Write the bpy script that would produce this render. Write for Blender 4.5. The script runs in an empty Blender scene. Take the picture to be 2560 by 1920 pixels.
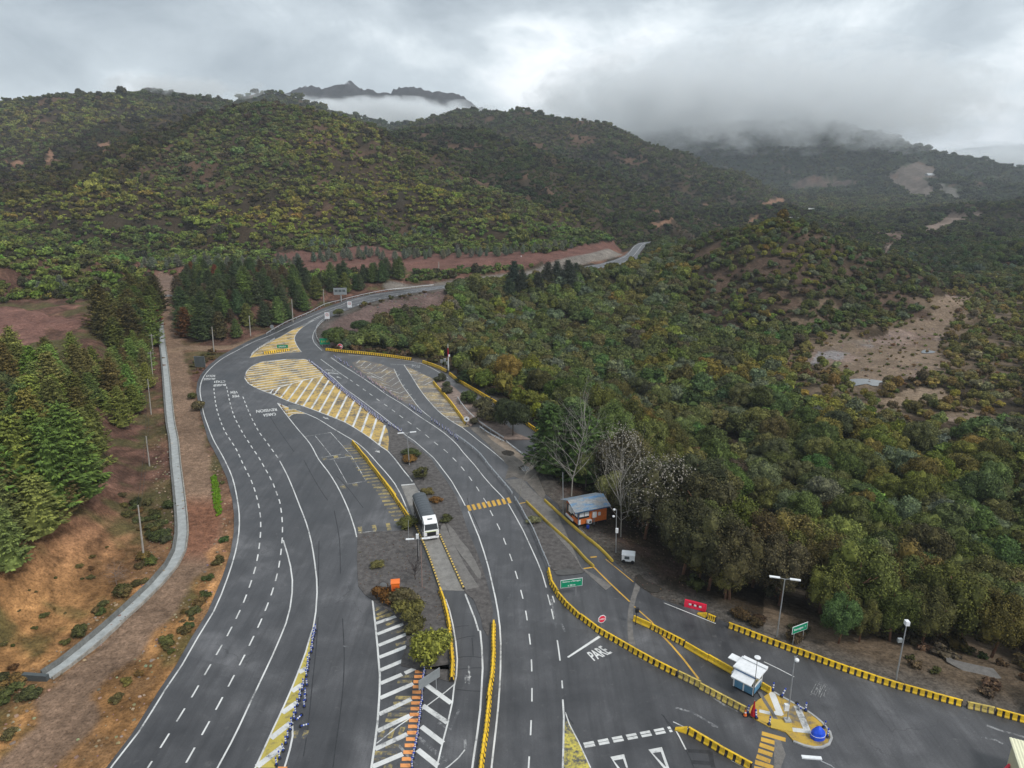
import bpy, bmesh, math, random
import numpy as np
from mathutils import Vector, Matrix
R = math.radians
C = bpy.context.scene.collection
# ------------------------------------------------------------------ camera
PITCH, FPX, CAMH = R(17.4), 1762.0, 60.0
cam = bpy.data.cameras.new('camera'); camo = bpy.data.objects.new('camera', cam); C.objects.link(camo)
cam.sensor_width = 36; cam.lens = FPX/2560*36; cam.clip_start = 1; cam.clip_end = 40000
camo.location = (0, 0, CAMH); camo.rotation_euler = (R(90)-PITCH, 0, 0)
bpy.context.scene.camera = camo
# ------------------------------------------------------------------ world, sun, exposure
SUN_EL, SUN_AZ = 50.0, 129.0
sc = bpy.context.scene
sc.view_settings.view_transform = 'Standard'; sc.view_settings.look = 'None'
sc.view_settings.exposure = 0.66; sc.view_settings.gamma = 1.0
world = bpy.data.worlds.new('World'); sc.world = world; world.use_nodes = True
sc.cycles.max_bounces = 5; sc.cycles.diffuse_bounces = 2; sc.cycles.glossy_bounces = 2
sc.cycles.transparent_max_bounces = 8; sc.cycles.volume_bounces = 3
sc.cycles.volume_step_rate = 1.0; sc.cycles.volume_max_steps = 128
sc.cycles.use_adaptive_sampling = True

def NT(mat_or_world):
    nt = mat_or_world.node_tree; nt.nodes.clear(); return nt
def N(nt, typ, **kw):
    n = nt.nodes.new(typ)
    for k, v in kw.items():
        if k.startswith('i_'):
            key = k[2:].replace('_', ' ')
            n.inputs[key].default_value = v
        elif k.startswith('n'):
            if k[1:].isdigit(): n.inputs[int(k[1:])].default_value = v
            else: setattr(n, k, v)
        else: setattr(n, k, v)
    return n
def ramp(nt, src, stops, interp='LINEAR'):
    r = nt.nodes.new('ShaderNodeValToRGB'); r.color_ramp.interpolation = interp
    e = r.color_ramp.elements
    while len(e) < len(stops): e.new(0.5)
    for i, (p, c) in enumerate(stops):
        e[i].position = p
        if isinstance(c, (int, float)): c = (c, c, c)
        e[i].color = (*c, 1)
    nt.links.new(src, r.inputs[0]); return r.outputs[0]
def noise(nt, vec, scale, detail=4, rough=0.55, dist=0.0):
    n = nt.nodes.new('ShaderNodeTexNoise'); n.inputs['Scale'].default_value = scale
    n.inputs['Detail'].default_value = detail; n.inputs['Roughness'].default_value = rough
    n.inputs['Distortion'].default_value = dist
    if vec is not None: nt.links.new(vec, n.inputs['Vector'])
    return n.outputs['Fac']
def mix(nt, fac, a, b, mode='MIX'):
    m = nt.nodes.new('ShaderNodeMix'); m.data_type = 'RGBA'; m.blend_type = mode
    for s, v in ((0, fac), (6, a), (7, b)):
        if isinstance(v, (int, float)): m.inputs[s].default_value = v
        elif isinstance(v, tuple): m.inputs[s].default_value = (*v, 1) if len(v) == 3 else v
        else: nt.links.new(v, m.inputs[s])
    return m.outputs[2]
def maths(nt, op, a, b=None, c=None):
    m = nt.nodes.new('ShaderNodeMath'); m.operation = op
    for s, v in ((0, a), (1, b), (2, c)):
        if v is None: continue
        if isinstance(v, (int, float)): m.inputs[s].default_value = v
        else: nt.links.new(v, m.inputs[s])
    return m.outputs[0]
def mapping(nt, vec, scale=(1, 1, 1), rot=(0, 0, 0), loc=(0, 0, 0)):
    m = nt.nodes.new('ShaderNodeMapping'); m.inputs['Scale'].default_value = scale
    m.inputs['Rotation'].default_value = rot; m.inputs['Location'].default_value = loc
    nt.links.new(vec, m.inputs[0]); return m.outputs[0]
def coords(nt): return nt.nodes.new('ShaderNodeNewGeometry').outputs['Position']

def build_world():
    nt = NT(world)
    out = N(nt, 'ShaderNodeOutputWorld'); bg = N(nt, 'ShaderNodeBackground')
    sky = N(nt, 'ShaderNodeTexSky', sky_type='NISHITA'); sky.sun_disc = False
    sky.sun_elevation = R(SUN_EL); sky.sun_rotation = R(SUN_AZ)
    tc = nt.nodes.new('ShaderNodeTexCoord').outputs['Generated']
    # project the viewing direction on an overhead cloud layer
    sep = nt.nodes.new('ShaderNodeSeparateXYZ'); nt.links.new(tc, sep.inputs[0])
    zz = maths(nt, 'ADD', maths(nt, 'MAXIMUM', sep.outputs[2], 0.0), 0.16)
    cx = maths(nt, 'DIVIDE', sep.outputs[0], zz); cy = maths(nt, 'DIVIDE', sep.outputs[1], zz)
    cmb = nt.nodes.new('ShaderNodeCombineXYZ'); nt.links.new(cx, cmb.inputs[0]); nt.links.new(cy, cmb.inputs[1])
    v = cmb.outputs[0]
    v1 = mapping(nt, tc, (1, 1, 2.3), (0, R(-12), R(15)), (1.3, .4, .2))
    n1 = noise(nt, v1, 2.1, 8, 0.52, 0.15)
    v2 = mapping(nt, tc, (1, 1, 1.9), (0, R(18), 0), (4.1, 2.2, 1.0))
    n2 = noise(nt, v2, 5.5, 9, 0.6, 0.3)
    # brighter towards +x (right)
    side = ramp(nt, maths(nt, 'ADD', maths(nt, 'MULTIPLY', sep.outputs[0], 0.75), 0.5), [(0.1, 0.0), (1.0, 0.11)])
    f = maths(nt, 'ADD', maths(nt, 'ADD', maths(nt, 'MULTIPLY', n1, 0.60), maths(nt, 'MULTIPLY', n2, 0.48)), side)
    col = ramp(nt, f, [(0.45, (0.26, 0.30, 0.335)), (0.53, (0.35, 0.395, 0.43)), (0.60, (0.44, 0.49, 0.525)), (0.66, (0.60, 0.65, 0.68)), (0.74, (0.86, 0.88, 0.90))])
    # greyer, smoother band at the horizon
    hz = ramp(nt, sep.outputs[2], [(0.0, 0.75), (0.16, 0.0)])
    col = mix(nt, maths(nt, 'MULTIPLY', hz, 0.35), col, (0.47, 0.51, 0.545))
    skyc = mix(nt, 1.0, sky.outputs[0], (0.1, 0.1, 0.1), 'MULTIPLY')
    fin = mix(nt, 0.94, skyc, col)
    nt.links.new(fin, bg.inputs[0]); bg.inputs[1].default_value = 0.95
    nt.links.new(bg.outputs[0], out.inputs[0])
build_world()
sun = bpy.data.lights.new('sun', 'SUN'); suno = bpy.data.objects.new('sun', sun); C.objects.link(suno)
sun.energy = 1.5; sun.angle = R(12); sun.color = (1.0, 0.97, 0.93)
suno.rotation_euler = (R(90-SUN_EL), 0, R(180-SUN_AZ)); suno.location = (0, 0, 300)

# ------------------------------------------------------------------ survey helpers: frames of the traced plan
FR = dict(F=(0, 0, 2560/2212), A=(0, 600, 700/2212), B=(450, 750, 700/2212), C=(700, 650, 700/2212), D=(1000, 850, 700/2212),
          E=(0, 1100, 700/1416), G=(500, 1150, 700/2212), H=(600, 1450, 626/2210), I=(1150, 1150, 700/2212), J=(1350, 1500, 560/2212),
          K=(1800, 1400, 760/2212), L=(1640, 1660, 460/2212), M=(1240, 560, 500/2212), N=(1900, 700, 660/2212),
          W=(490, 910, 300/2212), X=(780, 880, 200/2212), Y=(620, 800, 180/2212), Z=(780, 690, 220/1921), T=(1380, 1400, 180/1493),
          U=(1660, 1440, 440/2212), V=(1040, 1560, 220/1825), Q=(1080, 850, 300/1991), P=(0, 150, 1280/2212), S=(1280, 150, 1280/2212))
cP, sP = math.cos(PITCH), math.sin(PITCH)
def ray(f, x, y):
    ox, oy, k = FR[f]; px, py = ox+x*k, oy+y*k
    u, w = (px-1280)/FPX, -(py-960)/FPX
    return u, cP+sP*w, -sP+cP*w
def at(f, x, y, z=0.0):
    a, b, c = ray(f, x, y); t = (z-CAMH)/c
    return (a*t, b*t)
def far(f, x, y, d):
    """the point a forward distance d away along the sight line"""
    a, b, c = ray(f, x, y); t = d/b
    return (a*t, d, CAMH+c*t)
def tr(s, z=0.0):
    """'B 10,20 30,40 C 5,6' -> ground points"""
    out = []; f = 'F'
    for tok in s.split():
        if tok.isalpha(): f = tok
        else:
            x, y = tok.split(','); out.append(at(f, float(x), float(y), z))
    return out
def smooth(pts, step=2.0):
    p = [np.array(q, float) for q in pts]
    if len(p) < 3: return [tuple(q) for q in p]
    out = []
    for i in range(len(p)-1):
        p0 = p[i-1] if i else p[0]*2-p[1]; p1, p2 = p[i], p[i+1]
        p3 = p[i+2] if i+2 < len(p) else p[-1]*2-p[-2]
        L = np.linalg.norm(p2-p1); n = max(1, int(L/step))
        t0 = 0; t1 = t0+max(np.linalg.norm(p1-p0), 1e-3)**.5; t2 = t1+max(L, 1e-3)**.5; t3 = t2+max(np.linalg.norm(p3-p2), 1e-3)**.5
        for k in range(n):
            t = t1+(t2-t1)*k/n
            A1 = (t1-t)/(t1-t0)*p0+(t-t0)/(t1-t0)*p1; A2 = (t2-t)/(t2-t1)*p1+(t-t1)/(t2-t1)*p2; A3 = (t3-t)/(t3-t2)*p2+(t-t2)/(t3-t2)*p3
            B1 = (t2-t)/(t2-t0)*A1+(t-t0)/(t2-t0)*A2; B2 = (t3-t)/(t3-t1)*A2+(t-t1)/(t3-t1)*A3
            out.append(tuple((t2-t)/(t2-t1)*B1+(t-t1)/(t2-t1)*B2))
    out.append(tuple(p[-1])); return out
def arclen(p):
    s = [0.0]
    for a, b in zip(p, p[1:]): s.append(s[-1]+math.dist(a, b))
    return s
def along(p, d, s=None):
    s = s or arclen(p); d = min(max(d, 0), s[-1]-1e-6)
    i = max(0, min(len(p)-2, int(np.searchsorted(s, d, 'right'))-1))
    t = (d-s[i])/max(s[i+1]-s[i], 1e-9)
    a, b = p[i], p[i+1]
    return (a[0]+(b[0]-a[0])*t, a[1]+(b[1]-a[1])*t), math.atan2(b[1]-a[1], b[0]-a[0])
def offset(p, d):
    out = []
    for i in range(len(p)):
        a = p[max(i-1, 0)]; b = p[min(i+1, len(p)-1)]
        L = math.dist(a, b) or 1; nx, ny = -(b[1]-a[1])/L, (b[0]-a[0])/L
        out.append((p[i][0]+nx*d, p[i][1]+ny*d))
    return out
# ------------------------------------------------------------------ object helpers
def link(name, me, mats=(), parent=None, **props):
    o = bpy.data.objects.new(name, me); C.objects.link(o)
    if parent: o.parent = parent
    if me is not None:
        for m in (mats if isinstance(mats, (list, tuple)) else [mats]): me.materials.append(m)
    for k, v in props.items():
        if v is not None: o[k] = v
    return o
class MB:
    """collects simple shapes into one mesh"""
    def __init__(s): s.v = []; s.f = []; s.m = []
    def add(s, vs, fs, m=0):
        o = len(s.v); s.v += [tuple(v) for v in vs]
        for f in fs: s.f.append(tuple(i+o for i in f)); s.m.append(m)
        return s
    def box(s, c, d, rz=0, m=0, taper=1.0, M=None):
        x, y, z = d[0]/2, d[1]/2, d[2]/2; vs = []
        for dz in (-z, z):
            k = taper if dz > 0 else 1
            for dx, dy in ((-x, -y), (x, -y), (x, y), (-x, y)):
                vx, vy = dx*k, dy*k
                vs.append((c[0]+vx*math.cos(rz)-vy*math.sin(rz), c[1]+vx*math.sin(rz)+vy*math.cos(rz), c[2]+dz))
        if M is not None: vs = [tuple(M @ Vector(v)) for v in vs]
        return s.add(vs, [(3, 2, 1, 0), (4, 5, 6, 7), (0, 1, 5, 4), (1, 2, 6, 5), (2, 3, 7, 6), (3, 0, 4, 7)], m)
    def tube(s, pts, r, n=8, m=0, cap=True):
        P = [Vector(p) for p in pts]; rr = r if isinstance(r, (list, tuple)) else [r]*len(P); vs = []; fs = []
        for i, p in enumerate(P):
            d = (P[min(i+1, len(P)-1)]-P[max(i-1, 0)]).normalized()
            a = Vector((0, 0, 1)) if abs(d.z) < .9 else Vector((1, 0, 0))
            u = d.cross(a).normalized(); w = d.cross(u)
            for k in range(n):
                t = 2*math.pi*k/n; vs.append(p+u*(rr[i]*math.cos(t))+w*(rr[i]*math.sin(t)))
        for i in range(len(P)-1):
            for k in range(n):
                fs.append((i*n+k, i*n+(k+1) % n, (i+1)*n+(k+1) % n, (i+1)*n+k))
        if cap: fs.append(tuple(range(n))[::-1]); fs.append(tuple((len(P)-1)*n+k for k in range(n)))
        return s.add(vs, fs, m)
    def lathe(s, prof, n=12, m=0, c=(0, 0, 0)):
        vs = []; fs = []
        for r, z in prof:
            for k in range(n):
                t = 2*math.pi*k/n; vs.append((c[0]+r*math.cos(t), c[1]+r*math.sin(t), c[2]+z))
        for i in range(len(prof)-1):
            for k in range(n): fs.append((i*n+k, i*n+(k+1) % n, (i+1)*n+(k+1) % n, (i+1)*n+k))
        fs.append(tuple(range(n))[::-1]); fs.append(tuple((len(prof)-1)*n+k for k in range(n)))
        return s.add(vs, fs, m)
    def prism(s, prof, x0, x1, m=0, axis='x'):
        """profile (a,b) extruded along an axis; x: (y,z); y: (x,z)"""
        n = len(prof); vs = []
        for x in (x0, x1):
            for a, b in prof: vs.append((x, a, b) if axis == 'x' else ((a, x, b) if axis == 'y' else (a, b, x)))
        fs = [tuple((i, (i+1) % n, n+(i+1) % n, n+i)) for i in range(n)]
        fs += [tuple(range(n))[::-1], tuple(range(n, 2*n))]
        return s.add(vs, fs, m)
    def mesh(s, name='m', smooth_=False):
        me = bpy.data.meshes.new(name); me.from_pydata(s.v, [], s.f); me.update()
        me.polygons.foreach_set('material_index', s.m)
        if smooth_: me.polygons.foreach_set('use_smooth', [True]*len(s.f))
        bm = bmesh.new(); bm.from_mesh(me); bmesh.ops.recalc_face_normals(bm, faces=bm.faces); bm.to_mesh(me); bm.free()
        return me
    def build(s, name, mats, parent=None, smooth_=False, **props):
        return link(name, s.mesh(name, smooth_), mats, parent, **props)
def flat_faces(polys, z):
    bm = bmesh.new()
    for k_, p in enumerate(polys):
        zk = z+(k_*0.618 % 1)*0.0022 if len(polys) > 1 else z   # strokes of paint lie a hair above one another where they cross
        vs = [bm.verts.new((q[0], q[1], zk)) for q in p]
        try: f = bm.faces.new(vs)
        except ValueError: continue
        f.normal_update()
        if f.normal.z < 0: f.normal_flip()
    bmesh.ops.triangulate(bm, faces=[f for f in bm.faces if len(f.verts) > 4])
    me = bpy.data.meshes.new('sheet'); bm.to_mesh(me); bm.free(); return me
def slab(poly, z0, z1):
    """a raised area: top sheet plus its low side"""
    bm = bmesh.new(); n = len(poly)
    t = [bm.verts.new((q[0], q[1], z1)) for q in poly]; b = [bm.verts.new((q[0], q[1], z0)) for q in poly]
    f = bm.faces.new(t); f.normal_update()
    if f.normal.z < 0: f.normal_flip()
    for i in range(n): bm.faces.new((t[i], t[(i+1) % n], b[(i+1) % n], b[i]))
    bmesh.ops.triangulate(bm, faces=[f])
    me = bpy.data.meshes.new('slab'); bm.to_mesh(me); bm.free(); return me
def ribbon(p, w):
    a = offset(p, w/2); b = offset(p, -w/2)
    return [(a[i], a[i+1], b[i+1], b[i]) for i in range(len(p)-1)]
def dashes(p, w, on, off, start=0.0):
    s = arclen(p); out = []; d = start
    while d < s[-1]:
        n = 3; q = [along(p, min(d+on*k/n, s[-1]), s)[0] for k in range(n+1)]
        if math.dist(q[0], q[-1]) > 0.2: out += ribbon(q, w)
        d += on+off
    return out
def inside(p, poly):
    x, y = p; c = False; n = len(poly)
    for i in range(n):
        x1, y1 = poly[i]; x2, y2 = poly[i-1]
        if (y1 > y) != (y2 > y) and x < (x2-x1)*(y-y1)/(y2-y1)+x1: c = not c
    return c
def hatch(poly, a, b, pitch, w, phase=0.0):
    """parallel bars of direction a->b clipped to poly"""
    d = np.array(b)-np.array(a); d /= np.linalg.norm(d); n = np.array([-d[1], d[0]])
    P = np.array(poly); o = np.array(a); s = (P-o) @ n
    out = []; k = math.floor(s.min()/pitch)
    while k*pitch+phase < s.max():
        c = k*pitch+phase; k += 1; xs = []
        for i in range(len(P)):
            s1, s2 = s[i-1], s[i]
            if (s1 > c) != (s2 > c):
                t = (c-s1)/(s2-s1); q = P[i-1]+(P[i]-P[i-1])*t; xs.append((q-o) @ d)
        xs.sort()
        for u, v in zip(xs[::2], xs[1::2]):
            if v-u < 0.4: continue
            g = o+n*c
            out.append(tuple(tuple(g+d*uu+n*ww) for uu, ww in ((u, -w/2), (v, -w/2), (v, w/2), (u, w/2))))
    return out
def in_mask(px, py, poly):
    c = np.zeros(px.shape, bool); n = len(poly)
    for i in range(n):
        x1, y1 = poly[i]; x2, y2 = poly[i-1]
        if y1 == y2: continue
        c ^= ((y1 > py) != (y2 > py)) & (px < (x2-x1)*(py-y1)/(y2-y1)+x1)
    return c
def sdist(px, py, poly, closed=True):
    d = np.full(px.shape, 1e18); n = len(poly)
    for i in range(0 if closed else 1, n):
        x1, y1 = poly[i-1]; x2, y2 = poly[i]; dx, dy = x2-x1, y2-y1; L = dx*dx+dy*dy or 1e-9
        t = np.clip(((px-x1)*dx+(py-y1)*dy)/L, 0, 1)
        d = np.minimum(d, (px-x1-t*dx)**2+(py-y1-t*dy)**2)
    d = np.sqrt(d)
    if closed: d = np.where(in_mask(px, py, poly), -d, d)
    return d
def project(x, y, z):
    """world -> photo plan coordinates (2212-wide), used to look up which traced zone a point belongs to"""
    dz = z-CAMH; dep = y*cP-dz*sP; up = y*sP+dz*cP
    dep = np.where(dep < 1, 1, dep)
    return (1280+FPX*x/dep)/FR['F'][2], (960-FPX*up/dep)/FR['F'][2]

# numpy value noise
def _h(ix, iy, s):
    n = (ix.astype(np.int64)*374761393+iy.astype(np.int64)*668265263+s*974634777) & 0x7fffffff
    n = ((n ^ (n >> 13))*1274126177) & 0x7fffffff
    return ((n ^ (n >> 16)) & 0xffff)/65535.0
def vnoise(x, y, s=0):
    ix, iy = np.floor(x), np.floor(y); fx, fy = x-ix, y-iy
    fx = fx*fx*(3-2*fx); fy = fy*fy*(3-2*fy); ix = ix.astype(np.int64); iy = iy.astype(np.int64)
    a, b, c, d = _h(ix, iy, s), _h(ix+1, iy, s), _h(ix, iy+1, s), _h(ix+1, iy+1, s)
    return (a+(b-a)*fx)*(1-fy)+(c+(d-c)*fx)*fy
def fbm(x, y, o=4, s=0):
    v = 0; a = 0.5; t = 0
    for k in range(o):
        v = v+a*vnoise(x*2**k+17.3*k, y*2**k-9.1*k, s+k); t += a; a *= 0.5
    return v/t*2-1
def sstep(x, a, b):
    t = np.clip((x-a)/(b-a), 0, 1); return t*t*(3-2*t)

# ------------------------------------------------------------------ traced plan: the asphalt
OUTL = tr('E 480,1900 505,1700 665,1490 805,1265 890,1140 968,1000 1050,870 1122,700 1166,568 1182,470 1184,380 1174,300 1148,195 1103,95 1052,0 '
          'B 190,990 165,905 142,805 128,720 136,652 163,590 223,518 315,445 440,375 555,316 680,264 830,190 990,120 1140,62 1285,12 '
          'C 500,322 650,283 750,264 950,237 1130,217 1300,198 1420,184 1520,168 M 750,508 850,488 1000,466 1150,440 1300,400 1425,346 1478,297 1528,238 1590,208 1650,200 1740,190')
OUTR = tr('M 1745,203 1700,208 1650,245 1590,320 1560,392 1400,472 1230,512 1000,545 740,575 C 1500,200 1340,218 1200,240 1000,270 800,315 600,368 480,418 400,452 335,492 293,540 278,590 288,640 335,700 '
          '362,722 500,740 700,757 900,778 1045,802 1125,822 1320,898 1345,925 1400,972 1560,1070 1790,1200 1900,1280 2090,1412 D 1158,775 1180,800 1110,850 975,925 1020,975 1090,1080 1150,1220 1250,1300 '
          'I 780,380 850,450 950,550 1080,670 1215,800 1395,970 1530,1080 1700,1140 1885,1190 K 20,445 260,535 500,645 780,745 980,815 1180,885 1490,965 1770,1065 2000,1115 2212,1175 2900,1400 3600,1900 3600,2600')
PLAZA = OUTL+OUTR+tr('E 480,3300')[:0]+[(70, 10), (-20, 14)]
OLD = smooth(tr('C 900,160 1100,158 1300,135 1520,105 M 175,495 400,470 700,415 900,370 1100,335 1310,275', 4.0), 6)   # old road on its bench
TRACK = smooth(tr('F -40,1740 60,1640 150,1560 E 330,1300 560,1100 720,930 860,760 960,600 1015,480 1025,380 1010,250 985,120 965,0 '
                  'A 1480,1450 1440,1250 1410,1080 1380,930 1365,820 1350,700 1335,600 1325,520 1340,450'), 4)
TRACK2 = smooth(tr('A 1380,870 1480,850 1620,855 1760,850 1880,840 1990,800 2090,752'), 4)
CANAL = smooth(tr('E 240,1200 330,1140 430,1060 560,950 680,840 790,735 870,640 910,560 922,480 918,380 905,250 890,120 880,0 '
                  'A 1350,1450 1325,1200 1305,980 1285,820 1275,720 1268,640'), 3)
def band(p, w): return offset(p, w)+offset(p, -w)[::-1]
ZONE_LEFT = tr('F -60,1800 20,1600 100,1440 250,1300 360,1170 370,1100 345,900 335,760 330,640 345,600 380,600 385,640 400,720 440,745 530,735 600,700') + OUTL[40:0:-1]
# valley side: everything right of / inside the loop of the highway
VAL = OUTR[:0]+[(p[0], p[1]) for p in OUTR[3:-2]]
VAL = [far('F', 1640, 432, 1500)[:2]]+[far('M', 1740, 195, 640)[:2]]+VAL+[(400, 60), (3000, 60), (3000, 1500)]
# ------------------------------------------------------------------ relief
def ridge(nodes, slope, rnd=12.0, amp=1.0): return ([far(f, x, y, d) for f, x, y, d in nodes], slope, rnd, amp)
RIDGES = [
 # left block of hills behind
 ridge([('F', -500, 225, 1150), ('F', 0, 219, 1150), ('F', 100, 213, 1160), ('F', 170, 205, 1180), ('F', 240, 210, 1200), ('F', 330, 200, 1320), ('F', 380, 203, 1320), ('F', 430, 217, 1300), ('F', 500, 245, 1250), ('F', 600, 300, 1200)], 0.30, 25),
 ridge([('F', 170, 205, 1180), ('F', 220, 300, 900), ('F', 250, 400, 700)], 0.33, 20),
 ridge([('F', -250, 300, 800), ('F', -60, 360, 700), ('F', 60, 420, 640)], 0.30, 20),
 # main hill
 ridge([('F', -80, 545, 400), ('F', 50, 478, 490), ('F', 200, 428, 570), ('F', 330, 352, 650), ('F', 450, 288, 735), ('F', 530, 240, 780), ('F', 585, 222, 800), ('F', 640, 236, 800), ('F', 720, 268, 790), ('F', 850, 336, 750), ('F', 1000, 410, 700), ('F', 1150, 462, 660), ('F', 1290, 520, 600)], 0.33, 14),
 ridge([('F', 585, 222, 800), ('F', 600, 330, 640), ('F', 640, 430, 560)], 0.36, 16),
 ridge([('F', 850, 336, 750), ('F', 930, 430, 620), ('F', 960, 500, 540)], 0.36, 12),
 ridge([('F', 330, 352, 650), ('F', 400, 450, 540), ('F', 430, 520, 470)], 0.36, 12),
 # small yellow-green spur front left
 ridge([('F', -80, 530, 300), ('F', 60, 545, 320), ('F', 180, 560, 335), ('F', 270, 590, 335)], 0.30, 8),
 # hills to the right behind the main hill
 ridge([('F', 780, 290, 1050), ('F', 850, 290, 1040), ('F', 950, 274, 1020), ('F', 1020, 278, 1000), ('F', 1100, 306, 980), ('F', 1200, 350, 950), ('F', 1310, 400, 910), ('F', 1420, 450, 880), ('F', 1520, 480, 860)], 0.40, 16),
 ridge([('F', 880, 275, 1550), ('F', 950, 264, 1530), ('F', 1000, 239, 1520), ('F', 1060, 246, 1500), ('F', 1140, 238, 1480), ('F', 1200, 255, 1470), ('F', 1270, 262, 1450), ('F', 1330, 300, 1430), ('F', 1400, 340, 1400), ('F', 1500, 388, 1350), ('F', 1600, 417, 1300), ('F', 1680, 440, 1250)], 0.42, 18),
 ridge([('F', 1270, 262, 1450), ('F', 1330, 370, 1200), ('F', 1390, 430, 1080)], 0.36, 16),
 ridge([('F', 1500, 388, 1350), ('F', 1580, 440, 1150), ('F', 1640, 470, 1010)], 0.36, 14),
 ridge([('F', 700, 255, 2000), ('F', 760, 253, 2000), ('F', 850, 268, 1980), ('F', 940, 268, 1950), ('F', 1000, 290, 1900)], 0.38, 20),
 ridge([('F', 560, 200, 1700), ('F', 610, 202, 1700), ('F', 670, 222, 1680), ('F', 730, 250, 1650), ('F', 800, 290, 1600)], 0.45, 10),
 # rocky crest with the first snow, half in cloud
 ridge([('F', 600, 210, 3050), ('F', 660, 187, 3020), ('F', 715, 190, 3000), ('F', 755, 176, 3000), ('F', 800, 196, 3000), ('F', 825, 204, 3000), ('F', 870, 189, 2950), ('F', 940, 196, 2940), ('F', 980, 202, 2930), ('F', 1060, 240, 2900)], 0.55, 6, 1.6),
 # wide mountain on the right, top lost in cloud
 ridge([('F', 1250, 300, 2900), ('F', 1400, 290, 2850), ('F', 1600, 265, 2750), ('F', 1780, 262, 2650), ('F', 1900, 298, 2500), ('F', 1960, 322, 2450), ('F', 2030, 338, 2350), ('F', 2110, 345, 2250), ('F', 2155, 368, 2200), ('F', 2180, 395, 2150)], 0.34, 25, 1.2),
 ridge([('F', 1600, 265, 2750), ('F', 1560, 340, 2450), ('F', 1540, 385, 2250)], 0.36, 20),
 ridge([('F', 1780, 262, 2650), ('F', 1900, 330, 2250), ('F', 1960, 352, 2050), ('F', 2010, 378, 1900)], 0.38, 20),
 ridge([('F', 2000, 378, 1900), ('F', 2060, 385, 1800), ('F', 2180, 402, 1700), ('F', 2350, 410, 1650)], 0.3, 16),
 ridge([('F', 1560, 292, 3900), ('F', 1610, 280, 3900), ('F', 1680, 300, 3900)], 0.4, 20),
 ridge([('F', 1900, 325, 5600), ('F', 1970, 316, 5600), ('F', 2040, 328, 5600), ('F', 2110, 318, 5700), ('F', 2212, 310, 5700), ('F', 2400, 318, 5700)], 0.35, 40, 1.5),
 ridge([('F', 2120, 375, 3300), ('F', 2180, 362, 3200), ('F', 2260, 350, 3100), ('F', 2500, 350, 3000)], 0.3, 20),
 # knolls in the valley
 ridge([('F', 1440, 530, 470), ('F', 1560, 505, 440), ('F', 1690, 479, 415), ('F', 1770, 520, 405), ('F', 1870, 588, 395), ('F', 1970, 645, 385)], 0.46, 10, 0.6),
 ridge([('F', 1720, 482, 800), ('F', 1820, 478, 780), ('F', 1890, 512, 720), ('F', 1900, 545, 660)], 0.3, 10, 0.6),
 ridge([('F', 1930, 505, 720), ('F', 2010, 502, 730), ('F', 2120, 520, 720), ('F', 2200, 545, 690)], 0.28, 10, 0.6),
 ridge([('F', 2040, 470, 1100), ('F', 2120, 450, 1060), ('F', 2260, 425, 1000), ('F', 2500, 420, 950)], 0.25, 16, 0.8),
 ridge([('F', 2110, 560, 520), ('F', 2212, 535, 540), ('F', 2400, 520, 560)], 0.24, 12, 0.6),
 ridge([('F', 1430, 455, 980), ('F', 1500, 458, 960), ('F', 1600, 452, 940), ('F', 1690, 445, 900), ('F', 1720, 470, 860)], 0.3, 10, 0.6),
]
def hills(x, y):
    best = np.full(x.shape, -1e9)
    nz = fbm(x/90, y/90, 4, 3); gl = 1-np.abs(fbm(x/150+5, y/150, 3, 11))*2; jag = (0.35-np.abs(fbm(x/55, y/55, 4, 27))*1.6)*22; g2 = 0.55-np.abs(fbm(x/62+3, y/62, 3, 15))*3.2
    for nodes, sl, rn, amp in RIDGES:
        xs = [n[0] for n in nodes]; ys = [n[1] for n in nodes]; reach = (max(n[2] for n in nodes)+40)/sl
        m = (x > min(xs)-reach) & (x < max(xs)+reach) & (y > min(ys)-reach) & (y < max(ys)+reach)
        if not m.any(): continue
        X, Y = x[m], y[m]; loc = np.full(X.shape, -1e9)
        for (x1, y1, z1), (x2, y2, z2) in zip(nodes, nodes[1:]):
            dx, dy = x2-x1, y2-y1; t = np.clip(((X-x1)*dx+(Y-y1)*dy)/(dx*dx+dy*dy), 0, 1)
            d = np.hypot(X-x1-t*dx, Y-y1-t*dy); z = z1+(z2-z1)*t
            w = 0.10*np.maximum(d-rn, 0)*amp
            loc = np.maximum(loc, z-sl*(np.sqrt(d*d+rn*rn)-rn)+np.minimum(w, 26*amp)*(nz[m]*0.9+gl[m]*0.5-0.2)+np.minimum(d/50, 1)*g2[m]*8.5*amp+(jag[m] if amp > 1.55 else 0))
        best[m] = np.maximum(best[m], loc)
    return best+nz*0.8
FLATS = [(band(OLD, 5.0), 4.0, 22.0), (band(TRACK, 4.5), 0.0, 22.0), (band(TRACK2, 3), 0.0, 14.0), (ZONE_LEFT, 0.0, 16.0)]
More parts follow.
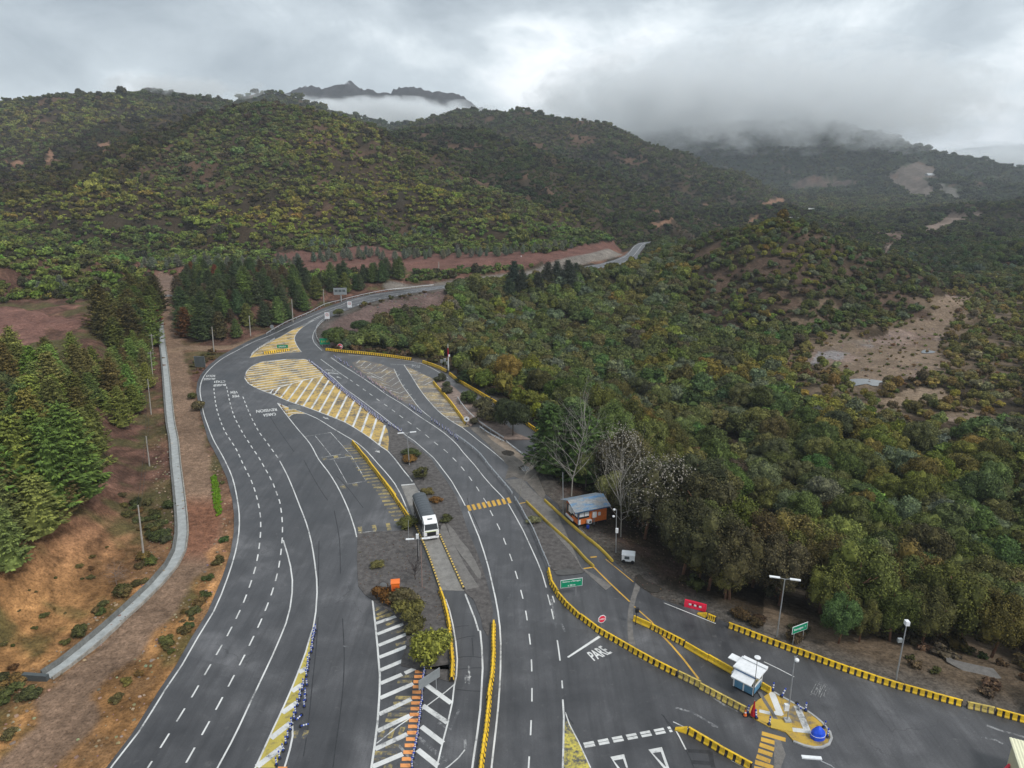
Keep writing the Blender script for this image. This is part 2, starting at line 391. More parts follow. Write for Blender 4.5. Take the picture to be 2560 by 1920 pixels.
def height(x, y):
    x = np.asarray(x, float); y = np.asarray(y, float)
    floor_v = -14.0+2.0*fbm(x/70, y/70, 3, 7)-6*sstep(y, 500, 1400)
    floor_u = 2.0+0.03*np.maximum(y-350, 0)*(y < 900)+2.0*fbm(x/60, y/60, 3, 9)
    floor_u = np.where(y > 900, 18.0, floor_u)*(1-sstep(y, 850, 1400))-18*sstep(y, 850, 1400)
    near = y < 1700
    vd = np.full(x.shape, 1e3); vd[near] = sdist(x[near], y[near], VAL)
    base = np.where(vd < 0, floor_v, floor_v+(floor_u-floor_v)*sstep(vd, 0, 40))
    base = np.where((y > 560), floor_v+(floor_u-floor_v)*sstep(vd, -20, 100+np.maximum(y-560, 0)*.5), base)
    # left bank rises away from the canal
    lb = (np.clip((-40-x)*0.30, 0, 9)+1.2*fbm(x/9, y/9, 3, 19))*(y < 420)
    lb = lb*sstep(-x-0.0, 30, 60)*(1-sstep(y, 250, 400))
    base = np.where(vd > 0, base+lb*0.9, base)
    hh = hills(x, y)
    k = 6.0; a = np.clip(0.5+0.5*(hh-base)/k, 0, 1)
    h = base*(1-a)+hh*a+k*a*(1-a)
    h = np.maximum(h, -26)
    nr = (y < 760) & (y > 0) & (np.abs(x) < 420)
    X, Y = x[nr], y[nr]; H = h[nr]
    for poly, z, rr in FLATS:
        d = sdist(X, Y, poly)
        if poly is FLATS[-1][0]:
            z = 0.35*fbm(X/6, Y/6, 3, 5)*sstep(sdist(X, Y, PLAZA), 1, 5)
        H = z+(H-z)*sstep(d, 0.3, rr)
    d = sdist(X, Y, PLAZA); V = in_mask(X, Y, VAL)
    H = -0.06+(H+0.06)*np.where(V, sstep(d, 1.0, 48.0), sstep(d, 0.6, 14.0))
    h[nr] = H
    return h
def build_ground():
    # one sheet, finer near the toll plaza, out to the farthest mountains
    rad = np.concatenate([np.geomspace(18, 160, 330), np.geomspace(160, 1200, 420)[1:], np.geomspace(1200, 9000, 330)[1:]])
    ang = np.linspace(R(-52), R(52), 760)
    A, Rr = np.meshgrid(ang, rad); X = Rr*np.sin(A); Y = Rr*np.cos(A)
    # tie the sheet's axis a little behind so that it also runs under the camera
    Y = Y-6
    Z = height(X, Y)
    nr, na = X.shape
    v = np.stack([X, Y, Z], -1).reshape(-1, 3)
    i = np.arange(nr-1)[:, None]*na+np.arange(na-1)[None]
    f = np.stack([i, i+1, i+na+1, i+na], -1).reshape(-1, 4)
    f = f[:, ::-1]
    me = bpy.data.meshes.new('ground'); me.vertices.add(len(v)); me.vertices.foreach_set('co', v.ravel())
    me.loops.add(f.size); me.loops.foreach_set('vertex_index', f.ravel().astype(np.int32))
    me.polygons.add(len(f)); me.polygons.foreach_set('loop_start', np.arange(0, f.size, 4, dtype=np.int32))
    me.polygons.foreach_set('loop_total', np.full(len(f), 4, np.int32)); me.update()
    me.polygons.foreach_set('use_smooth', np.ones(len(f), bool))
    col = ground_colour(v[:, 0], v[:, 1], v[:, 2])
    at_ = me.color_attributes.new('soil', 'FLOAT_COLOR', 'POINT')
    at_.data.foreach_set('color', np.concatenate([col, np.ones((len(col), 1))], 1).astype(np.float32).ravel())
    return me
# zones on the ground, traced on the plan
def zpoly(s):
    f = 'F'; out = []
    for tok in s.split():
        if tok.isalpha(): f = tok
        else:
            x, y = tok.split(','); ox, oy, k = FR[f]; kk = FR['F'][2]
            out.append(((ox+float(x)*k)/kk, (oy+float(y)*k)/kk))
    return out
Z_RIVER = zpoly('N 440,560 560,520 800,480 1000,470 1250,380 1440,300 1500,240 1460,150 1620,130 1800,160 1740,210 1600,250 1600,340 1560,430 1500,560 1600,700 1400,830 1250,820 1060,870 760,880 720,780 560,700 360,740')
Z_RIVER2 = zpoly('N 1080,980 1300,900 1560,920 1600,1000 1300,1040 1180,1090 1000,1060')
Z_RIVER3 = zpoly('N 1400,1130 1560,1100 1800,1130 2010,1160 1990,1220 1850,1230 1650,1190 1450,1180')
Z_RIVER4 = zpoly('F 2020,480 2060,462 2110,458 2130,465 2060,480 2035,498 S 1560,750 1600,760 1655,770 1640,800 1620,850 1600,845 1605,800')
Z_GRAVEL = zpoly('N 540,560 700,500 900,490 960,560 800,600 700,660 480,720 380,730')
Z_REDL = zpoly('A -50,520 200,560 480,600 720,650 560,720 380,690 340,800 150,860 -50,860')
Z_CUT = zpoly('F 590,548 640,540 720,545 790,528 900,552 1000,545 1100,540 1180,548 1250,530 1330,520 1340,545 1240,560 1150,575 1040,580 900,590 830,600 750,592 640,590 600,570')
Z_CUT2 = zpoly('M 740,470 900,430 1100,375 1300,300 1480,290 1480,330 1350,380 1100,440 900,480 760,500')
Z_BANK = zpoly('C 330,500 480,430 700,360 1000,290 1300,230 1360,330 1250,460 1000,470 800,560 700,640 600,680 400,690 310,600')
Z_QUARRY = zpoly('S 1600,530 1700,450 1760,440 1860,490 1790,520 1830,560 1800,610 1740,600 1690,560 1640,530')
Z_QUARRY2 = zpoly('S 1830,540 1920,545 1935,610 1880,600 1830,560')
Z_QUARRY3 = zpoly('S 1200,550 1240,510 1300,497 1370,520 1480,520 1500,535 1380,548 1250,558')
Z_SLIDE = zpoly('S 1080,610 1140,595 1190,600 1180,625 1090,628')
Z_SLIDES = [Z_SLIDE, zpoly('S 600,700 640,690 700,685 690,710 610,715'), zpoly('S 1020,690 1060,670 1060,710 1020,712'), zpoly('S 590,660 640,650 640,665 600,672'),
            zpoly('S 820,625 850,622 850,640 822,640'), zpoly('S 1650,920 1700,905 1720,940 1660,930'), zpoly('P 190,420 230,395 235,430 215,465 190,470'), zpoly('P 20,440 90,430 120,460 40,455'),
            zpoly('P 420,360 480,345 490,390 440,400')]
Z_TRACKR = zpoly('F 330,600 345,585 380,600 385,640 350,640')
Z_YARD = zpoly('I 600,200 850,150 1300,500 1800,800 1900,1190 1500,1100 1200,800 900,500 650,300')
def ground_colour(x, y, z):
    n = len(x); px, py = project(x, y, z)
    j = 14*fbm(px/18, py/18, 3, 21); px2 = px+j; py2 = py+j*0.6
    n1 = fbm(x/12, y/12, 3, 31)[:, None]; n2 = fbm(x/45, y/45, 3, 33)[:, None]
    und = np.array([.046, .034, .022])+np.array([.018, .008, .003])*n2           # leaf litter and soil under scrub
    c = np.tile(und, (1, 1)).copy() if und.shape[0] == n else np.repeat(und, n, 0)
    V = in_mask(x, y, VAL)
    farw = sstep(np.hypot(x, y), 1300, 2100)[:, None]
    green = np.array([.032, .042, .022])+np.array([.016, .012, .006])*fbm(x/70, y/70, 4, 41)[:, None]
    c = c*(1-farw)+green*farw
    def paint(mask, col, k=1.0):
        m = np.asarray(mask, float)[:, None]*k; c[:] = c*(1-m)+np.array(col)*m*(1+0.18*n1)
    left = (y < 420) & (x < 0) & ~V
    dt = np.full(n, 99.0); nr = (y < 430) & (x < 20); dt[nr] = sdist(x[nr], y[nr], TRACK, False)
    # bank on the left: orange near, dark red further up
    w = (left & (py > 560)).astype(float); rill = 0.55+0.8*np.abs(fbm(x/2.2, y/7, 3, 58))[:, None]*2
    red = np.array([.135, .070, .052]); ora = np.array([.40, .205, .080])
    t = sstep(py, 1020, 1350)[:, None]
    cl = red*(1-t)+ora*t
    m = w[:, None]*(0.80+0.2*n1); c[:] = c*(1-m)+cl*(1+0.20*n1+0.15*n2)*rill*m
    gm = (w*sstep(fbm(x/7, y/7, 4, 55), 0.02, 0.35)*0.75)[:, None]; c[:] = c*(1-gm)+np.array([.075, .075, .028])*gm
    m = (dt < 8.5)*(left)*0.5*sstep(fbm(x/5, y/5, 3, 57), -0.2, 0.4); paint(m, (.16, .098, .055))
    k = (1-sstep(dt+1.2*fbm(x/4, y/4, 3, 59), 2.3, 3.6))*left
    tc_ = (.200, .132, .090)
    paint(k, tc_); t3 = k*sstep(py, 1060, 1100)*(1-sstep(py, 1180, 1230)); paint(t3, (.205, .098, .060))
    dt2 = np.full(n, 99.0); dt2[nr] = sdist(x[nr], y[nr], TRACK2, False); paint((1-sstep(dt2, 2.2, 4))*left, (.20, .135, .09))
    do = np.full(n, 99.0); nr = (y < 800) & (y > 300); do[nr] = sdist(x[nr], y[nr], OLD, False)
    for zp, col, kk in ((Z_REDL, (.17, .088, .07), .95), (Z_CUT, (.150, .074, .060), .85), (Z_CUT2, (.165, .088, .06), .85), (Z_BANK, (.125, .085, .075), .95),
                    (Z_RIVER, (.225, .165, .135), .92), (Z_RIVER2, (.23, .17, .12), .9), (Z_RIVER3, (.24, .18, .14), .95), (Z_RIVER4, (.21, .16, .13), .9),
                    (Z_GRAVEL, (.24, .225, .225), .85), (Z_QUARRY, (.135, .11, .095), .85), (Z_QUARRY2, (.14, .13, .115), .85), (Z_QUARRY3, (.115, .08, .068), .8), (Z_TRACKR, (.19, .13, .10), 1)):
        paint(in_mask(px2, py2, zp), col, kk)
    for zp in Z_SLIDES: paint(in_mask(px2, py2, zp), (.22, .125, .08), .95)
    paint((1-sstep(do, 4.5, 6.5)), (.17, .15, .13))
    # bare patches between the shrubs on the hillsides
    hs = (~V) & (py < 620) & (z > 8)
    paint(hs*sstep(fbm(x/38, y/38, 4, 61), 0.22, 0.5)*0.7, (.115, .068, .046))
    kn = V & (px > 1500) & (px < 2020) & (py > 470) & (py < 760)
    paint(kn*sstep(fbm(x/11, y/11, 4, 63), -0.1, 0.3)*0.75, (.105, .068, .050))
    fl = V & (py > 640) & (px > 1650); paint(fl*sstep(fbm(x/18, y/18, 4, 65), -0.25, 0.15)*0.8, (.17, .125, .085))
    yd = in_mask(px, py, Z_YARD); paint(yd*sstep(fbm(x/3, y/3, 4, 67), -0.4, 0.5)*0.9, (.085, .055, .045))
    dp = np.full(n, 99.0); nr = (y < 420); dp[nr] = sdist(x[nr], y[nr], PLAZA)
    paint((1-sstep(dp, 1.5, 6))*V*0.8, (.105, .095, .085))
    # snow and rock on the highest crest
    hi = np.hypot(x, y) > 2600
    rk = hi & (z > 230); paint(rk, (.042, .040, .042), .95); sn = hi & (z > 350); paint(sn*sstep(fbm(x/22, y/22, 4, 71), 0.18, 0.35), (.45, .47, .5), .8)
    fs = (np.hypot(x, y) > 4500) & (z > 140); paint(fs, (.09, .10, .12), 1); paint(fs*sstep(fbm(x/160, y/160, 4, 73)+(z-190)/200, 0.0, 0.25), (.6, .62, .66), .9)
    return np.clip(c, 0.005, 0.9)
def mat(name):
    m = bpy.data.materials.new(name); m.use_nodes = True; nt = NT(m)
    o = nt.nodes.new('ShaderNodeOutputMaterial'); b = nt.nodes.new('ShaderNodeBsdfPrincipled'); nt.links.new(b.outputs[0], o.inputs[0])
    return m, nt, b
def setc(nt, sock, v):
    if isinstance(v, tuple): sock.default_value = (*v, 1)
    elif isinstance(v, (int, float)): sock.default_value = v
    else: nt.links.new(v, sock)
def bump(nt, b, h, strength=0.4, dist=0.1):
    n = nt.nodes.new('ShaderNodeBump'); n.inputs['Strength'].default_value = strength; n.inputs['Distance'].default_value = dist
    nt.links.new(h, n.inputs['Height']); nt.links.new(n.outputs[0], b.inputs['Normal'])
def m_ground():
    m, nt, b = mat('earth'); p = coords(nt)
    a = N(nt, 'ShaderNodeAttribute', attribute_name='soil')
    n1 = noise(nt, p, 0.9, 8, 0.65); n2 = noise(nt, p, 0.12, 6, 0.6); n3 = noise(nt, p, 0.028, 5, 0.6)
    k = ramp(nt, n1, [(0.30, 0.62), (0.5, 1.0), (0.72, 1.5)]); k2 = ramp(nt, n2, [(0.3, 0.72), (0.7, 1.28)])
    c = mix(nt, 1, a.outputs[0], k, 'MULTIPLY'); c = mix(nt, 1, c, k2, 'MULTIPLY')
    st = N(nt, 'ShaderNodeTexVoronoi'); st.inputs['Scale'].default_value = 2.2; nt.links.new(p, st.inputs[0])
    sp = ramp(nt, st.outputs['Distance'], [(0.0, 1.0), (0.16, 0.0)]); k3 = ramp(nt, n3, [(0.52, 0), (0.62, 1)])
    c = mix(nt, maths(nt, 'MULTIPLY', maths(nt, 'MULTIPLY', sp, k3), 0.45), c, (.20, .18, .16))
    n4 = noise(nt, p, 3.2, 5, 0.7); c = mix(nt, 1, c, ramp(nt, n4, [(0.34, 0.55), (0.48, 1.0), (0.7, 1.35)]), 'MULTIPLY')
    setc(nt, b.inputs['Base Color'], c); b.inputs['Roughness'].default_value = 0.95; b.inputs['Specular IOR Level'].default_value = 0.08
    bump(nt, b, maths(nt, 'ADD', n1, maths(nt, 'MULTIPLY', n2, 2.5)), 0.9, 0.5)
    return m
def m_asphalt(name='asphalt', base=0.062, warm=0.0):
    m, nt, b = mat(name); p = coords(nt)
    big = noise(nt, p, 0.035, 4, 0.55, 0.6); med = noise(nt, p, 0.22, 6, 0.6, 0.4); fine = noise(nt, p, 9, 3, 0.7)
    st = noise(nt, mapping(nt, p, (1.0, 0.10, 1), (0, 0, R(-14))), 0.45, 4, 0.6)
    f = maths(nt, 'ADD', maths(nt, 'ADD', maths(nt, 'MULTIPLY', big, 0.45), maths(nt, 'MULTIPLY', med, 0.35)), maths(nt, 'MULTIPLY', st, 0.2))
    a = base
    c = ramp(nt, f, [(0.38, (a*.52, a*.52, a*.57)), (0.46, (a*.84, a*.84, a*.90)), (0.53, (a*1.15, a*1.15, a*1.22)), (0.62, (a*2.0, a*1.99, a*2.08))])
    c = mix(nt, 1, c, ramp(nt, fine, [(0.3, 0.80), (0.7, 1.22)]), 'MULTIPLY')
    oil = noise(nt, mapping(nt, p, (1.0, 0.05, 1), (0, 0, R(8))), 1.3, 5, 0.65); c = mix(nt, 1, c, ramp(nt, oil, [(0.38, 0.84), (0.5, 1.0), (0.66, 1.07)]), 'MULTIPLY')
    spt = noise(nt, p, 0.9, 8, 0.7, 0.5); c = mix(nt, ramp(nt, spt, [(0.60, 0), (0.70, 0.35)]), c, (.17, .165, .16))
    # rectangular repair patches
    br = N(nt, 'ShaderNodeTexBrick'); br.offset = 0.37; br.inputs['Scale'].default_value = 0.045; br.inputs['Mortar Size'].default_value = 0.0
    br.inputs['Color1'].default_value = (.78, .78, .78, 1); br.inputs['Color2'].default_value = (1.12, 1.12, 1.12, 1); br.inputs['Bias'].default_value = 0.1
    br.inputs['Brick Width'].default_value = 0.5; br.inputs['Row Height'].default_value = 0.9
    nt.links.new(mapping(nt, p, (1, 1, 1), (0, 0, R(17))), br.inputs[0])
    c = mix(nt, 0.6, c, br.outputs[0], 'MULTIPLY')
    # cracks
    vo = N(nt, 'ShaderNodeTexVoronoi', feature='DISTANCE_TO_EDGE'); vo.inputs['Scale'].default_value = 0.16
    wob = N(nt, 'ShaderNodeTexNoise'); wob.inputs['Scale'].default_value = 0.7; wob.inputs['Detail'].default_value = 4; nt.links.new(p, wob.inputs[0])
    va = N(nt, 'ShaderNodeVectorMath', operation='MULTIPLY_ADD'); nt.links.new(wob.outputs['Color'], va.inputs[0]); va.inputs[1].default_value = (2.2, 2.2, 0); nt.links.new(p, va.inputs[2])
    nt.links.new(va.outputs[0], vo.inputs[0])
    cr = ramp(nt, vo.outputs[0], [(0.0, 1.0), (0.007, 0.0)]); cr = maths(nt, 'MULTIPLY', cr, ramp(nt, big, [(0.50, 0), (0.62, 0.55)]))
    c = mix(nt, cr, c, (.02, .02, .021))
    setc(nt, b.inputs['Base Color'], c)
    setc(nt, b.inputs['Roughness'], ramp(nt, f, [(0.38, 0.34), (0.6, 0.68)])); b.inputs['Specular IOR Level'].default_value = 0.5
    bump(nt, b, fine, 0.25, 0.02)
    return m
def m_paint(name, col, wear=0.5, under=(.075, .075, .08), scale=1.0, rough=0.6):
    m, nt, b = mat(name); p = coords(nt)
    n1 = noise(nt, p, 1.1*scale, 7, 0.7, 0.3); n2 = noise(nt, p, 0.16*scale, 4, 0.6); n3 = noise(nt, p, 12, 2, 0.6)
    f = maths(nt, 'ADD', maths(nt, 'MULTIPLY', n1, 0.55), maths(nt, 'MULTIPLY', n2, 0.45))
    w = ramp(nt, f, [(wear-0.07, 1.0), (wear+0.05, 0.0)])
    dirt = ramp(nt, n2, [(0.35, 0.74), (0.65, 1.05)])
    c = mix(nt, 1, col, dirt, 'MULTIPLY'); c = mix(nt, 1, c, ramp(nt, n3, [(0.3, 0.88), (0.7, 1.08)]), 'MULTIPLY')
    c = mix(nt, w, c, under)
    setc(nt, b.inputs['Base Color'], c); b.inputs['Roughness'].default_value = rough
    return m
def m_simple(name, col, rough=0.6, metal=0.0, vary=0.25, scale=1.5, spec=0.4, obj=False):
    m, nt, b = mat(name)
    p = nt.nodes.new('ShaderNodeTexCoord').outputs['Object'] if obj else coords(nt)
    n1 = noise(nt, p, scale, 6, 0.65); n2 = noise(nt, p, scale*7, 3, 0.6)
    c = mix(nt, 1, col, ramp(nt, n1, [(0.3, 1-vary), (0.7, 1+vary)]), 'MULTIPLY'); c = mix(nt, 1, c, ramp(nt, n2, [(0.3, 1-vary*.5), (0.7, 1+vary*.5)]), 'MULTIPLY')
    setc(nt, b.inputs['Base Color'], c); b.inputs['Roughness'].default_value = rough; b.inputs['Metallic'].default_value = metal
    b.inputs['Specular IOR Level'].default_value = spec
    return m
MG = m_ground(); MA = m_asphalt(); MWH = m_paint('white_road_paint', (.66, .66, .64), 0.405, scale=1.6); MWW = m_paint('worn_white_road_paint', (.62, .62, .60), 0.50, scale=2.0)
MYF = m_paint('yellow_field_paint', (.54, .36, .095), 0.475, scale=1.2); MYL = m_paint('yellow_line_paint', (.62, .36, .05), 0.40, scale=1.5)
MYW = m_paint('faded_yellow_paint', (.36, .28, .10), 0.52, scale=2.2); MYG = m_paint('worn_yellow_grey_paint', (.40, .30, .14), 0.535, under=(.13, .115, .105), scale=1.6)
MYT = m_paint('bright_yellow_paint', (.58, .40, .05), 0.40)
MYB = m_paint('mustard_yellow_paint', (.52, .42, .08), 0.40); MOR = m_paint('orange_pad_paint', (.80, .32, .10), 0.33)
MCON = m_simple('concrete', (.21, .20, .185), 0.8, 0, 0.25, 0.8); MCONL = m_simple('pale_concrete', (.36, .36, .35), 0.8, 0, 0.2, 0.9)
MGRAV = m_simple('dark_gravel', (.088, .080, .076), 0.95, 0, 0.5, 1.3); MSOILP = m_simple('pink_soil', (.20, .15, .125), 0.95, 0, 0.4, 0.9)
MKERB = m_simple('kerb_stone', (.34, .34, .33), 0.85, 0, 0.3, 2.0); MPATCH = m_simple('pale_patch', (.15, .14, .13), 0.8, 0, 0.3, 1.1)
MDARK = m_simple('dark_tar', (.028, .028, .031), 0.6, 0, 0.4, 1.5)
MPUD = m_simple('wet_mud', (.05, .045, .04), 0.07, 0, 0.2, 1.0, spec=0.6)

link('ground', build_ground(), MG, kind='structure')
# ------------------------------------------------------------------ road surface and its painted markings
road = link('road', flat_faces([PLAZA], 0.03), MA, kind='structure')
def mark(name, faces, m, z=0.040): return link(name, flat_faces(faces, z), m, road)
Lw = []  # solid white lines
def line(s, w=0.17, st=3): Lw.extend(ribbon(smooth(tr(s), st), w))
LEFT = smooth(tr('E 510,1730 575,1640 700,1480 835,1265 920,1140 1000,1000 1080,870 1150,700 1190,570 1208,470 1210,380 1200,300 1175,190 1130,90 1080,0 '
     'B 215,980 188,900 170,800 158,720 165,660 190,602 250,532 340,460 465,392 580,332 700,285 850,215 1000,146 1150,84 1300,28 '
     'C 500,345 650,298 750,276 950,248 1130,228 1300,208 1420,194 1520,178 M 750,518 850,498 1000,476 1150,451 1300,411 1430,358 1485,305 1535,246 1595,215 1650,208'), 3)
Lw += ribbon(LEFT, 0.2)
line('B 795,1285 840,1370 G 700,145 740,240 790,370 840,500 880,650 905,800 922,940 925,1050 915,1200 895,1330 H 625,480 580,640 520,800 460,950 390,1110 300,1300 200,1520 140,1650 60,1800', 0.2)
line('G 658,635 690,740 715,840 730,950 728,1050 712,1170 680,1290 640,1390 580,1530 520,1659 H 60,1150 0,1280 E 1170,1530 1100,1659 1030,1790', 0.2)
line('B 770,815 850,920 930,1020 1030,1140 G 940,0 1010,90 1080,200 1140,320 1190,440 1225,550 1238,610', 0.2)
line('B 770,815 830,840 920,870 1000,900 1080,935 1200,1010 1300,1070 1400,1130 1480,1200 1560,1290 G 1460,90 1540,190 1590,280 1640,400 1665,460', 0.2)
line('B 860,925 890,903 930,897 1000,900', 0.2)
ISL = tr('B 985,468 800,472 650,488 560,530 520,580 512,620 540,660 640,712 740,750 850,798 1000,848 1150,905 1300,965 1400,1023 1500,1090 1590,1160 1643,1195 1650,1100 1640,1030 1615,985 1550,930 1400,812 1250,695 1120,575 1010,478')
line('B 1010,478 985,468 800,472 650,488 560,530 520,580 512,620 540,660 640,712 740,750 850,798 1000,848 1150,905 1300,965 1400,1023 1500,1090 1590,1160 1643,1195 1700,1260 1760,1340 1810,1400 1835,1435', 0.2)
line('G 1730,250 1765,330', 0.2); line('G 1590,200 1645,196 1700,190', 0.4)
# right-hand road
line('Z 300,925 150,1070 55,1200 20,1300 15,1370 45,1450 110,1530 220,1630', 0.16)
line('X -30,250 200,430 400,580 600,720 B 1290,690 C 600,1078 800,1228 900,1308 960,1355 1000,1390 1060,1430 1130,1490 1210,1560 D 340,1027 410,1120 450,1190 490,1260 515,1310', 0.17)
line('I 65,405 100,490 150,610 190,730 225,850 255,980 280,1090 300,1200 315,1320 322,1450 320,1659 F 1076,1530 1066,1620 1055,1720', 0.2)
line('X 525,155 800,345 1100,530 1400,720 1700,920 C 850,1070 960,1135 1100,1235 1200,1300 1300,1370 1400,1460 D 500,890 590,990 660,1080 730,1160 790,1220 825,1260', 0.17)
line('I 380,345 440,450 500,560 560,690 610,800 650,900 682,1010', 0.17)
line('X 240,200 500,390 750,570 1000,740', 0.16)
line('J 225,985 235,1150 232,1400 225,1659 222,1900', 0.2)
line('G 2095,1060 2130,1150 2170,1250 2200,1350 H 2120,450 2135,600 2142,780 2130,1000 2120,1150 2095,1350 2065,1550 2050,1659 2020,1800', 0.22)
line('H 1815,170 1850,270 1880,400 1905,550 1918,700 1910,850 1890,940 1875,1080 1830,1280 1790,1430 1740,1640 1700,1780', 0.18)
line('H 1890,925 1820,985 1700,1075 1560,1180 1400,1290 1205,1445', 0.14)
line('H 1985,1500 1930,1570 1850,1640 1780,1690', 0.14)
HL = 'H 1170,180 1195,400 1215,600 1235,850 1232,1000 1215,1250 1190,1450 1160,1659 1140,1800'
line(HL, 0.24)
line('C 900,860 960,980 1040,1090 1110,1180 1190,1245', 0.14)
line('C 980,830 1040,920 1110,1030 1190,1130 1280,1220 1380,1290 1440,1325 1560,1420 1700,1530 1820,1635', 0.16)
line('C 540,750 700,762 880,778 1045,802 1110,815 1180,845 1260,890 1330,935', 0.13)
line('C 870,822 980,830 1120,816', 0.14)
line('U 0,340 200,420 400,500 650,600', 0.14)
line('K 170,520 260,560', 0.12); line('K 380,620 520,665', 0.12); line('K 660,720 830,783', 0.12); line('K 1040,858 1180,900 1500,995', 0.12)
line('K 320,742 420,790 540,852', 0.12)
line('J 1315,1205 1400,1245 1460,1275', 0.14); line('J 1335,1280 1380,1360 1440,1480', 0.16); line('J 1760,1480 1900,1590 2030,1659', 0.14)
line('J 250,1110 290,1230 380,1400 500,1659', 0.13)
line('Y 60,1160 700,1060 1200,1010 1640,985', 0.16); line('Y 1640,985 1520,820 1440,650 1425,560 1480,430 1600,290 1800,140 2020,5', 0.18)
line('Y 60,1160 160,1010 300,890 500,760 830,605 1140,440 1380,300 1650,180 1850,85 2000,10', 0.15)
line('Z 0,995 150,920 300,830 Z 0,960 150,890', 0.14)
mark('edge_line', Lw, MWH)
Ld = []
d1 = smooth(tr('B 275,640 268,690 275,770 290,860 318,950 355,1040 400,1110 450,1190 490,1280 530,1360 560,1420 590,1500 615,1590 G 478,450 480,520 478,590 470,670 458,755 440,845 412,940 378,1040 333,1155 278,1270 213,1395 E 1040,1180 980,1285 912,1395 838,1515 760,1640 690,1750'), 3)
d2 = smooth(tr('B 368,685 385,770 405,850 430,925 460,985 500,1060 540,1120 575,1175 620,1240 665,1320 700,1380 735,1450 765,1530 G 630,330 640,390 648,455 652,525 651,600 646,675 636,760 622,850 600,945 570,1045 528,1160 480,1275 422,1400 352,1545 E 1135,1285 1073,1400 1003,1525 935,1645 865,1765'), 3)
d3 = smooth(tr('B 497,765 530,850 560,920 590,980 625,1045 675,1110 725,1180 775,1250 795,1285'), 3)
dc = smooth(tr('X 1050,770 1300,945 1600,1160 C 780,1110 860,1165 940,1225 1000,1270 1070,1320 1160,1390 1250,1465 1310,1510 D 400,915 450,965 490,1010 530,1060 570,1115 610,1170 645,1230 680,1280 715,1355 750,1420 785,1490 820,1570 I 345,625 380,710 412,800 440,890 470,990 497,1095 522,1210 541,1335 557,1470 566,1620 F 1149,1520 1146,1590 1139,1700'), 3)
for d in (d1, d2, d3): Ld += dashes(d, 0.2, 2.0, 1.75)
Ld += dashes(dc, 0.17, 2.2, 2.9)
Ld += dashes(smooth(tr('I 692,1065 720,1170 740,1260'), 3), 0.16, 2.6, 0.9)
Ld += dashes(smooth(tr('I 768,1425 780,1500 J 195,580 210,680 214,765 222,875'), 3), 0.18, 4.0, 3.6)
Ld += dashes(smooth(tr('T 10,750 35,830 70,980'), 3), 0.18, 1.6, 1.2)
mid = smooth(tr('Y 1850,60 Z 300,812 560,700 800,628 1200,525 1500,460 1921,372 C 1130,245 1300,222 1500,195'), 3)
Ld += ribbon(mid, 0.14)
studs = smooth(tr('Z 590,775 800,695 1000,630 1300,545 1600,475 1921,410 C 1100,240 1300,217 1500,192'), 3)
Ld += dashes(studs, 0.3, 1.6, 2.2)
Ld += ribbon(smooth(tr('M 760,540 1000,505 1200,470 1400,425 1500,370 1570,290 1620,230 1650,212'), 3), 0.25)
a, b_ = tr('J 430,1425 1290,1262'); c, d_ = tr('J 440,1452 1305,1293')
Ld += dashes([a, b_], 0.34, 1.18, 0.46); Ld += dashes([c, d_], 0.34, 1.18, 0.46)
mark('lane_dash', Ld, MWH)
# give-way triangles, stop line, arrows, chevrons
def quad(s): return tuple(tr(s))
Lg = [quad('J 265,565 285,572 600,370 578,355')]
for (o1, o2, o3, i1, i2, i3) in (('695,1552', '830,1525', '870,1659', '728,1588', '820,1572', '850,1659'),):
    Lg += [quad(f'J {o1} {o2} {i2} {i1}'), quad(f'J {o2} {o3} {i3} {i2}'), quad('J 695,1552 728,1588 810,1690 780,1690')]
Lg += [quad('J 1070,1480 1203,1455 1193,1502 1112,1515'), quad('J 1203,1455 1290,1700 1262,1700 1193,1502'), quad('J 1070,1480 1112,1515 1290,1700 1250,1700')]
mark('yield_marking', Lg, MWH)
Lh = []
HLp = smooth(tr(HL), 2)
for s in ('1200,385 1378,322', '1212,480 1453,386', '1222,580 1487,472', '1228,685 1470,590', '1236,800 1522,678', '1240,915 1430,835', '1455,825 1545,783', '1235,1045 1530,918', '1228,1188 1512,1053', '1214,1335 1500,1198', '1192,1495 1476,1362', '1170,1650 1438,1538',
          '1640,925 1865,1090', '1612,1110 1832,1262', '1600,1295 1792,1442', '1568,1500 1745,1642'):
    Lh += ribbon(tr('H '+s), 0.62)
mark('white_chevron', Lh, MWH, 0.045)
arr = []
def arrow(tail, tip, w=0.22, hw=0.5, hl=1.3):
    (x0, y0), (x1, y1) = tr(tail)[0], tr(tip)[0]; L = math.dist((x0, y0), (x1, y1)); ux, uy = (x1-x0)/L, (y1-y0)/L; nx, ny = -uy, ux
    q = lambda s, t: (x0+ux*s+nx*t, y0+uy*s+ny*t)
    arr.append((q(0, -w/2), q(0, w/2), q(L-hl, w/2), q(L-hl, -w/2))); arr.append((q(L-hl, -hw), q(L-hl, hw), q(L, 0)))
arrow('B 1130,925', 'B 1180,945', 0.3, 0.5, 1.6); arrow('B 1540,1175', 'B 1578,1210', 0.3, 0.6, 1.5)
arrow('V 1100,865', 'V 1100,1300', 0.26, 0.02, 0.5); arrow('V 1065,1110', 'V 1015,1240', 0.1, 0.45, 1.4)
arrow('X 820,740', 'X 680,680', 0.3, 0.5, 1.2)
mark('lane_arrow', arr, MWW, 0.045)
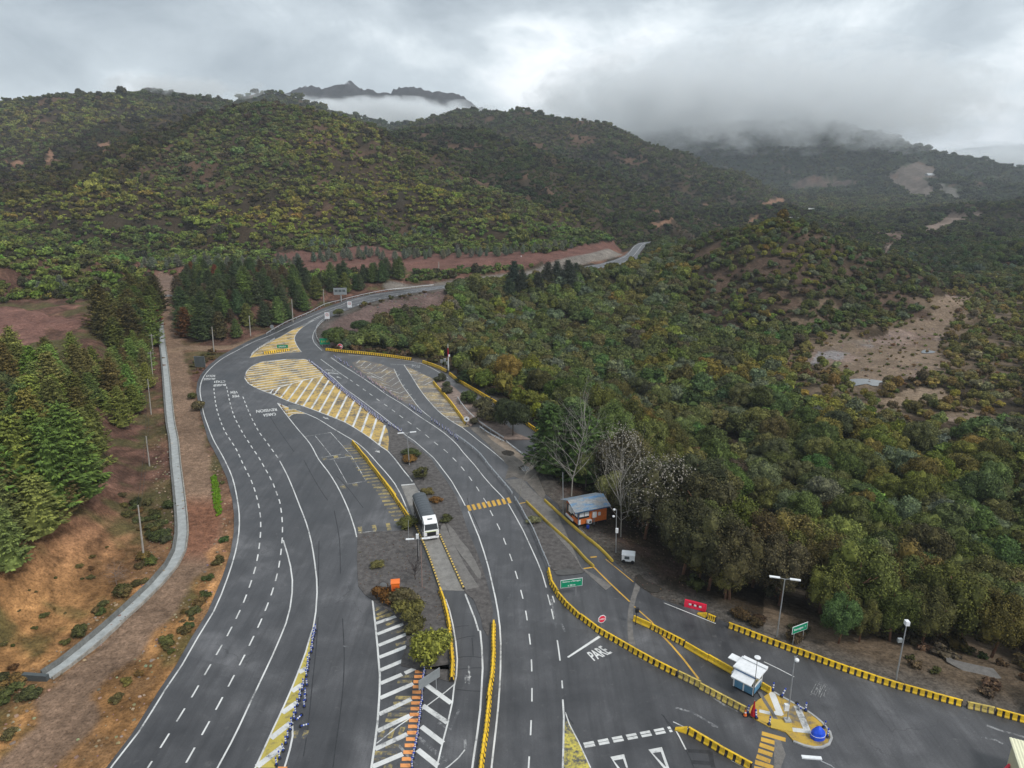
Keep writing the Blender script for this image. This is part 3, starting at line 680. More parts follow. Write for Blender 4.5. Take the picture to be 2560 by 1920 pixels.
# worn white specks and old erased lines
old = []
for s in ('J 1340,1065 1500,1110 1620,1180 1740,1250', 'K 1940,1205 2050,1245 2212,1290', 'K 1900,1290 2000,1310 2060,1340', 'H 1985,1410 1990,1490', 'H 1460,1290 1640,1440 1830,1600', 'H 1400,1460 1560,1640', 'H 1600,1420 1800,1600', 'J 1690,1240 1760,1255', 'J 660,380 760,440 880,510', 'J 960,560 1140,660', 'J 1660,930 1820,1040 1960,1105', 'H 1935,1145 1850,1330',
          'I 850,430 1000,600', 'I 720,1100 760,1330', 'I 800,1290 830,1360', 'H 1750,1260 1850,1320', 'G 1130,1470 1180,1480', 'D 900,960 880,1000 960,1090'):
    old += ribbon(smooth(tr(s), 2), 0.3)
mark('old_line', old, m_paint('erased_white_paint', (.30, .30, .30), 0.545, scale=2.5), 0.037)
thin = []
for s in ('B 980,1080 1190,1048', 'B 1190,1048 1260,1125 1330,1205', 'B 1065,1070 1130,1150 1190,1225', 'B 1110,1245 1345,1210', 'B 1130,1268 1345,1236', 'B 1215,1262 1265,1350 1320,1450', 'B 1340,1210 1400,1310 1470,1430', 'B 1265,1465 1470,1432', 'G 1245,578 1400,560'):
    thin += ribbon(smooth(tr(s), 3), 0.13)
mark('bay_line', thin, MWW, 0.038)
# ---- yellow fields with white bars
UP = tr('B 985,468 800,472 650,488 560,530 520,580 512,620 540,660 640,712 715,738 735,705 870,665 1000,630 1138,598 1120,575 1010,478')
LO = tr('B 715,738 740,750 850,798 1000,848 1150,905 1300,965 1400,1023 1500,1090 1590,1160 1643,1195 1650,1100 1640,1030 1615,985 1550,930 1400,812 1250,695 1138,598 1000,630 870,665 735,705')
SM = tr('B 770,815 830,840 920,870 1000,900 930,897 890,903 860,925 820,870')
TRI = tr('Y 60,1160 700,1060 1200,1010 1640,985 1520,820 1440,650 1425,560 1480,430 1600,290 1750,170 1380,300 1140,440 830,605 500,760 300,890 160,1010')
mark('painted_field', [LO, UP, SM, TRI], MYF, 0.036)
P3 = tr('C 980,830 1100,890 1235,950 1212,975 1330,1110 1400,1210 1470,1290 1495,1315 1440,1325 1380,1290 1280,1220 1190,1130 1110,1030 1040,920')
P2 = tr('X 1100,300 1330,225 C 640,790 770,815 830,835 900,862 950,970 1030,1080 1100,1170 1080,1150 990,1130 900,1070 760,980 660,895 580,830')
mark('worn_painted_field', [P3], MYG, 0.036); mark('faded_painted_field', [P2], m_paint('very_worn_paint', (.36, .27, .13), 0.57, under=(.115, .10, .09), scale=1.4), 0.036)
WB = hatch(LO, *tr('B 980,830 1130,600'), 2.5, 0.52, 0.0)
WB += hatch(UP, *tr('W 1150,410 2000,290'), 2.5, 0.5) + hatch(TRI, *tr('Y 500,900 1300,770'), 4.2, 0.32) + hatch(SM, *tr('W 1620,800 1800,780'), 2.6, 0.4)
WB += ribbon(tr('B 715,738 735,705 870,665 1000,630 1138,598'), 0.4)
mark('field_bar', WB, MWH, 0.0395)
WC = []
def chev(sx, sy, n, s0, s1):   # chevron rows between two traced rows
    A = [tr(q) for q in (s0, s1)]
    for i in range(n):
        t = i/(n-1); q = [tuple(np.array(A[0][k])*(1-t)+np.array(A[1][k])*t) for k in range(len(A[0]))]
        WC.extend(ribbon(q, 0.22))
for s in ('X 1220,320 1320,230', 'X 1260,400 1350,390 1470,265', 'X 1350,432 1480,440 1640,312', 'X 1390,480 1620,490 1810,345', 'X 1450,520 1720,535 1985,360', 'X 1520,600 1820,620 2100,432', 'X 1540,690 1910,710 2205,520',
          'C 690,880 820,945 925,880', 'C 720,915 850,970 945,905', 'C 780,965 880,1000 960,945', 'C 820,1000 920,1028 985,985', 'C 870,1030 945,1055 1010,1025', 'C 930,1075 1000,1085 1040,1060', 'C 990,1110 1030,1115 1070,1100',
          'C 1000,865 1040,885 1085,875', 'C 1030,905 1070,910 1110,890', 'C 1060,945 1090,940 1140,908', 'C 1090,965 1130,960 1180,932', 'C 1110,990 1150,985 1215,950'):
    WC += ribbon(tr(s), 0.26)
WC += hatch(tr('C 1120,1000 1215,975 1330,1110 1400,1210 1470,1290 1440,1325 1380,1290 1280,1220 1190,1130 1120,1040'), *tr('C 1200,1100 1310,1108'), 3.0, 0.26)
mark('worn_chevron', WC, MWW, 0.0395)
GORE = smooth(tr('H 650,360 628,480 580,645 520,805 460,955 390,1115 300,1305 200,1525 135,1659'), 3)+tr('H 310,1659 335,1600 385,1450 440,1265 500,1085 550,930 590,800 612,650')
mark('mustard_field', [GORE], MYB, 0.036)
WG = []
for s in ('520,818 588,780', '458,985 552,922', '372,1175 505,1082', '272,1400 448,1262', '150,1650 375,1475'): WG += ribbon(tr('H '+s), 0.75)
WG += ribbon(smooth(tr('H 462,1260 465,1380 440,1500 395,1650'), 2), 0.2)
mark('gore_bar', WG, MWH, 0.0395)
# faded yellow ladders
YL = []
YL += hatch(tr('B 1282,1142 1360,1132 1470,1270 1600,1440 1700,1570 1480,1440 1400,1340 1340,1240'), *tr('B 1480,1440 1560,1432'), 1.55, 0.7)
YL += hatch(tr('B 1515,1465 1600,1452 1700,1580 G 1560,370 1650,490 1550,500 1480,400 1420,290'), *tr('B 1600,1590 1700,1582'), 1.55, 0.75)
YL += dashes(tr('B 1125,1257 1345,1222'), 1.3, 0.9, 1.5)+dashes(tr('B 1270,1485 1460,1452'), 1.5, 0.9, 1.5)+dashes(tr('G 1250,560 1510,525'), 2.6, 0.7, 1.7)
for s in ('1400,230 1300,330', '1290,400 1410,345', '1335,470 1475,440', '1375,575 1480,545', '1370,620 1460,600', '1400,850 1530,850', '1390,900 1520,895', '1370,1040 1510,1042', '1350,1090 1505,1092', '1340,1140 1500,1140', '1305,1190 1480,1190', '1285,1240 1480,1240', '1240,1390 1260,1330', '1320,1400 1350,1310', '1410,1370 1440,1300', '1285,1470 1400,1470', '1190,1530 1385,1530', '1180,1585 1310,1585', '1270,1645 1345,1645',
          '1190,270 1260,225', '1210,310 1310,262', '480,1400 500,1330', '560,1400 590,1330', '1200,345 1320,300'): YL += ribbon(tr('H '+s), 0.55)
mark('faded_bar', YL, MYW, 0.0375)
YC = []
for x in (545, 583, 624, 664, 703, 741, 780, 820, 860):
    t = (x-545)/315; y0 = 1328-60*t
    YC.append(quad(f'D {x-20},{y0-18} {x+2},{y0-24} {x+22},{y0+18} {x},{y0+26}'))
mark('crossing_bar', YC, MYL, 0.039)
YB = []
for s in ('1272,835 1558,915', '1262,905 1425,950', '1245,970 1420,1030', '1228,1040 1400,1098', '1208,1110 1375,1175', '1190,1180 1410,1250', '1180,1255 1380,1300'): YB += ribbon(tr('L '+s), 0.6)
YB += ribbon(smooth(tr('J 930,65 1100,215 1185,320'), 2), 0.2)+ribbon(smooth(tr('J 1180,325 1300,450 1420,590 1565,780'), 2), 0.26)
YB += ribbon(smooth(tr('I 1050,840 1180,970 1340,1120'), 2), 0.24)+ribbon(smooth(tr('I 1150,785 1280,890 1370,965'), 2), 0.13)+ribbon(tr('I 960,862 1055,848'), 0.3)+ribbon(tr('I 1030,770 1080,765'), 0.35)
YB += ribbon(tr('I 470,345 525,335'), 0.25)+ribbon(tr('H 1990,100 2110,82'), 0.25)+ribbon(tr('G 1950,985 2050,970'), 0.2)
mark('yellow_line', YB, MYL, 0.039)
tri2 = tr('J 245,1195 290,1205 330,1300 395,1420 500,1659 560,1800 225,1800 232,1400')
mark('yellow_gore', [tri2], m_paint('cracked_yellow_paint', (.60, .50, .08), 0.50, scale=2.4), 0.036)
OR_ = []
pads = [(1580, 812), (1574, 855), (1568, 900), (1563, 945), (1560, 992), (1555, 1040), (1550, 1088), (1545, 1138), (1538, 1190), (1532, 1242), (1525, 1295), (1517, 1350), (1508, 1407), (1497, 1462), (1485, 1522), (1473, 1582), (1460, 1640), (1445, 1705)]
for i, (x, y) in enumerate(pads):
    h = 13+i*0.25; w = 36+i*0.55; OR_.append(quad(f'H {x-w},{y-h} {x+w},{y-h} {x+w},{y+h} {x-w},{y+h}'))
OR_.append(quad('H 335,1650 418,1650 418,1700 335,1700'))
mark('crossing_pad', OR_, MOR, 0.048)
# ------------------------------------------------------------------ lettering painted on the road
def text_mesh(txt):
    cu = bpy.data.curves.new('t', 'FONT'); cu.body = txt; cu.align_x = 'CENTER'; cu.align_y = 'CENTER'; cu.offset = 0.02
    o = bpy.data.objects.new('t', cu); C.objects.link(o); dg = bpy.context.evaluated_depsgraph_get()
    me = bpy.data.meshes.new_from_object(o.evaluated_get(dg)); bpy.data.objects.remove(o); bpy.data.curves.remove(cu); return me
def fit_text(txt, q, z, name, m, parent):
    """q: four ground points: bottom-left, bottom-right, top-left, top-right as the reader sees them"""
    me = text_mesh(txt); co = np.array([v.co[:] for v in me.vertices]); lo, hi = co.min(0), co.max(0)
    u = (co[:, 0]-lo[0])/(hi[0]-lo[0]); v = (co[:, 1]-lo[1])/(hi[1]-lo[1]); q = [np.array(k) for k in q]
    P = (1-u)[:, None]*(1-v)[:, None]*q[0]+u[:, None]*(1-v)[:, None]*q[1]+(1-u)[:, None]*v[:, None]*q[2]+u[:, None]*v[:, None]*q[3]
    for i, vv in enumerate(me.vertices): vv.co = (P[i, 0], P[i, 1], z)
    bm = bmesh.new(); bm.from_mesh(me)
    for f in bm.faces:
        if f.normal.z < 0: f.normal_flip()
    bm.to_mesh(me); bm.free()
    return link(name, me, m, parent)
for t, q in (('SOLO', 'W 360,205 190,205 350,238 178,240'), ('BUSES', 'W 362,262 150,262 338,292 135,302'), ('CTAS', 'W 540,308 372,308 540,342 360,352'),
             ('BUSES', 'W 555,368 352,378 550,405 335,418'), ('VEH', 'W 765,500 640,500 778,545 640,550'), ('PES', 'W 788,568 672,574 800,612 664,620'),
             ('REVISION', 'W 1478,815 1108,852 1500,862 1112,905'), ('CARGA', 'W 1462,900 1235,925 1480,948 1238,975')):
    fit_text(t, tr(q), 0.046, 'lettering', MWH, road)
for t, q, m in (('BASCULA', 'X 350,525 600,500 400,500 650,490', None), ):
    pass
fit_text('BASCULA', tr('X 340,510 690,560 420,480 700,505'), 0.046, 'lettering', MWW, road)
fit_text('RETORNO', tr('X 440,605 750,625 450,565 760,580'), 0.046, 'lettering', MWW, road)
fit_text('PARE', tr('I 1060,1590 1205,1525 1000,1525 1110,1468'), 0.046, 'lettering', MWH, road)
fit_text('PARE', tr('C 1040,850 1105,850 1045,828 1112,830'), 0.046, 'lettering', MWW, road)
fit_text('LENTO', tr('K 650,985 770,1012 705,885 815,910'), 0.046, 'lettering', m_paint('nearly_gone_white_paint', (.30, .30, .29), 0.56, scale=3.0), road)
# ------------------------------------------------------------------ medians, verges, kerbs, concrete pads
def S(name, poly, z0, z1, m): return link(name, slab(poly, z0, z1), m, kind='structure')
S('gravel_median', tr('B 1655,988 1700,1012 1760,1055 C 985,1408 1060,1455 1130,1515 1200,1580 D 290,1010 350,1090 400,1165 445,1240 470,1310 495,1380 I 50,530 130,720 190,890 235,1060 262,1200 250,1280 225,1400 '
   '180,1330 165,1250 110,1110 45,1052 G 2090,1035 1990,815 1890,590 1830,420 1775,330 1735,240 1690,180 B 1860,1450 1800,1370 1730,1280 1660,1200 1655,1100'), 0.0, 0.09, MGRAV)
S('soil_median', tr('G 1245,590 1330,572 1600,560 1690,510 1700,560 1760,740 1850,950 1893,1050 1930,1200 1955,1350 1965,1500 1968,1659 H 1845,750 1842,900 1730,868 1640,835 1560,792 1420,760 1425,700 1480,560 1440,385 1340,290 1200,205 1100,130 1045,60 G 1250,1000 1240,800'), 0.0, 0.10, MGRAV)
S('concrete_lane', tr('G 1590,206 1700,197 1770,335 1890,570 1990,800 2090,1035 1905,1030 1840,860 1760,640 1690,460 1660,380'), 0.0, 0.05, MCON)
S('concrete_walkway', tr('G 1950,500 2010,560 2060,640 2115,700 2175,800 2222,900 2215,945 2190,930 2120,830 2050,740 1985,640'), 0.0, 0.115, MPATCH)
S('concrete_walkway', tr('G 1890,560 1925,490 1990,640 2100,850 2205,1010 2100,1030 1995,810'), 0.0, 0.112, MPATCH)
S('planted_island', tr('Q 50,660 110,640 200,690 370,800 520,930 760,1080 1000,1230 1150,1350 1400,1560 1640,1659 Q 1200,1659 1000,1540 850,1440 740,1350 640,1440 560,1390 420,1200 230,950 100,800'), 0.0, 0.25, MSOILP)
S('dirt_verge', tr('D 540,690 625,690 720,745 850,815 980,925 1060,1010 1090,1080 1150,1220 1130,1265 1060,1190 1000,1120 900,1080 830,1100 860,1000 700,830 600,740'), 0.0, 0.06, m_simple('sandy_ground', (.13, .115, .10), 0.9, 0, 0.35, 0.5))
S('dirt_verge', tr('D 640,700 720,745 850,815 980,925 1055,1005 1045,1035 960,960 850,880 720,790'), 0.0, 0.075, m_simple('sand', (.24, .19, .145), 0.9, 0, 0.3, 0.7))
S('concrete_lane', tr('D 830,1110 960,1095 1060,1200 1140,1268 1250,1390 I 960,850 1200,995 1150,1030 970,870 700,520 520,330'), 0.0, 0.068, MPATCH)
S('gravel_verge', tr('I 470,350 520,340 600,440 760,600 900,760 960,860 990,885 900,880 740,875 700,850 640,700 560,520'), 0.0, 0.10, MGRAV)
S('pale_patch', tr('I 1385,975 1425,985 1420,1020 1395,1080 1370,1180 1362,1300 1370,1400 1388,1460 1335,1455 1325,1380 1322,1260 1330,1180 1350,1090'), 0.0, 0.036, MPATCH)
S('pale_patch', tr('L 1425,850 1480,870 1560,1090 1540,1140 1500,1250 1520,1400 1420,1400 1420,1100'), 0.0, 0.036, MPATCH)
for s in ('D 800,885 840,872 900,885 905,905 870,918 820,910', 'D 935,1005 970,992 1020,1005 1025,1030 980,1042 945,1030', 'D 1080,1540 1110,1515 1160,1530 1190,1560 1150,1600 1100,1580', 'I 1385,915 1420,905 1460,950 1560,990 1620,1025 1510,1050 1430,1010 1380,960', 'I 745,885 800,870 900,872 985,890 900,908 760,910'):
    link('puddle', flat_faces([smooth(tr(s)+tr(s)[:1], 0.8)[:-1]], 0.118 if s[0] == 'I' and '745' in s else 0.083), MPUD, kind='structure')
# dark tar joints
TJ = []
for s in ('H 690,330 670,620 640,900 600,1300 560,1560', 'H 905,340 920,700 900,1050 840,1500 820,1659', 'G 820,0 900,150 980,280 1010,320', 'G 1060,400 1100,620 1110,900', 'G 940,640 935,1000', 'I 165,940 190,1050 210,1200 200,1300', 'J 240,1110 330,1230', 'J 1200,1130 1330,1280 1480,1560 1520,1659', 'B 700,900 760,1000 900,1200',
          'V 800,75 950,45 1090,40', 'V 840,325 1050,270 1220,250', 'V 870,700 1000,680 1200,680 1350,700', 'V 870,945 1100,920 1350,910', 'V 820,1360 1100,1390 1330,1400', 'V 1160,290 1180,500 1185,680', 'L 90,620 140,720 220,800', 'G 1080,130 1150,200 1290,380', 'D 60,1500 200,1659', 'G 2110,300 2140,400 2212,560'):
    TJ += ribbon(smooth(tr(s), 2), 0.13)
for s in ('L 380,1045 660,1060', 'L 420,1180 700,1200', 'L 650,1050 670,1180 690,1250'): TJ += ribbon(tr(s), 0.5)
mark('tar_joint', TJ, MDARK, 0.0345)
# ------------------------------------------------------------------ vegetation
rng = np.random.default_rng(7); random.seed(7)
def m_leaf(name, src):
    m, nt, b = mat(name)
    if src == 'inst':
        t = N(nt, 'ShaderNodeAttribute', attribute_type='INSTANCER', attribute_name='tint').outputs[0]
    else: t = nt.nodes.new('ShaderNodeObjectInfo').outputs['Color']
    oc = nt.nodes.new('ShaderNodeTexCoord').outputs['Object']
    n1 = noise(nt, oc, 1.1, 3, 0.6); rnd = nt.nodes.new('ShaderNodeNewGeometry').outputs['Random Per Island']
    c = mix(nt, 1, t, ramp(nt, n1, [(0.35, 0.70), (0.65, 1.30)]), 'MULTIPLY')
    c = mix(nt, 1, c, ramp(nt, rnd, [(0.0, (.48, .48, .46)), (0.5, (.9, .9, .9)), (1.0, (1.75, 1.68, 1.25))]), 'MULTIPLY')
    setc(nt, b.inputs['Base Color'], c); b.inputs['Roughness'].default_value = 0.7; b.inputs['Specular IOR Level'].default_value = 0.06
    return m
ML = m_leaf('foliage', 'obj'); MLI = m_leaf('foliage_mass', 'inst')
MBARK = m_simple('bark', (.11, .085, .065), 0.9, 0, 0.35, 3, obj=True); MBARE = m_simple('pale_bark', (.27, .25, .22), 0.9, 0, 0.3, 3, obj=True)
MBARKR = m_simple('red_bark', (.20, .10, .06), 0.9, 0, 0.35, 3, obj=True); MBLOS = m_simple('blossom', (.22, .20, .165), 0.8, 0, 0.2, 3, obj=True)
def mesh_np(name, V, F, M, mats=None):
    me = bpy.data.meshes.new(name); V = np.asarray(V, np.float32); F = np.asarray(F, np.int32)
    me.vertices.add(len(V)); me.vertices.foreach_set('co', V.ravel()); me.loops.add(F.size); me.loops.foreach_set('vertex_index', F.ravel())
    me.polygons.add(len(F)); me.polygons.foreach_set('loop_start', np.arange(0, F.size, F.shape[1], dtype=np.int32))
    me.polygons.foreach_set('loop_total', np.full(len(F), F.shape[1], np.int32)); me.update(); me.validate(); me.materials.append(M); return me
def quads(P, nrm, up, L, Wd):
    """leaf clumps: centre P, normal, long axis, sizes"""
    n = len(P); nrm = nrm/np.linalg.norm(nrm, axis=1)[:, None]
    a = up-nrm*(up*nrm).sum(1)[:, None]; a /= np.linalg.norm(a, axis=1)[:, None]+1e-9; b = np.cross(nrm, a)
    L = L[:, None]; Wd = Wd[:, None]
    V = np.stack([P-a*L*.5, P+b*Wd*.5+a*L*.05-nrm*Wd*.12, P+a*L*.5, P-b*Wd*.5+a*L*.05-nrm*Wd*.12], 1).reshape(-1, 3)
    return V, np.arange(n*4).reshape(-1, 4)
def ico(sub=1):
    bm = bmesh.new(); bmesh.ops.create_icosphere(bm, subdivisions=sub, radius=1)
    v = np.array([x.co[:] for x in bm.verts]); f = np.array([[q.index for q in x.verts]+[x.verts[2].index] for x in bm.faces]); bm.free(); return v, f[:, :3]
IV, IF = ico(1)
def crown_mesh(name, r, blobs, nleaf, leaf, M, rg, flat=0.8, core=0.8, blobr=(0.34, 0.5), z0=None, outl=0.55):
    Vs = []; Fs = []; o = 0
    bl = []
    for k in range(blobs):
        t = rg.uniform(0, 2*math.pi); u = rg.uniform(-0.25, 1.0); q = math.sqrt(max(0, 1-u*u))
        s = rg.uniform(0.5, 0.78)*r; br = rg.uniform(*blobr)*r
        bl.append((np.array([q*math.cos(t)*s, q*math.sin(t)*s, u*s*flat]), br))
    bl.append((np.zeros(3), r*0.62))
    w = np.array([b[1]**2 for b in bl]); w /= w.sum()
    for (c, br), ww in zip(bl, w):
        n = int(nleaf*ww)+3; d = rg.normal(size=(n, 3)); d[:, 2] += 0.45; d /= np.linalg.norm(d, axis=1)[:, None]
        rad = br*(0.72+0.36*rg.random(n)); P = c+d*rad[:, None]*np.array([1, 1, flat])
        nr = d+rg.normal(size=(n, 3))*outl; up = rg.normal(size=(n, 3))
        V, F = quads(P, nr, up, leaf*rg.uniform(.7, 1.4, n), leaf*rg.uniform(.5, .9, n))
        Vs.append(V); Fs.append(F+o); o += len(V)
    V = np.concatenate(Vs); F = np.concatenate(Fs)
    if core:
        for (c, br), ww in zip(bl, w):
            v = IV*(br*core)*np.array([1, 1, flat])*(1+0.18*rg.normal(size=(len(IV), 1)))+c
            F = np.concatenate([F, np.concatenate([IF, IF[:, :1]], 1)*0+np.concatenate([IF, IF[:, 2:]], 1)+len(V)]); V = np.concatenate([V, v])
    z0 = r*flat*0.75 if z0 is None else z0; V[:, 2] += z0
    # triangles carried as quads with a doubled corner are split off cleanly
    me = bpy.data.meshes.new(name); fl = []
    for q in F.tolist(): fl.append(q[:3] if q[2] == q[3] else q)
    me.from_pydata(V.tolist(), [], fl); me.update(); me.materials.append(M); return me
def conifer_mesh(name, H, Rm, nb, M, rg, droop=0.15, spr=12, lf=0.75, power=0.8, base=0.08, ragged=0.25):
    Vs = []; Fs = []; o = 0
    P = []; Nn = []; U = []; Ls = []; Ws = []
    for k in range(nb):
        t = (k+rg.random())/nb; h = H*(base+(0.97-base)*t**0.85); r = Rm*(1-h/H*0.96)**power*rg.uniform(1-ragged, 1.08)
        az = k*2.39996+rg.uniform(-.3, .3); d = np.array([math.cos(az), math.sin(az), 0]); rise = rg.uniform(0.12, 0.5)*r
        n = max(4, int(spr*(0.35+r/Rm)))
        for j in range(n):
            s = (0.18+0.82*(j+rg.random())/n); side = rg.choice([-1, 1]); fan = rg.uniform(0.1, 0.9)*(1-s*0.55)
            c = d*r*s+np.array([0, 0, h+rise*s**1.6-droop*r*s]); tang = d*1.0+np.array([-d[1], d[0], 0])*side*fan*1.2+np.array([0, 0, 0.35+0.25*rg.random()])
            c = c+np.array([-d[1], d[0], 0])*side*fan*r*0.26
            P.append(c); U.append(tang); Nn.append(np.array([0, 0, 1.0])+d*0.35+rg.normal(size=3)*0.35)
            q = lf*(0.55+0.6*r/Rm)*rg.uniform(.7, 1.25); Ls.append(q*1.5); Ws.append(q*0.55)
    for k in range(6):
        P.append(np.array([0, 0, H*rg.uniform(.9, 1.0)])); U.append(np.array([rg.normal()*.3, rg.normal()*.3, 1])); Nn.append(rg.normal(size=3)); Ls.append(lf*1.4); Ws.append(lf*.4)
    V, F = quads(np.array(P), np.array(Nn), np.array(U), np.array(Ls), np.array(Ws))
    fl = F.tolist(); V = V.tolist(); n = 9; o = len(V)
    for i, (f, hh) in enumerate(((0.50, base+0.01), (0.42, 0.4), (0.2, 0.75), (0.02, 0.93))):
        for k in range(n):
            a = 2*math.pi*k/n; rr = Rm*f*rg.uniform(.8, 1.15); V.append([rr*math.cos(a), rr*math.sin(a), H*hh])
    for i in range(3):
        for k in range(n): fl.append([o+i*n+k, o+i*n+(k+1) % n, o+(i+1)*n+(k+1) % n, o+(i+1)*n+k])
    me = bpy.data.meshes.new(name); me.from_pydata(V, [], fl); me.update(); me.materials.append(M); return me
def trunk_mesh(h, r, M, rg, limbs=4, lean=0.05):
    b = MB(); top = Vector((rg.normal()*lean*h, rg.normal()*lean*h, h)); mid_ = top*0.5+Vector((rg.normal()*.04*h, rg.normal()*.04*h, 0))
    b.tube([(0, 0, -0.8), tuple(mid_), tuple(top)], [r, r*.75, r*.3], 7)
    for k in range(limbs):
        a = k*2.4+rg.random(); s = mid_.lerp(top, rg.uniform(0, .6)); e = s+Vector((math.cos(a), math.sin(a), 0.8))*h*rg.uniform(.25, .4)
        b.tube([tuple(s), tuple(s.lerp(e, .5)+Vector((0, 0, -.05*h))), tuple(e)], [r*.45, r*.3, r*.12], 5)
    me = b.mesh('trunk', True); me.materials.append(M); return me
def bare_mesh(H, M, rg, depth=4, spread=0.5, wig=0.16, n0=9, r0=0.16):
    b = MB()
    def br(p, d, L, r, dep):
        pts = [p]; q = p.copy(); dd = d.copy()
        for i in range(4):
            dd = (dd+Vector(rg.normal(size=3))*wig+Vector((0, 0, 0.07))).normalized(); q = q+dd*L/4; pts.append(q.copy())
        b.tube([tuple(x) for x in pts], [r*(1-i*0.19) for i in range(5)], 5 if dep < 2 else 3, cap=False)
        if dep >= depth: return
        for k in range(rg.integers(3, 5) if dep else n0):
            t = rg.uniform(0.25, 1.0) if dep else rg.uniform(0.22, 1.0); i = min(3, int(t*4)); s = pts[i].lerp(pts[i+1], t*4-i)
            a = rg.uniform(0, 2*math.pi); u = d.orthogonal().normalized(); u.rotate(Matrix.Rotation(a, 3, d))
            br(s, (d*0.8+u*rg.uniform(.7, 1.3)*spread*2).normalized(), L*rg.uniform(.42, .62), r*0.5*(1-t*.35), dep+1)
    br(Vector((0, 0, -0.5)), Vector((0, 0, 1)), H*0.85, r0, 0)
    me = b.mesh('bare', False); me.materials.append(M); return me
rg = np.random.default_rng(11)
P_BROAD = [(crown_mesh('crown', 3.6, 19, 7500, 0.30, ML, rg, 0.85, 0.84, z0=3.4+.5*k), trunk_mesh(4.4, .17, MBARK, rg)) for k in range(5)]
P_EUC = [(crown_mesh('crown', 4.2, 28, 10000, 0.29, ML, rg, 1.45, 0.74, (0.26, 0.4), z0=6.1), trunk_mesh(9.5, .24, MBARKR, rg, 6)) for k in range(4)]
P_CON = [(conifer_mesh('crown', 11+k, 4.6+.3*k, 230, ML, rg, 0.02, 36, 0.55, 0.62, 0.05, 0.38), trunk_mesh(9.5, .2, MBARK, rg, 0, 0.01)) for k in range(4)]
P_SIL = [(conifer_mesh('crown', 7.5+k, 3.2, 90, ML, rg, 0.05, 16, 0.7, 0.6), trunk_mesh(5, .16, MBARK, rg, 0, 0.01)) for k in range(2)]
P_SHR = [(crown_mesh('foliage', 1.3, 9, 900, 0.22, ML, rg, 0.75, 0.8, z0=0.75), trunk_mesh(1.1, .05, MBARK, rg, 4, 0.1)) for k in range(4)]
L_TREE = [crown_mesh('tree_clump', 3.6, 13, 1300, 0.62, MLI, rg, 0.85, 0.86, z0=3.6) for k in range(5)]
L_BUSH = [crown_mesh('bush_clump', 2.0, 7, 150, 0.75, MLI, rg, 0.72, 0.88, z0=1.0) for k in range(4)]
L_CON = [conifer_mesh('conifer_clump', 8.5, 3.0, 60, MLI, rg, 0.1, 9, 1.0) for k in range(2)]
def tinted(base, v=0.25, n=1):
    b = np.tile(np.array(base, float), (n, 1)); k = rng.uniform(1-v, 1+v, (n, 1)); h = rng.normal(0, v*0.35, (n, 3)); return np.clip(b*k*(1+h), .004, .9)
def scatter(x0, x1, y0, y1, sp, jit=0.42):
    nx, ny = int((x1-x0)/sp), int((y1-y0)/(sp*0.87)); ix, iy = np.meshgrid(np.arange(nx), np.arange(ny))
    x = x0+(ix+0.5*(iy % 2))*sp+rng.uniform(-jit, jit, ix.shape)*sp; y = y0+iy*sp*0.87+rng.uniform(-jit, jit, ix.shape)*sp
    return x.ravel(), y.ravel()
def framed(x, y, mx=170, top=-2000, bot=1960):
    z = height(x, y); px, py = project(x, y, z); k = (px > -mx) & (px < 2212+mx) & (py < bot) & (py > top)
    return x[k], y[k], z[k], px[k], py[k]
def gn_stuff(name, pts, rot, scl, idx, tint, meshes, label, cat):
    me = bpy.data.meshes.new(name); me.vertices.add(len(pts)); me.vertices.foreach_set('co', np.asarray(pts, np.float32).ravel())
    for nm, tp, dat in (('rotz', 'FLOAT_VECTOR', rot), ('scl', 'FLOAT_VECTOR', scl), ('idx', 'INT', idx), ('tint', 'FLOAT_COLOR', np.concatenate([tint, np.ones((len(tint), 1))], 1))):
        a = me.attributes.new(nm, tp, 'POINT')
        a.data.foreach_set({'FLOAT_VECTOR': 'vector', 'INT': 'value', 'FLOAT_COLOR': 'color'}[tp], np.asarray(dat, np.int32 if tp == 'INT' else np.float32).ravel())
    o = link(name, me, [], kind='stuff', label=label)
    ng = bpy.data.node_groups.new(name, 'GeometryNodeTree'); ng.interface.new_socket('Geometry', in_out='INPUT', socket_type='NodeSocketGeometry'); ng.interface.new_socket('Geometry', in_out='OUTPUT', socket_type='NodeSocketGeometry')
    gi = ng.nodes.new('NodeGroupInput'); go = ng.nodes.new('NodeGroupOutput'); ip = ng.nodes.new('GeometryNodeInstanceOnPoints')
    col = bpy.data.collections.new(name)
    for i, m in enumerate(meshes): col.objects.link(bpy.data.objects.new('%s_%d' % (name, i), m))
    ci = ng.nodes.new('GeometryNodeCollectionInfo'); ci.inputs['Collection'].default_value = col; ci.inputs['Separate Children'].default_value = True; ci.inputs['Reset Children'].default_value = True
    def attr(nm, tp):
        n = ng.nodes.new('GeometryNodeInputNamedAttribute'); n.data_type = tp; n.inputs[0].default_value = nm; return n.outputs[0]
    lk = ng.links.new; lk(gi.outputs[0], ip.inputs['Points']); lk(ci.outputs[0], ip.inputs['Instance']); ip.inputs['Pick Instance'].default_value = True
    lk(attr('idx', 'INT'), ip.inputs['Instance Index']); lk(attr('rotz', 'FLOAT_VECTOR'), ip.inputs['Rotation']); lk(attr('scl', 'FLOAT_VECTOR'), ip.inputs['Scale'])
    lk(ip.outputs[0], go.inputs[0]); md = o.modifiers.new('scatter', 'NODES'); md.node_group = ng; return o
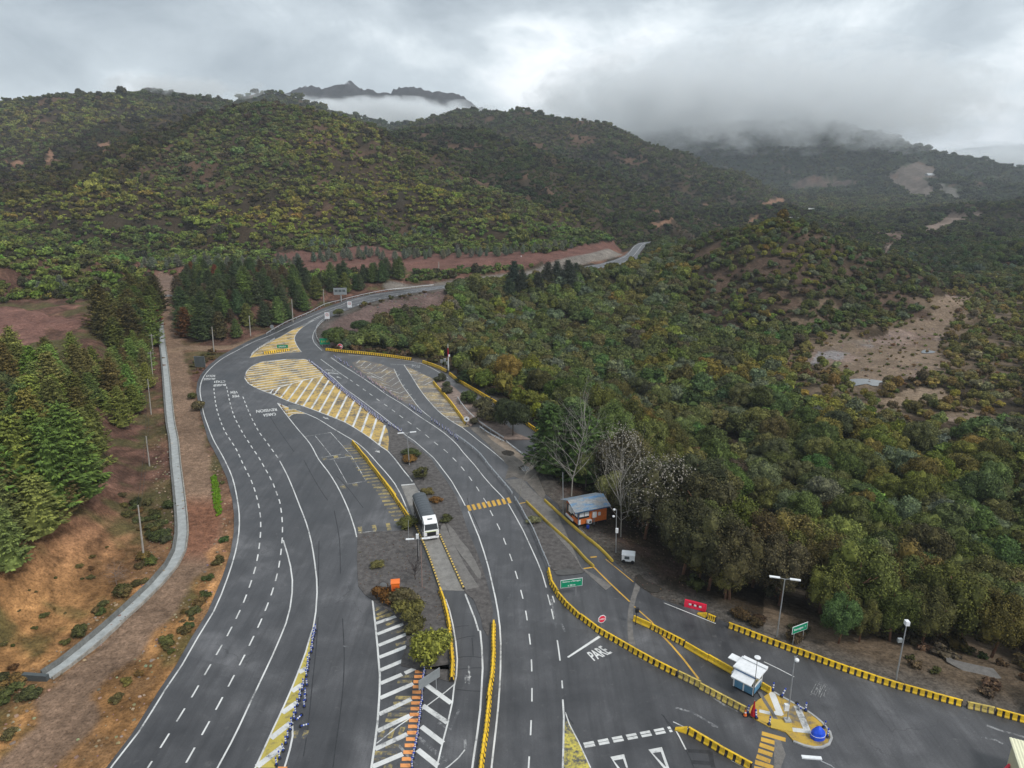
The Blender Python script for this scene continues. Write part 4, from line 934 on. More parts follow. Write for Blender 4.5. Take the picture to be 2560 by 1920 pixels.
def stuff(name, x, y, z, s, tint, meshes, label, cat, sink=0.0, tall=0.2):
    n = len(x); rot = np.zeros((n, 3)); rot[:, 2] = rng.uniform(0, 6.28, n); rot[:, :2] = rng.normal(0, .06, (n, 2))
    sc3 = np.repeat(s[:, None], 3, 1)*rng.uniform(0.85, 1.15, (n, 3)); sc3[:, 2] *= rng.uniform(1-tall, 1+tall, n)
    return gn_stuff(name, np.stack([x, y, z-sink], 1), rot, sc3, rng.integers(0, len(meshes), n), tint, meshes, label, cat)
def plant(name, proto, x, y, z, s, tint, label, cat, group, parts=('crown', 'trunk'), h=1.0, rz=None):
    e = bpy.data.objects.new(name, None); C.objects.link(e); e.location = (x, y, z); e.rotation_euler = (0, 0, rng.uniform(0, 6.28) if rz is None else rz); e.scale = (s, s, s*h)
    e.empty_display_size = 0.5; e['label'] = label; e['category'] = cat
    if group: e['group'] = group
    for nm, me in zip(parts, proto):
        o = bpy.data.objects.new(nm, me); C.objects.link(o); o.parent = e; o.color = (*tint, 1)
    return e
# --- zones where the kinds grow (plan outlines)
Z_CONL = zpoly('F -90,815 60,805 200,795 290,770 333,790 318,860 296,900 258,960 236,1010 205,1080 170,1140 120,1185 60,1230 -90,1290')
Z_CONL2 = zpoly('F 205,720 235,690 290,660 340,650 346,700 340,750 300,765 240,760')
Z_CONM = zpoly('F 388,735 440,742 480,738 545,722 600,706 640,682 700,655 790,628 870,612 868,590 800,600 700,612 600,608 500,600 420,600 386,640')
Z_SILV = [zpoly('F -80,660 0,655 110,662 200,668 215,640 100,632 0,628 -80,628'), zpoly('F 300,592 340,588 420,592 500,596 560,590 560,574 480,572 400,574 310,572'),
          zpoly('F 590,582 640,576 720,566 800,562 860,566 860,556 780,548 700,556 600,566'), zpoly('F 860,562 1000,560 1130,552 1250,536 1250,528 1130,542 1000,548 860,552'), zpoly('F 660,540 760,535 780,525 670,526'), zpoly('F 870,520 940,515 960,500 900,500')]
Z_SCONF = zpoly('F 1060,640 1120,628 1180,618 1250,600 1262,625 1200,645 1120,655 1040,660')
Z_POND = zpoly('N 740,820 1060,820 1070,900 1000,940 740,930'); Z_LOWR = zpoly('K 1630,690 1950,760 2060,800 2060,900 1870,900 1780,850 1640,760')
Z_OPEN = [Z_RIVER, Z_RIVER2, Z_RIVER3, Z_RIVER4, Z_POND]
Z_SHRUBBY = zpoly('N 100,700 400,500 700,440 1300,330 1460,100 1900,50 2300,200 2300,1250 1500,1420 700,1150 300,1050')
Z_YELLOW = zpoly('P -50,700 250,570 420,500 520,480 600,520 700,560 1000,590 1150,640 1250,560 1320,480 1100,330 1500,330 1700,480 2000,600 2212,700 1700,700 1300,760 1000,760 700,700 500,780 300,700 100,720')
Z_PALEU = zpoly('F 1330,560 1450,500 1560,490 1450,540 1400,600 1330,600')
# forest in the valley
x, y = scatter(-80, 620, 30, 640, 4.7); k = in_mask(x, y, VAL); x, y = x[k], y[k]
dpl = sdist(x, y, PLAZA); k = dpl > 4.0; x, y, dpl = x[k], y[k], dpl[k]
x, y, z, px, py = framed(x, y)
dpl = sdist(x, y, PLAZA)
def drop(mask):
    global x, y, z, px, py, dpl
    x, y, z, px, py, dpl = (a[~mask] for a in (x, y, z, px, py, dpl))
for zp in Z_OPEN+[Z_LOWR, Z_YARD, Z_BANK, zpoly('Q 0,260 200,255 450,330 680,440 800,540 760,620 560,520 420,500 250,470 0,400'), zpoly('C 350,690 1100,750 1100,800 350,730'), zpoly('D 1100,600 1150,760 1080,1010 1200,1130 1320,1230 1100,1260 1000,1000')]: drop(in_mask(px, py, zp))
nn = fbm(x/26, y/26, 3, 81); drop((nn < -0.42) & (dpl > 15))
shr = in_mask(px, py, Z_SHRUBBY); knoll = (px > 1480) & (px < 2060) & (py > 480) & (py < 730)
east = (dpl < 34) & (y < 175) & (x > 20)
drop(knoll & (fbm(x/11, y/11, 4, 63) > 0.14) & (rng.random(len(x)) < 0.55)); shr = in_mask(px, py, Z_SHRUBBY); knoll = (px > 1480) & (px < 2060) & (py > 480) & (py < 730)
drop(shr & (rng.random(len(x)) < 0.45)); shr = in_mask(px, py, Z_SHRUBBY); knoll = (px > 1480) & (px < 2060) & (py > 480) & (py < 730)
east = (dpl < 30) & (y < 170) & (x > 20)
drop(east & (rng.random(len(x)) < 0.30)); shr = in_mask(px, py, Z_SHRUBBY); knoll = (px > 1480) & (px < 2060) & (py > 480) & (py < 730); east = (dpl < 30) & (y < 170) & (x > 20)
n = len(x); s = rng.uniform(0.78, 1.22, n); s[shr] *= 0.52; s[knoll] *= 0.58; s *= np.where(dpl < 10, .72, 1.0); s *= np.where(y > 420, 0.85, 1)
tint = tinted((.090, .102, .038), .34, n); yl = fbm(x/30, y/30, 3, 83) > 0.22; tint[yl] *= np.array([1.5, 1.28, .9])
gr = (rng.random(n) < .12); tint[gr] = tinted((.115, .135, .085), .18, int(gr.sum())); br = (rng.random(n) < .04); tint[br] = tinted((.070, .066, .042), .2, int(br.sum()))
tint[shr] *= np.array([1.75, 1.45, 1.3]); fv = y > 470; tint[fv] *= np.array([.72, .80, .95]); tint[east] *= np.array([1.08, 1.00, .92])  # beyond the knoll darker and bluer: distance haze put into the leaf tint
dist = np.sqrt(x*x+y*y+(z-60)**2); appear = s/dist; visible = (px > -10) & (px < 2222) & (py > 0) & (py < 1700)
order = np.argsort(-appear*visible)
nb = 0; used = np.zeros(n, bool)
for i in order:
    if nb >= 290: break
    used[i] = True; nb += 1
    t = tuple(tint[i]); e_ = bool(east[i])
    if e_ :
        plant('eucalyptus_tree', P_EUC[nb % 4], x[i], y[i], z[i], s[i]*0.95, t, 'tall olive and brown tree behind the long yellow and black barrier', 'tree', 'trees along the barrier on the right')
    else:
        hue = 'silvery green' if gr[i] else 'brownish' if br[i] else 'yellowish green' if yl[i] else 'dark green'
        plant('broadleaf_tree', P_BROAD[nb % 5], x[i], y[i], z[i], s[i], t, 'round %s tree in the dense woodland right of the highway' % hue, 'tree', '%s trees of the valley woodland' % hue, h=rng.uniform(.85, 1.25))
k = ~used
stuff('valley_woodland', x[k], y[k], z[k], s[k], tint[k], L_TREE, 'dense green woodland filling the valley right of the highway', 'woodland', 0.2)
print('broad', nb, 'mass', int(k.sum()))
# scrub between the trees of the valley
x, y = scatter(-80, 760, 60, 760, 3.6); k = in_mask(x, y, VAL) & (sdist(x, y, PLAZA) > 2.5); x, y, z, px, py = framed(x[k], y[k])
op = np.zeros(len(x), bool)
for zp in Z_OPEN: op |= in_mask(px, py, zp)
r0_ = in_mask(px, py, Z_POND) | in_mask(px, py, Z_LOWR)
gv = in_mask(px, py, Z_GRAVEL); bk = in_mask(px, py, Z_BANK); yd = in_mask(px, py, Z_YARD)
r_ = rng.random(len(x)); thin_ = fbm(x/14, y/14, 3, 85)
k = ~r0_ & ~(op & (r_ < .62)) & ~(gv & (r_ < .9)) & ~(bk & (r_ < .93)) & ~yd & (r_ > .12) & ~((px > 1480) & (px < 2060) & (py > 480) & (py < 730) & (r_ < .6)) & ~((px > 1500) & (thin_ < -.25))
x, y, z, px, py, op = x[k], y[k], z[k], px[k], py[k], op[k]; n = len(x)
s = rng.uniform(.35, .8, n)*np.where(op, .6, 1); tint = tinted((.070, .066, .030), .34, n)
q = rng.random(n) < .3; tint[q] = tinted((.10, .07, .045), .2, int(q.sum())); q = in_mask(px, py, Z_SHRUBBY); tint[q] *= np.array([1.8, 1.75, 1.4]); q = y > 520; tint[q] *= np.array([.8, .85, .95])  # far scrub also takes the haze as a darker, bluer tint
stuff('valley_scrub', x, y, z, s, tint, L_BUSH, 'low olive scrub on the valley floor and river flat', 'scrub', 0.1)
print('scrub', n)
# hillsides
X, Y, S_, T_ = [], [], [], []
def hillpts(x0, x1, y0, y1, sp, sc0):
    x, y = scatter(x0, x1, y0, y1, sp); z = height(x, y); e = 3.0
    px, py = project(x, y, z); k = (px > -60) & (px < 2270) & (py < 700) & (py > 0)
    x, y, z, px, py = x[k], y[k], z[k], px[k], py[k]
    gx = (height(x+e, y)-z)/e; gy = (height(x, y+e)-z)/e; dd = np.sqrt(x*x+y*y)
    face = (gx*x+gy*y)/dd-(z-60)/dd; k = face > -0.06
    x, y, z, px, py, dd = x[k], y[k], z[k], px[k], py[k], dd[k]
    jx = px+10*fbm(px/14, py/14, 3, 91); jy = py+7*fbm(px/14, py/14, 3, 92)
    bare = np.zeros(len(x), bool)
    for zp in Z_SLIDES+[Z_CUT, Z_CUT2, Z_QUARRY, Z_QUARRY2, Z_QUARRY3, Z_RIVER4, Z_TRACKR, Z_RIVER]: bare |= in_mask(jx, jy, zp)
    bare |= (sdist(x, y, OLD, False) < 7) | (sdist(x, y, PLAZA) < 9) | in_mask(px, py, Z_CONM) | (in_mask(px, py, Z_SHRUBBY) & (y < 500))
    bare |= (fbm(x/38, y/38, 4, 61) > 0.42) & (rng.random(len(x)) < 0.6)
    bare |= in_mask(x, y, VAL) & (y < 745) & (px < 1500)
    k = ~bare & ((~in_mask(x, y, VAL)) | (y > 600)) & ~((dd > 2500) & (px < 1300)); return x[k], y[k], z[k], px[k], py[k], np.full(k.sum(), sc0)
A_ = [hillpts(-420, 160, 270, 640, 3.6, 1.0), hillpts(-650, 800, 640, 980, 4.2, 1.15), hillpts(-1150, 1350, 980, 1550, 6.5, 1.7), hillpts(-600, 2200, 1550, 3150, 12.5, 3.1), hillpts(300, 640, 560, 640, 4.4, 1.1)]
x, y, z, px, py, s = (np.concatenate([a[i] for a in A_]) for i in range(6)); n = len(x)
k = (sdist(x, y, ZONE_LEFT) > 3) & ((fbm(x/11, y/11, 3, 97) > -.46) | (np.hypot(x, y) > 1200)); x, y, z, px, py, s = (a[k] for a in (x, y, z, px, py, s)); n = len(x)
s = s*np.exp(rng.normal(0, .34, n))*.95; dd = np.hypot(x, y)
base = np.array([.128, .138, .046]); cy = fbm(x/85, y/85, 3, 95)[:, None]; cz = fbm(x/30, y/30, 3, 96)[:, None]
tint = base*(1+0.30*cz)*(1+np.array([.5, .28, .0])*cy)*rng.uniform(.74, 1.26, (n, 1))*(1+rng.normal(0, .10, (n, 3)))
yz = in_mask(px, py, Z_YELLOW) & (dd < 1000); tint[yz] *= np.array([1.20, 1.17, .95])
q = rng.random(n) < (.20+.15*(dd > 900)); tint[q] = tinted((.062, .050, .032), .25, int(q.sum()))
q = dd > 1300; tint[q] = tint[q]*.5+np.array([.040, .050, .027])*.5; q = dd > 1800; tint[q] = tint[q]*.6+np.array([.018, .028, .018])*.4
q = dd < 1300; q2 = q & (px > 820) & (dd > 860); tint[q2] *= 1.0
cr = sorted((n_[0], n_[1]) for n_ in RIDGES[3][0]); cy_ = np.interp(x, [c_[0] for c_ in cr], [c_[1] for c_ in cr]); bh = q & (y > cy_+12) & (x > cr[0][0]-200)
tint[bh & (x > -250)] *= np.array([.44, .50, .56]); tint[bh & (x <= -250)] *= np.array([.50, .44, .46])  # tint darkened behind the main crest: shading between the ridges put into scrub colour
lowg = (py > 480) & (dd < 620); tint[lowg] *= np.array([.82, 1.0, .9])
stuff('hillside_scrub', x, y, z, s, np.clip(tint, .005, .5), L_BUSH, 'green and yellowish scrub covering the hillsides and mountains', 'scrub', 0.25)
print('hills', n)
# ------------------------------------------------------------------ manufactured things
FR['O'] = (1350, 1180, 300/2212)
def gz(x, y): return float(height(np.array([x]), np.array([y]))[0])
def top_z(base, f, x, y):
    """height at which something standing on base reaches the sight line"""
    a, b, c = ray(f, x, y); return CAMH+c/b*base[1]
def copy_thing(o, loc, rz, label=None, group=None):
    r = o.copy(); C.objects.link(r); r.location = loc; r.rotation_euler = (0, 0, rz)
    if label: r['label'] = label
    if group: r['group'] = group
    for ch in o.children:
        c = ch.copy(); C.objects.link(c); c.parent = r
        for g in ch.children: d = g.copy(); C.objects.link(d); d.parent = c
    return r
def thing(name, loc, rz, label, cat, group=None):
    e = bpy.data.objects.new(name, None); C.objects.link(e); e.location = loc; e.rotation_euler = (0, 0, rz); e.empty_display_size = 0.3
    e['label'] = label; e['category'] = cat
    if group: e['group'] = group
    return e
def m_stripes(name, ycol, bcol, per, duty, wear=0.0, top=0.74):
    m, nt, b = mat(name); oc = nt.nodes.new('ShaderNodeTexCoord').outputs['Object']; sp = nt.nodes.new('ShaderNodeSeparateXYZ'); nt.links.new(oc, sp.inputs[0])
    ph = maths(nt, 'FRACT', maths(nt, 'DIVIDE', maths(nt, 'ADD', sp.outputs[0], 30.0+per*duty*.5), per))
    st = maths(nt, 'LESS_THAN', ph, duty); st = maths(nt, 'MULTIPLY', st, maths(nt, 'LESS_THAN', sp.outputs[2], top))
    p = coords(nt); n1 = noise(nt, p, 2.5, 6, 0.7); n2 = noise(nt, p, 0.4, 3, 0.6)
    y = mix(nt, 1, ycol, ramp(nt, n2, [(0.3, 0.75), (0.7, 1.15)]), 'MULTIPLY')
    y = mix(nt, maths(nt, 'MULTIPLY', ramp(nt, n1, [(0.50, 0.0), (0.66, 1.0)]), 0.6+wear), y, (.20, .16, .09))
    k = mix(nt, ramp(nt, n1, [(0.5, 0.0), (0.7, 0.5)]), bcol, (.09, .08, .07))
    low = ramp(nt, maths(nt, 'ADD', sp.outputs[2], maths(nt, 'MULTIPLY', n1, 0.12)), [(0.10, 0.55), (0.2, 0.0)])
    setc(nt, b.inputs['Base Color'], mix(nt, low, mix(nt, st, y, k), (.06, .05, .04))); b.inputs['Roughness'].default_value = 0.55; return m
YEL = (.80, .50, .012)
M_ST = m_stripes('yellow_black_barrier', YEL, (.014, .010, .008), 0.75, 0.36); M_PL = m_stripes('plain_yellow_barrier', YEL, YEL, 3.0, 0.0)
M_FA = m_stripes('faded_barrier', (.62, .46, .10), (.10, .08, .06), 0.75, 0.30, 0.4); M_KB = m_stripes('kerb_stripes', (.66, .46, .06), (.03, .028, .025), 0.62, 0.45, 0.1, 9)
def barrier_mesh(m, L=2.96):
    b = MB(); pr = [(-.30, 0), (.30, 0), (.30, .10), (.17, .34), (.105, .80), (-.105, .80), (-.17, .34), (-.30, .10)]
    b.prism(pr, -L/2, L/2)
    if m is M_ST:   # raised panels between the black gaps
        for k in range(4):
            x = -1.125+k*.75
            for s in (-1, 1):
                b.add([(x-.22, s*.20, .30), (x+.22, s*.20, .30), (x+.19, s*.135, .76), (x-.19, s*.135, .76), (x-.22, s*.15, .30), (x+.22, s*.15, .30), (x+.19, s*.1, .76), (x-.19, s*.1, .76)],
                      [(0, 1, 2, 3), (0, 3, 7, 4), (1, 5, 6, 2), (3, 2, 6, 7), (0, 4, 5, 1)])
    me = b.mesh('barrier'); me.materials.append(m); return me
BM = {k: barrier_mesh(k) for k in (M_ST, M_PL, M_FA)}
nbar = 0
def barrier_row(s, m, label, group, z=0.05, L=3.0, wob=0.012):
    global nbar
    p = smooth(tr(s), 1.5); sl = arclen(p); n = max(1, int(round(sl[-1]/L))); st = sl[-1]/n
    for i in range(n):
        q, a = along(p, (i+.5)*st, sl)
        o = bpy.data.objects.new('concrete_barrier', BM[m]); C.objects.link(o); o.location = (q[0]+random.gauss(0, .02), q[1]+random.gauss(0, .02), z); o.rotation_euler = (0, 0, a+random.gauss(0, wob)); o.scale = (st/3.0, 1, random.uniform(.97, 1.03))
        o['label'] = label; o['category'] = 'barrier'; o['group'] = group; nbar += 1
RB = [('C 362,715 500,730 700,748 850,765 1042,793', M_ST, 'yellow and black barrier block beside the dark woodland at the far end of the plaza', 'barrier row by the green sign'),
 ('C 1128,812 1220,843 1320,888', M_ST, 'yellow and black barrier block in the short row by the red and white mast', 'short barrier row by the mast'),
 ('C 1340,905 1400,953 1480,1003 1560,1050 1680,1120 1785,1188 1880,1250 1980,1325 2090,1403', M_ST, 'yellow and black barrier block along the narrow side road below the woodland', 'barrier row of the narrow side road'),
 ('C 1213,978 1330,1113 1400,1203 1470,1303', M_ST, 'yellow barrier block between the hatched area and the planted island', 'barrier row on the planted island'),
 ('B 1365,1133 1470,1263 1600,1433 1700,1560 G 1450,175 1560,335 1660,485', M_ST, 'yellow and black barrier block beside the faded ladder stripes, uphill of the truck', 'barrier row uphill of the truck'),
 ('H 1765,105 1800,200 1830,320 1850,450 1865,600 1875,750 1872,905', M_ST, 'yellow barrier block between the green bush and the lane below the truck', 'barrier row below the truck'),
 ('F 1066,1350 1066,1420 1058,1500 1049,1580 1036,1690', M_ST, 'yellow barrier block in the straight row between the two central carriageways', 'central barrier row'),
 ('I 702,885 715,945 740,1015 790,1095 850,1165 930,1240 1000,1288 1120,1378 J 720,403 850,478 980,556 1100,622 1250,702 1350,752', M_ST, 'yellow and black barrier block in the long curve past the red stop sign', 'long curved barrier row'),
 ('J 1365,755 1480,812 1650,912 1800,992 1950,1072 2035,1112', M_FA, 'faded barrier block with grey stripes leading to the orange cone', 'faded barrier row'),
 ('J 925,205 1090,278', M_PL, 'plain yellow barrier block by the pale concrete strip', 'plain barriers by the concrete strip'),
 ('J 1100,283 1290,383 1425,453', M_ST, 'yellow and black barrier block between two plain yellow stretches near the booth', 'barrier row uphill of the booth'),
 ('J 1435,460 1640,582 1840,692 1905,722', M_PL, 'plain yellow barrier block leading to the white and blue booth', 'plain barriers at the booth'),
 ('L 1270,290 1372,352', M_PL, 'plain yellow barrier block at the back of the white and blue booth', None),
 ('K 62,492 260,567 440,637 660,717 850,787 1050,857 1270,927 1480,987 1760,1063', M_ST, 'yellow and black barrier block in the long row below the roadside trees', 'long barrier row under the trees'),
 ('K 1790,1072 1990,1116', M_FA, 'faded barrier block in the gap of the long row under the trees', 'faded blocks in the long row'),
 ('K 2000,1122 2212,1180 2450,1245', M_ST, 'yellow and black barrier block at the right edge of the photo', 'barrier row at the right edge'),
 ('J 1460,1318 1530,1345 1600,1392 1720,1462 1850,1542 1960,1604 2090,1670', M_ST, 'yellow and black barrier block in the short row by the bottom yellow ladder stripes', 'bottom barrier row'),
 ('Y 480,1050 700,1025 1000,985 1290,950', M_ST, 'small black and yellow block on the far yellow painted triangle', 'blocks on the painted triangle')]
for s, m, l, g in RB: barrier_row(s, m, l, g)
def wedge(s, label):
    p = tr(s); a, b_ = p; L = math.dist(a, b_); b = MB(); b.add([(0, -.3, 0), (L, -.3, 0), (L, .3, 0), (0, .3, 0), (L, -.11, .78), (L, .11, .78), (0, -.11, .15), (0, .11, .15)], [(3, 2, 1, 0), (0, 1, 4, 6), (2, 3, 7, 5), (6, 4, 5, 7), (1, 2, 5, 4), (3, 0, 6, 7)])
    o = b.build('barrier_end', M_PL, None, label=label, category='barrier'); o.location = (*a, .05); o.rotation_euler = (0, 0, math.atan2(b_[1]-a[1], b_[0]-a[0]))
wedge('U 425,475 530,525', 'sloping yellow barrier end beside the red plastic barrier')
barrier_row('U 555,540 650,580', M_ST, 'short striped block next to the sloping yellow barrier end', None)
wedge('J 1335,1275 1450,1312', 'low broken yellow barrier end by the double white dashes')
# low striped guides of the weighing lane and yellow pipe rails
def swept(name, s, prof, m, label, cat, z=0.05, step=1.5):
    p = smooth(tr(s), step); s_ = arclen(p); c0 = p[0]; b = MB(); n = len(prof); vs = []
    for i in range(len(p)):
        a = p[max(i-1, 0)]; c = p[min(i+1, len(p)-1)]; L = math.dist(a, c); nx, ny = -(c[1]-a[1])/L, (c[0]-a[0])/L
        for o_, h in prof: vs.append((p[i][0]-c0[0]+nx*o_, p[i][1]-c0[1]+ny*o_, h))
    fs = [(i*n+k, i*n+(k+1) % n, (i+1)*n+(k+1) % n, (i+1)*n+k) for i in range(len(p)-1) for k in range(n)]+[tuple(range(n)), tuple((len(p)-1)*n+k for k in range(n))]
    b.add(vs, fs); o = b.build(name, m, None, label=label, category=cat); o.location = (*c0, z); return o
sq = [(-.12, 0), (.12, 0), (.12, .30), (-.12, .30)]
def m_alongstripe(name, ang):
    m, nt, b = mat(name); p = coords(nt); q = mapping(nt, p, (1, 1, 1), (0, 0, ang)); sp = nt.nodes.new('ShaderNodeSeparateXYZ'); nt.links.new(q, sp.inputs[0])
    st = maths(nt, 'LESS_THAN', maths(nt, 'FRACT', maths(nt, 'DIVIDE', maths(nt, 'ADD', sp.outputs[0], 900.0), 0.8)), 0.42); n1 = noise(nt, p, 3, 5, 0.6)
    setc(nt, b.inputs['Base Color'], mix(nt, 1, mix(nt, st, (.62, .43, .10), (.03, .028, .025)), ramp(nt, n1, [(0.3, 0.7), (0.7, 1.2)]), 'MULTIPLY')); b.inputs['Roughness'].default_value = .6; return m
ga, gb = tr('G 1700,515 1900,1020'); ang = math.atan2(gb[1]-ga[1], gb[0]-ga[0])
MGS = m_alongstripe('guide_stripes', -ang)
swept('lane_guide', 'G 1700,515 1800,745 1895,1015', sq, MGS, 'low striped guide wall left of the truck in the weighing lane', 'guide wall')
swept('lane_guide', 'G 1890,590 1990,815 2085,1025', sq, MGS, 'low striped guide wall right of the truck in the weighing lane', 'guide wall')
pipe = [(.14*math.cos(t*math.pi/3), .36+.14*math.sin(t*math.pi/3)) for t in range(6)]; pipe = [(-.16, 0), (.16, 0), (.16, .28), (.07, .46), (-.07, .46), (-.16, .28)]
swept('yellow_pipe_rail', 'I 525,338 600,412 700,510 800,600 900,690 1000,800 1055,850', pipe, MYT, 'low round yellow rail nearer the highway beside the orange hut', 'rail')
swept('yellow_pipe_rail', 'I 668,325 800,445 950,580 1100,700 1205,808', pipe, MYT, 'low narrow yellow rail right in front of the orange hut', 'rail')
swept('kerb', 'L 1385,330 1500,400 1650,480 1850,600 2000,720 2090,830 2110,900 2080,970 2000,1010 1900,1015 1780,990 1650,940', [(-.12, 0), (.12, 0), (.12, .17), (-.12, .17)], MCONL, 'pale kerb round the yellow painted teardrop island', 'kerb', 0.03, .7)
TEAR = smooth(tr('L 1380,345 1500,405 1650,485 1850,605 1995,722 2085,832 2103,900 2075,965 2000,1005 1900,1010 1780,985 1655,935'), 1)+tr('L 1560,830 1350,760 1200,680 1110,600 1140,520 1230,440 1310,390')
S('painted_island', TEAR, 0.0, 0.14, m_paint('island_yellow', (.50, .32, .045), 0.46, under=(.12, .11, .10), scale=1.6))
isl = []
for s, w in (('L 1385,345 1495,625', .75), ('L 1420,600 1515,615', .6), ('L 1240,575 1370,605', .5), ('L 1690,515 1825,830', .75), ('L 1550,790 1855,825', .6)): isl += ribbon(tr(s), w)
link('road_marking', flat_faces(isl, 0.148), MWH, road)
S('concrete_strip', tr('L 1220,345 1260,345 1475,690 1440,740 1380,600 1300,480'), 0.0, 0.152, MPATCH)
o = MB().box((0, 0, .02), (2.3, 1.5, .04)).build('manhole_cover', MYT, None, label='bright yellow square manhole cover on the tip of the painted island', category='manhole'); o.location = (*at('L', 1503, 745), .14); o.rotation_euler = (0, 0, -.25)
# rails --------------------------------------------------------------
MSTEEL = m_simple('galvanised_steel', (.48, .49, .50), 0.45, 0.6, 0.15, 2); MWHP = m_simple('white_enamel', (.74, .75, .76), 0.45, 0, 0.10, 2); MBLK = m_simple('black_plastic', (.012, .012, .014), 0.5, 0, 0.3, 3)
MPOLE = m_simple('pole_grey', (.36, .37, .38), 0.5, 0.4, 0.15, 2); MPCON = m_simple('concrete_pole', (.33, .31, .28), 0.85, 0, 0.2, 2); MBLUE = m_simple('blue_plastic', (.018, .055, .36), 0.4, 0, 0.15, 3)
postm = MB().box((0, 0, .35), (.10, .16, .70)).mesh('post'); postm.materials.append(MSTEEL)
def guardrail(s, label, side=1, h=0.55, gap=4.0, z=0.0, m=MSTEEL):
    p = smooth(tr(s), 2); c0 = p[0]; e = thing('guard_rail', (*c0, z), 0, label, 'guardrail'); b = MB(); prof = [(0.0, h), (.08, h+.05), (.02, h+.13), (.08, h+.21), (0, h+.27), (-.03, h+.27), (.03, h+.21), (-.03, h+.13), (.03, h+.05), (-.03, h)]
    n = len(prof); vs = []
    for i in range(len(p)):
        a = p[max(i-1, 0)]; c = p[min(i+1, len(p)-1)]; L = math.dist(a, c); nx, ny = -(c[1]-a[1])/L*side, (c[0]-a[0])/L*side
        for o_, hh in prof: vs.append((p[i][0]-c0[0]+nx*o_, p[i][1]-c0[1]+ny*o_, hh))
    b.add(vs, [(i*n+k, i*n+(k+1) % n, (i+1)*n+(k+1) % n, (i+1)*n+k) for i in range(len(p)-1) for k in range(n)]); b.build('beam', m, e)
    sl = arclen(p); d = 0.3; po = offset(p, -.12*side); so = arclen(po)
    while d < so[-1] and d < gap*95:
        q, a = along(po, d, so); o = bpy.data.objects.new('post', postm); C.objects.link(o); o.parent = e; o.location = (q[0]-c0[0], q[1]-c0[1], 0); o.rotation_euler = (0, 0, a); d += gap
guardrail('Y 560,470 700,375 900,260 1200,95 Z 0,795 150,705 350,620 640,550 900,480 1300,390 1700,320 1921,298 C 1130,213 1215,206', 'long steel guardrail on the outer side of the highway curve below the dark conifers')
guardrail('Z 330,925 200,1015 115,1120 82,1240 105,1370 160,1455 230,1528', 'short curved guardrail on the inner bend beside the green sign', -1)
guardrail('D 440,765 550,845 640,925 700,1005 760,1075 820,1145 870,1205 890,1238', 'steel guardrail right of the highway uphill of the yellow crossing', -1)
guardrail('D 905,1262 960,1350 1000,1430 I 560,530 610,640 650,740 690,830 705,872', 'steel guardrail right of the highway between the crossing and the curved barrier row', -1)
guardrail('Q 428,1000 490,1100 560,1190 640,1275 700,1332', 'pale guardrail on the rocky planted island', 1, z=.22, m=MWHP)
guardrail('Q 725,1350 860,1450 1000,1545 1190,1665', 'guardrail below the dark tree on the planted island', 1, z=.1)
guardrail('D 630,695 700,745 820,810', 'low white rail at the edge of the sandy verge', 1, .25, 2.5, .05, MWHP)
guardrail('D 840,812 900,860 980,920', 'low white rail leading to the dark bollard', 1, .25, 2.5, .05, MWHP)
# posts ---------------------------------------------------------------
def post_mesh(kind):
    b = MB(); b.lathe([(.15, 0), (.15, .06), (.09, .09)], 8, 0); b.lathe([(.062, .08), (.062, .30)], 8, 1); b.lathe([(.066, .30), (.066, .42)], 8, 2); b.lathe([(.062, .42), (.062, .52)], 8, 1); b.lathe([(.066, .52), (.066, .64)], 8, 2); b.lathe([(.062, .64), (.062, .76), (.03, .79)], 8, 1)
    me = b.mesh('delineator', False)
    for m in kind: me.materials.append(m)
    return me
MPINK = m_simple('bleached_plastic', (.42, .33, .40), 0.6, 0, 0.2, 3); MNAVY = m_simple('dull_navy_plastic', (.045, .055, .33), 0.5, 0, 0.2, 3); MORP = m_simple('orange_plastic', (.75, .15, .03), 0.5, 0, 0.15, 3)
PM = {'blue': post_mesh((MBLK, MBLUE, MWHP)), 'navy': post_mesh((MBLK, MNAVY, MWHP)), 'pink': post_mesh((MBLK, MPINK, MPINK)), 'white': post_mesh((MBLK, MWHP, MWHP)), 'dark': post_mesh((MBLK, MBLK, MPINK))}
npost = 0
def post(x, y, kind, label, group, z=0.04, tilt=0.0, s=1.0):
    global npost
    o = bpy.data.objects.new('delineator_post', PM[kind]); C.objects.link(o); o.location = (x, y, z); a = random.uniform(0, 6.28); o.rotation_euler = (tilt*math.cos(a)+random.gauss(0, .03), tilt*math.sin(a)+random.gauss(0, .03), a); o.scale = (s, s, s)
    o['label'] = label; o['category'] = 'bollard'; o['group'] = group; npost += 1
def post_row(s, n, kind, label, group, jit=0.12, rows=1, gap=.55, t=0.0, sc=1.0):
    p = smooth(tr(s), 1); sl = arclen(p)
    for r in range(rows):
        pp = offset(p, (r-(rows-1)/2)*gap); s2 = arclen(pp)
        for i in range(n):
            q, a = along(pp, s2[-1]*(i+.5+.5*(r % 2))/n, s2); post(q[0]+random.gauss(0, jit), q[1]+random.gauss(0, jit), kind, label, group, tilt=abs(random.gauss(0, t)), s=sc)
post_row('B 1015,485 1060,515 1120,565', 12, 'navy', 'navy and white flexible post at the upper corner of the yellow hatched field', 'posts at the upper field corner', sc=1.15)
post_row('B 1125,572 1250,690 1400,812 1550,930 1620,972', 52, 'navy', 'navy and white flexible post in the dense double line beside the yellow hatched field', 'dense double line of posts', .08, 2, .6, sc=1.15)
post_row('B 1640,985 1700,1015 1750,1045', 10, 'navy', 'navy and white flexible post where the double line thins out below the hatched field', 'thinning posts', sc=1.1)
post_row('X 600,135 760,240 900,310 1020,420', 14, 'navy', 'faded navy post at the top of the right-hand edge line', 'posts at the top of the right-hand edge', .25)
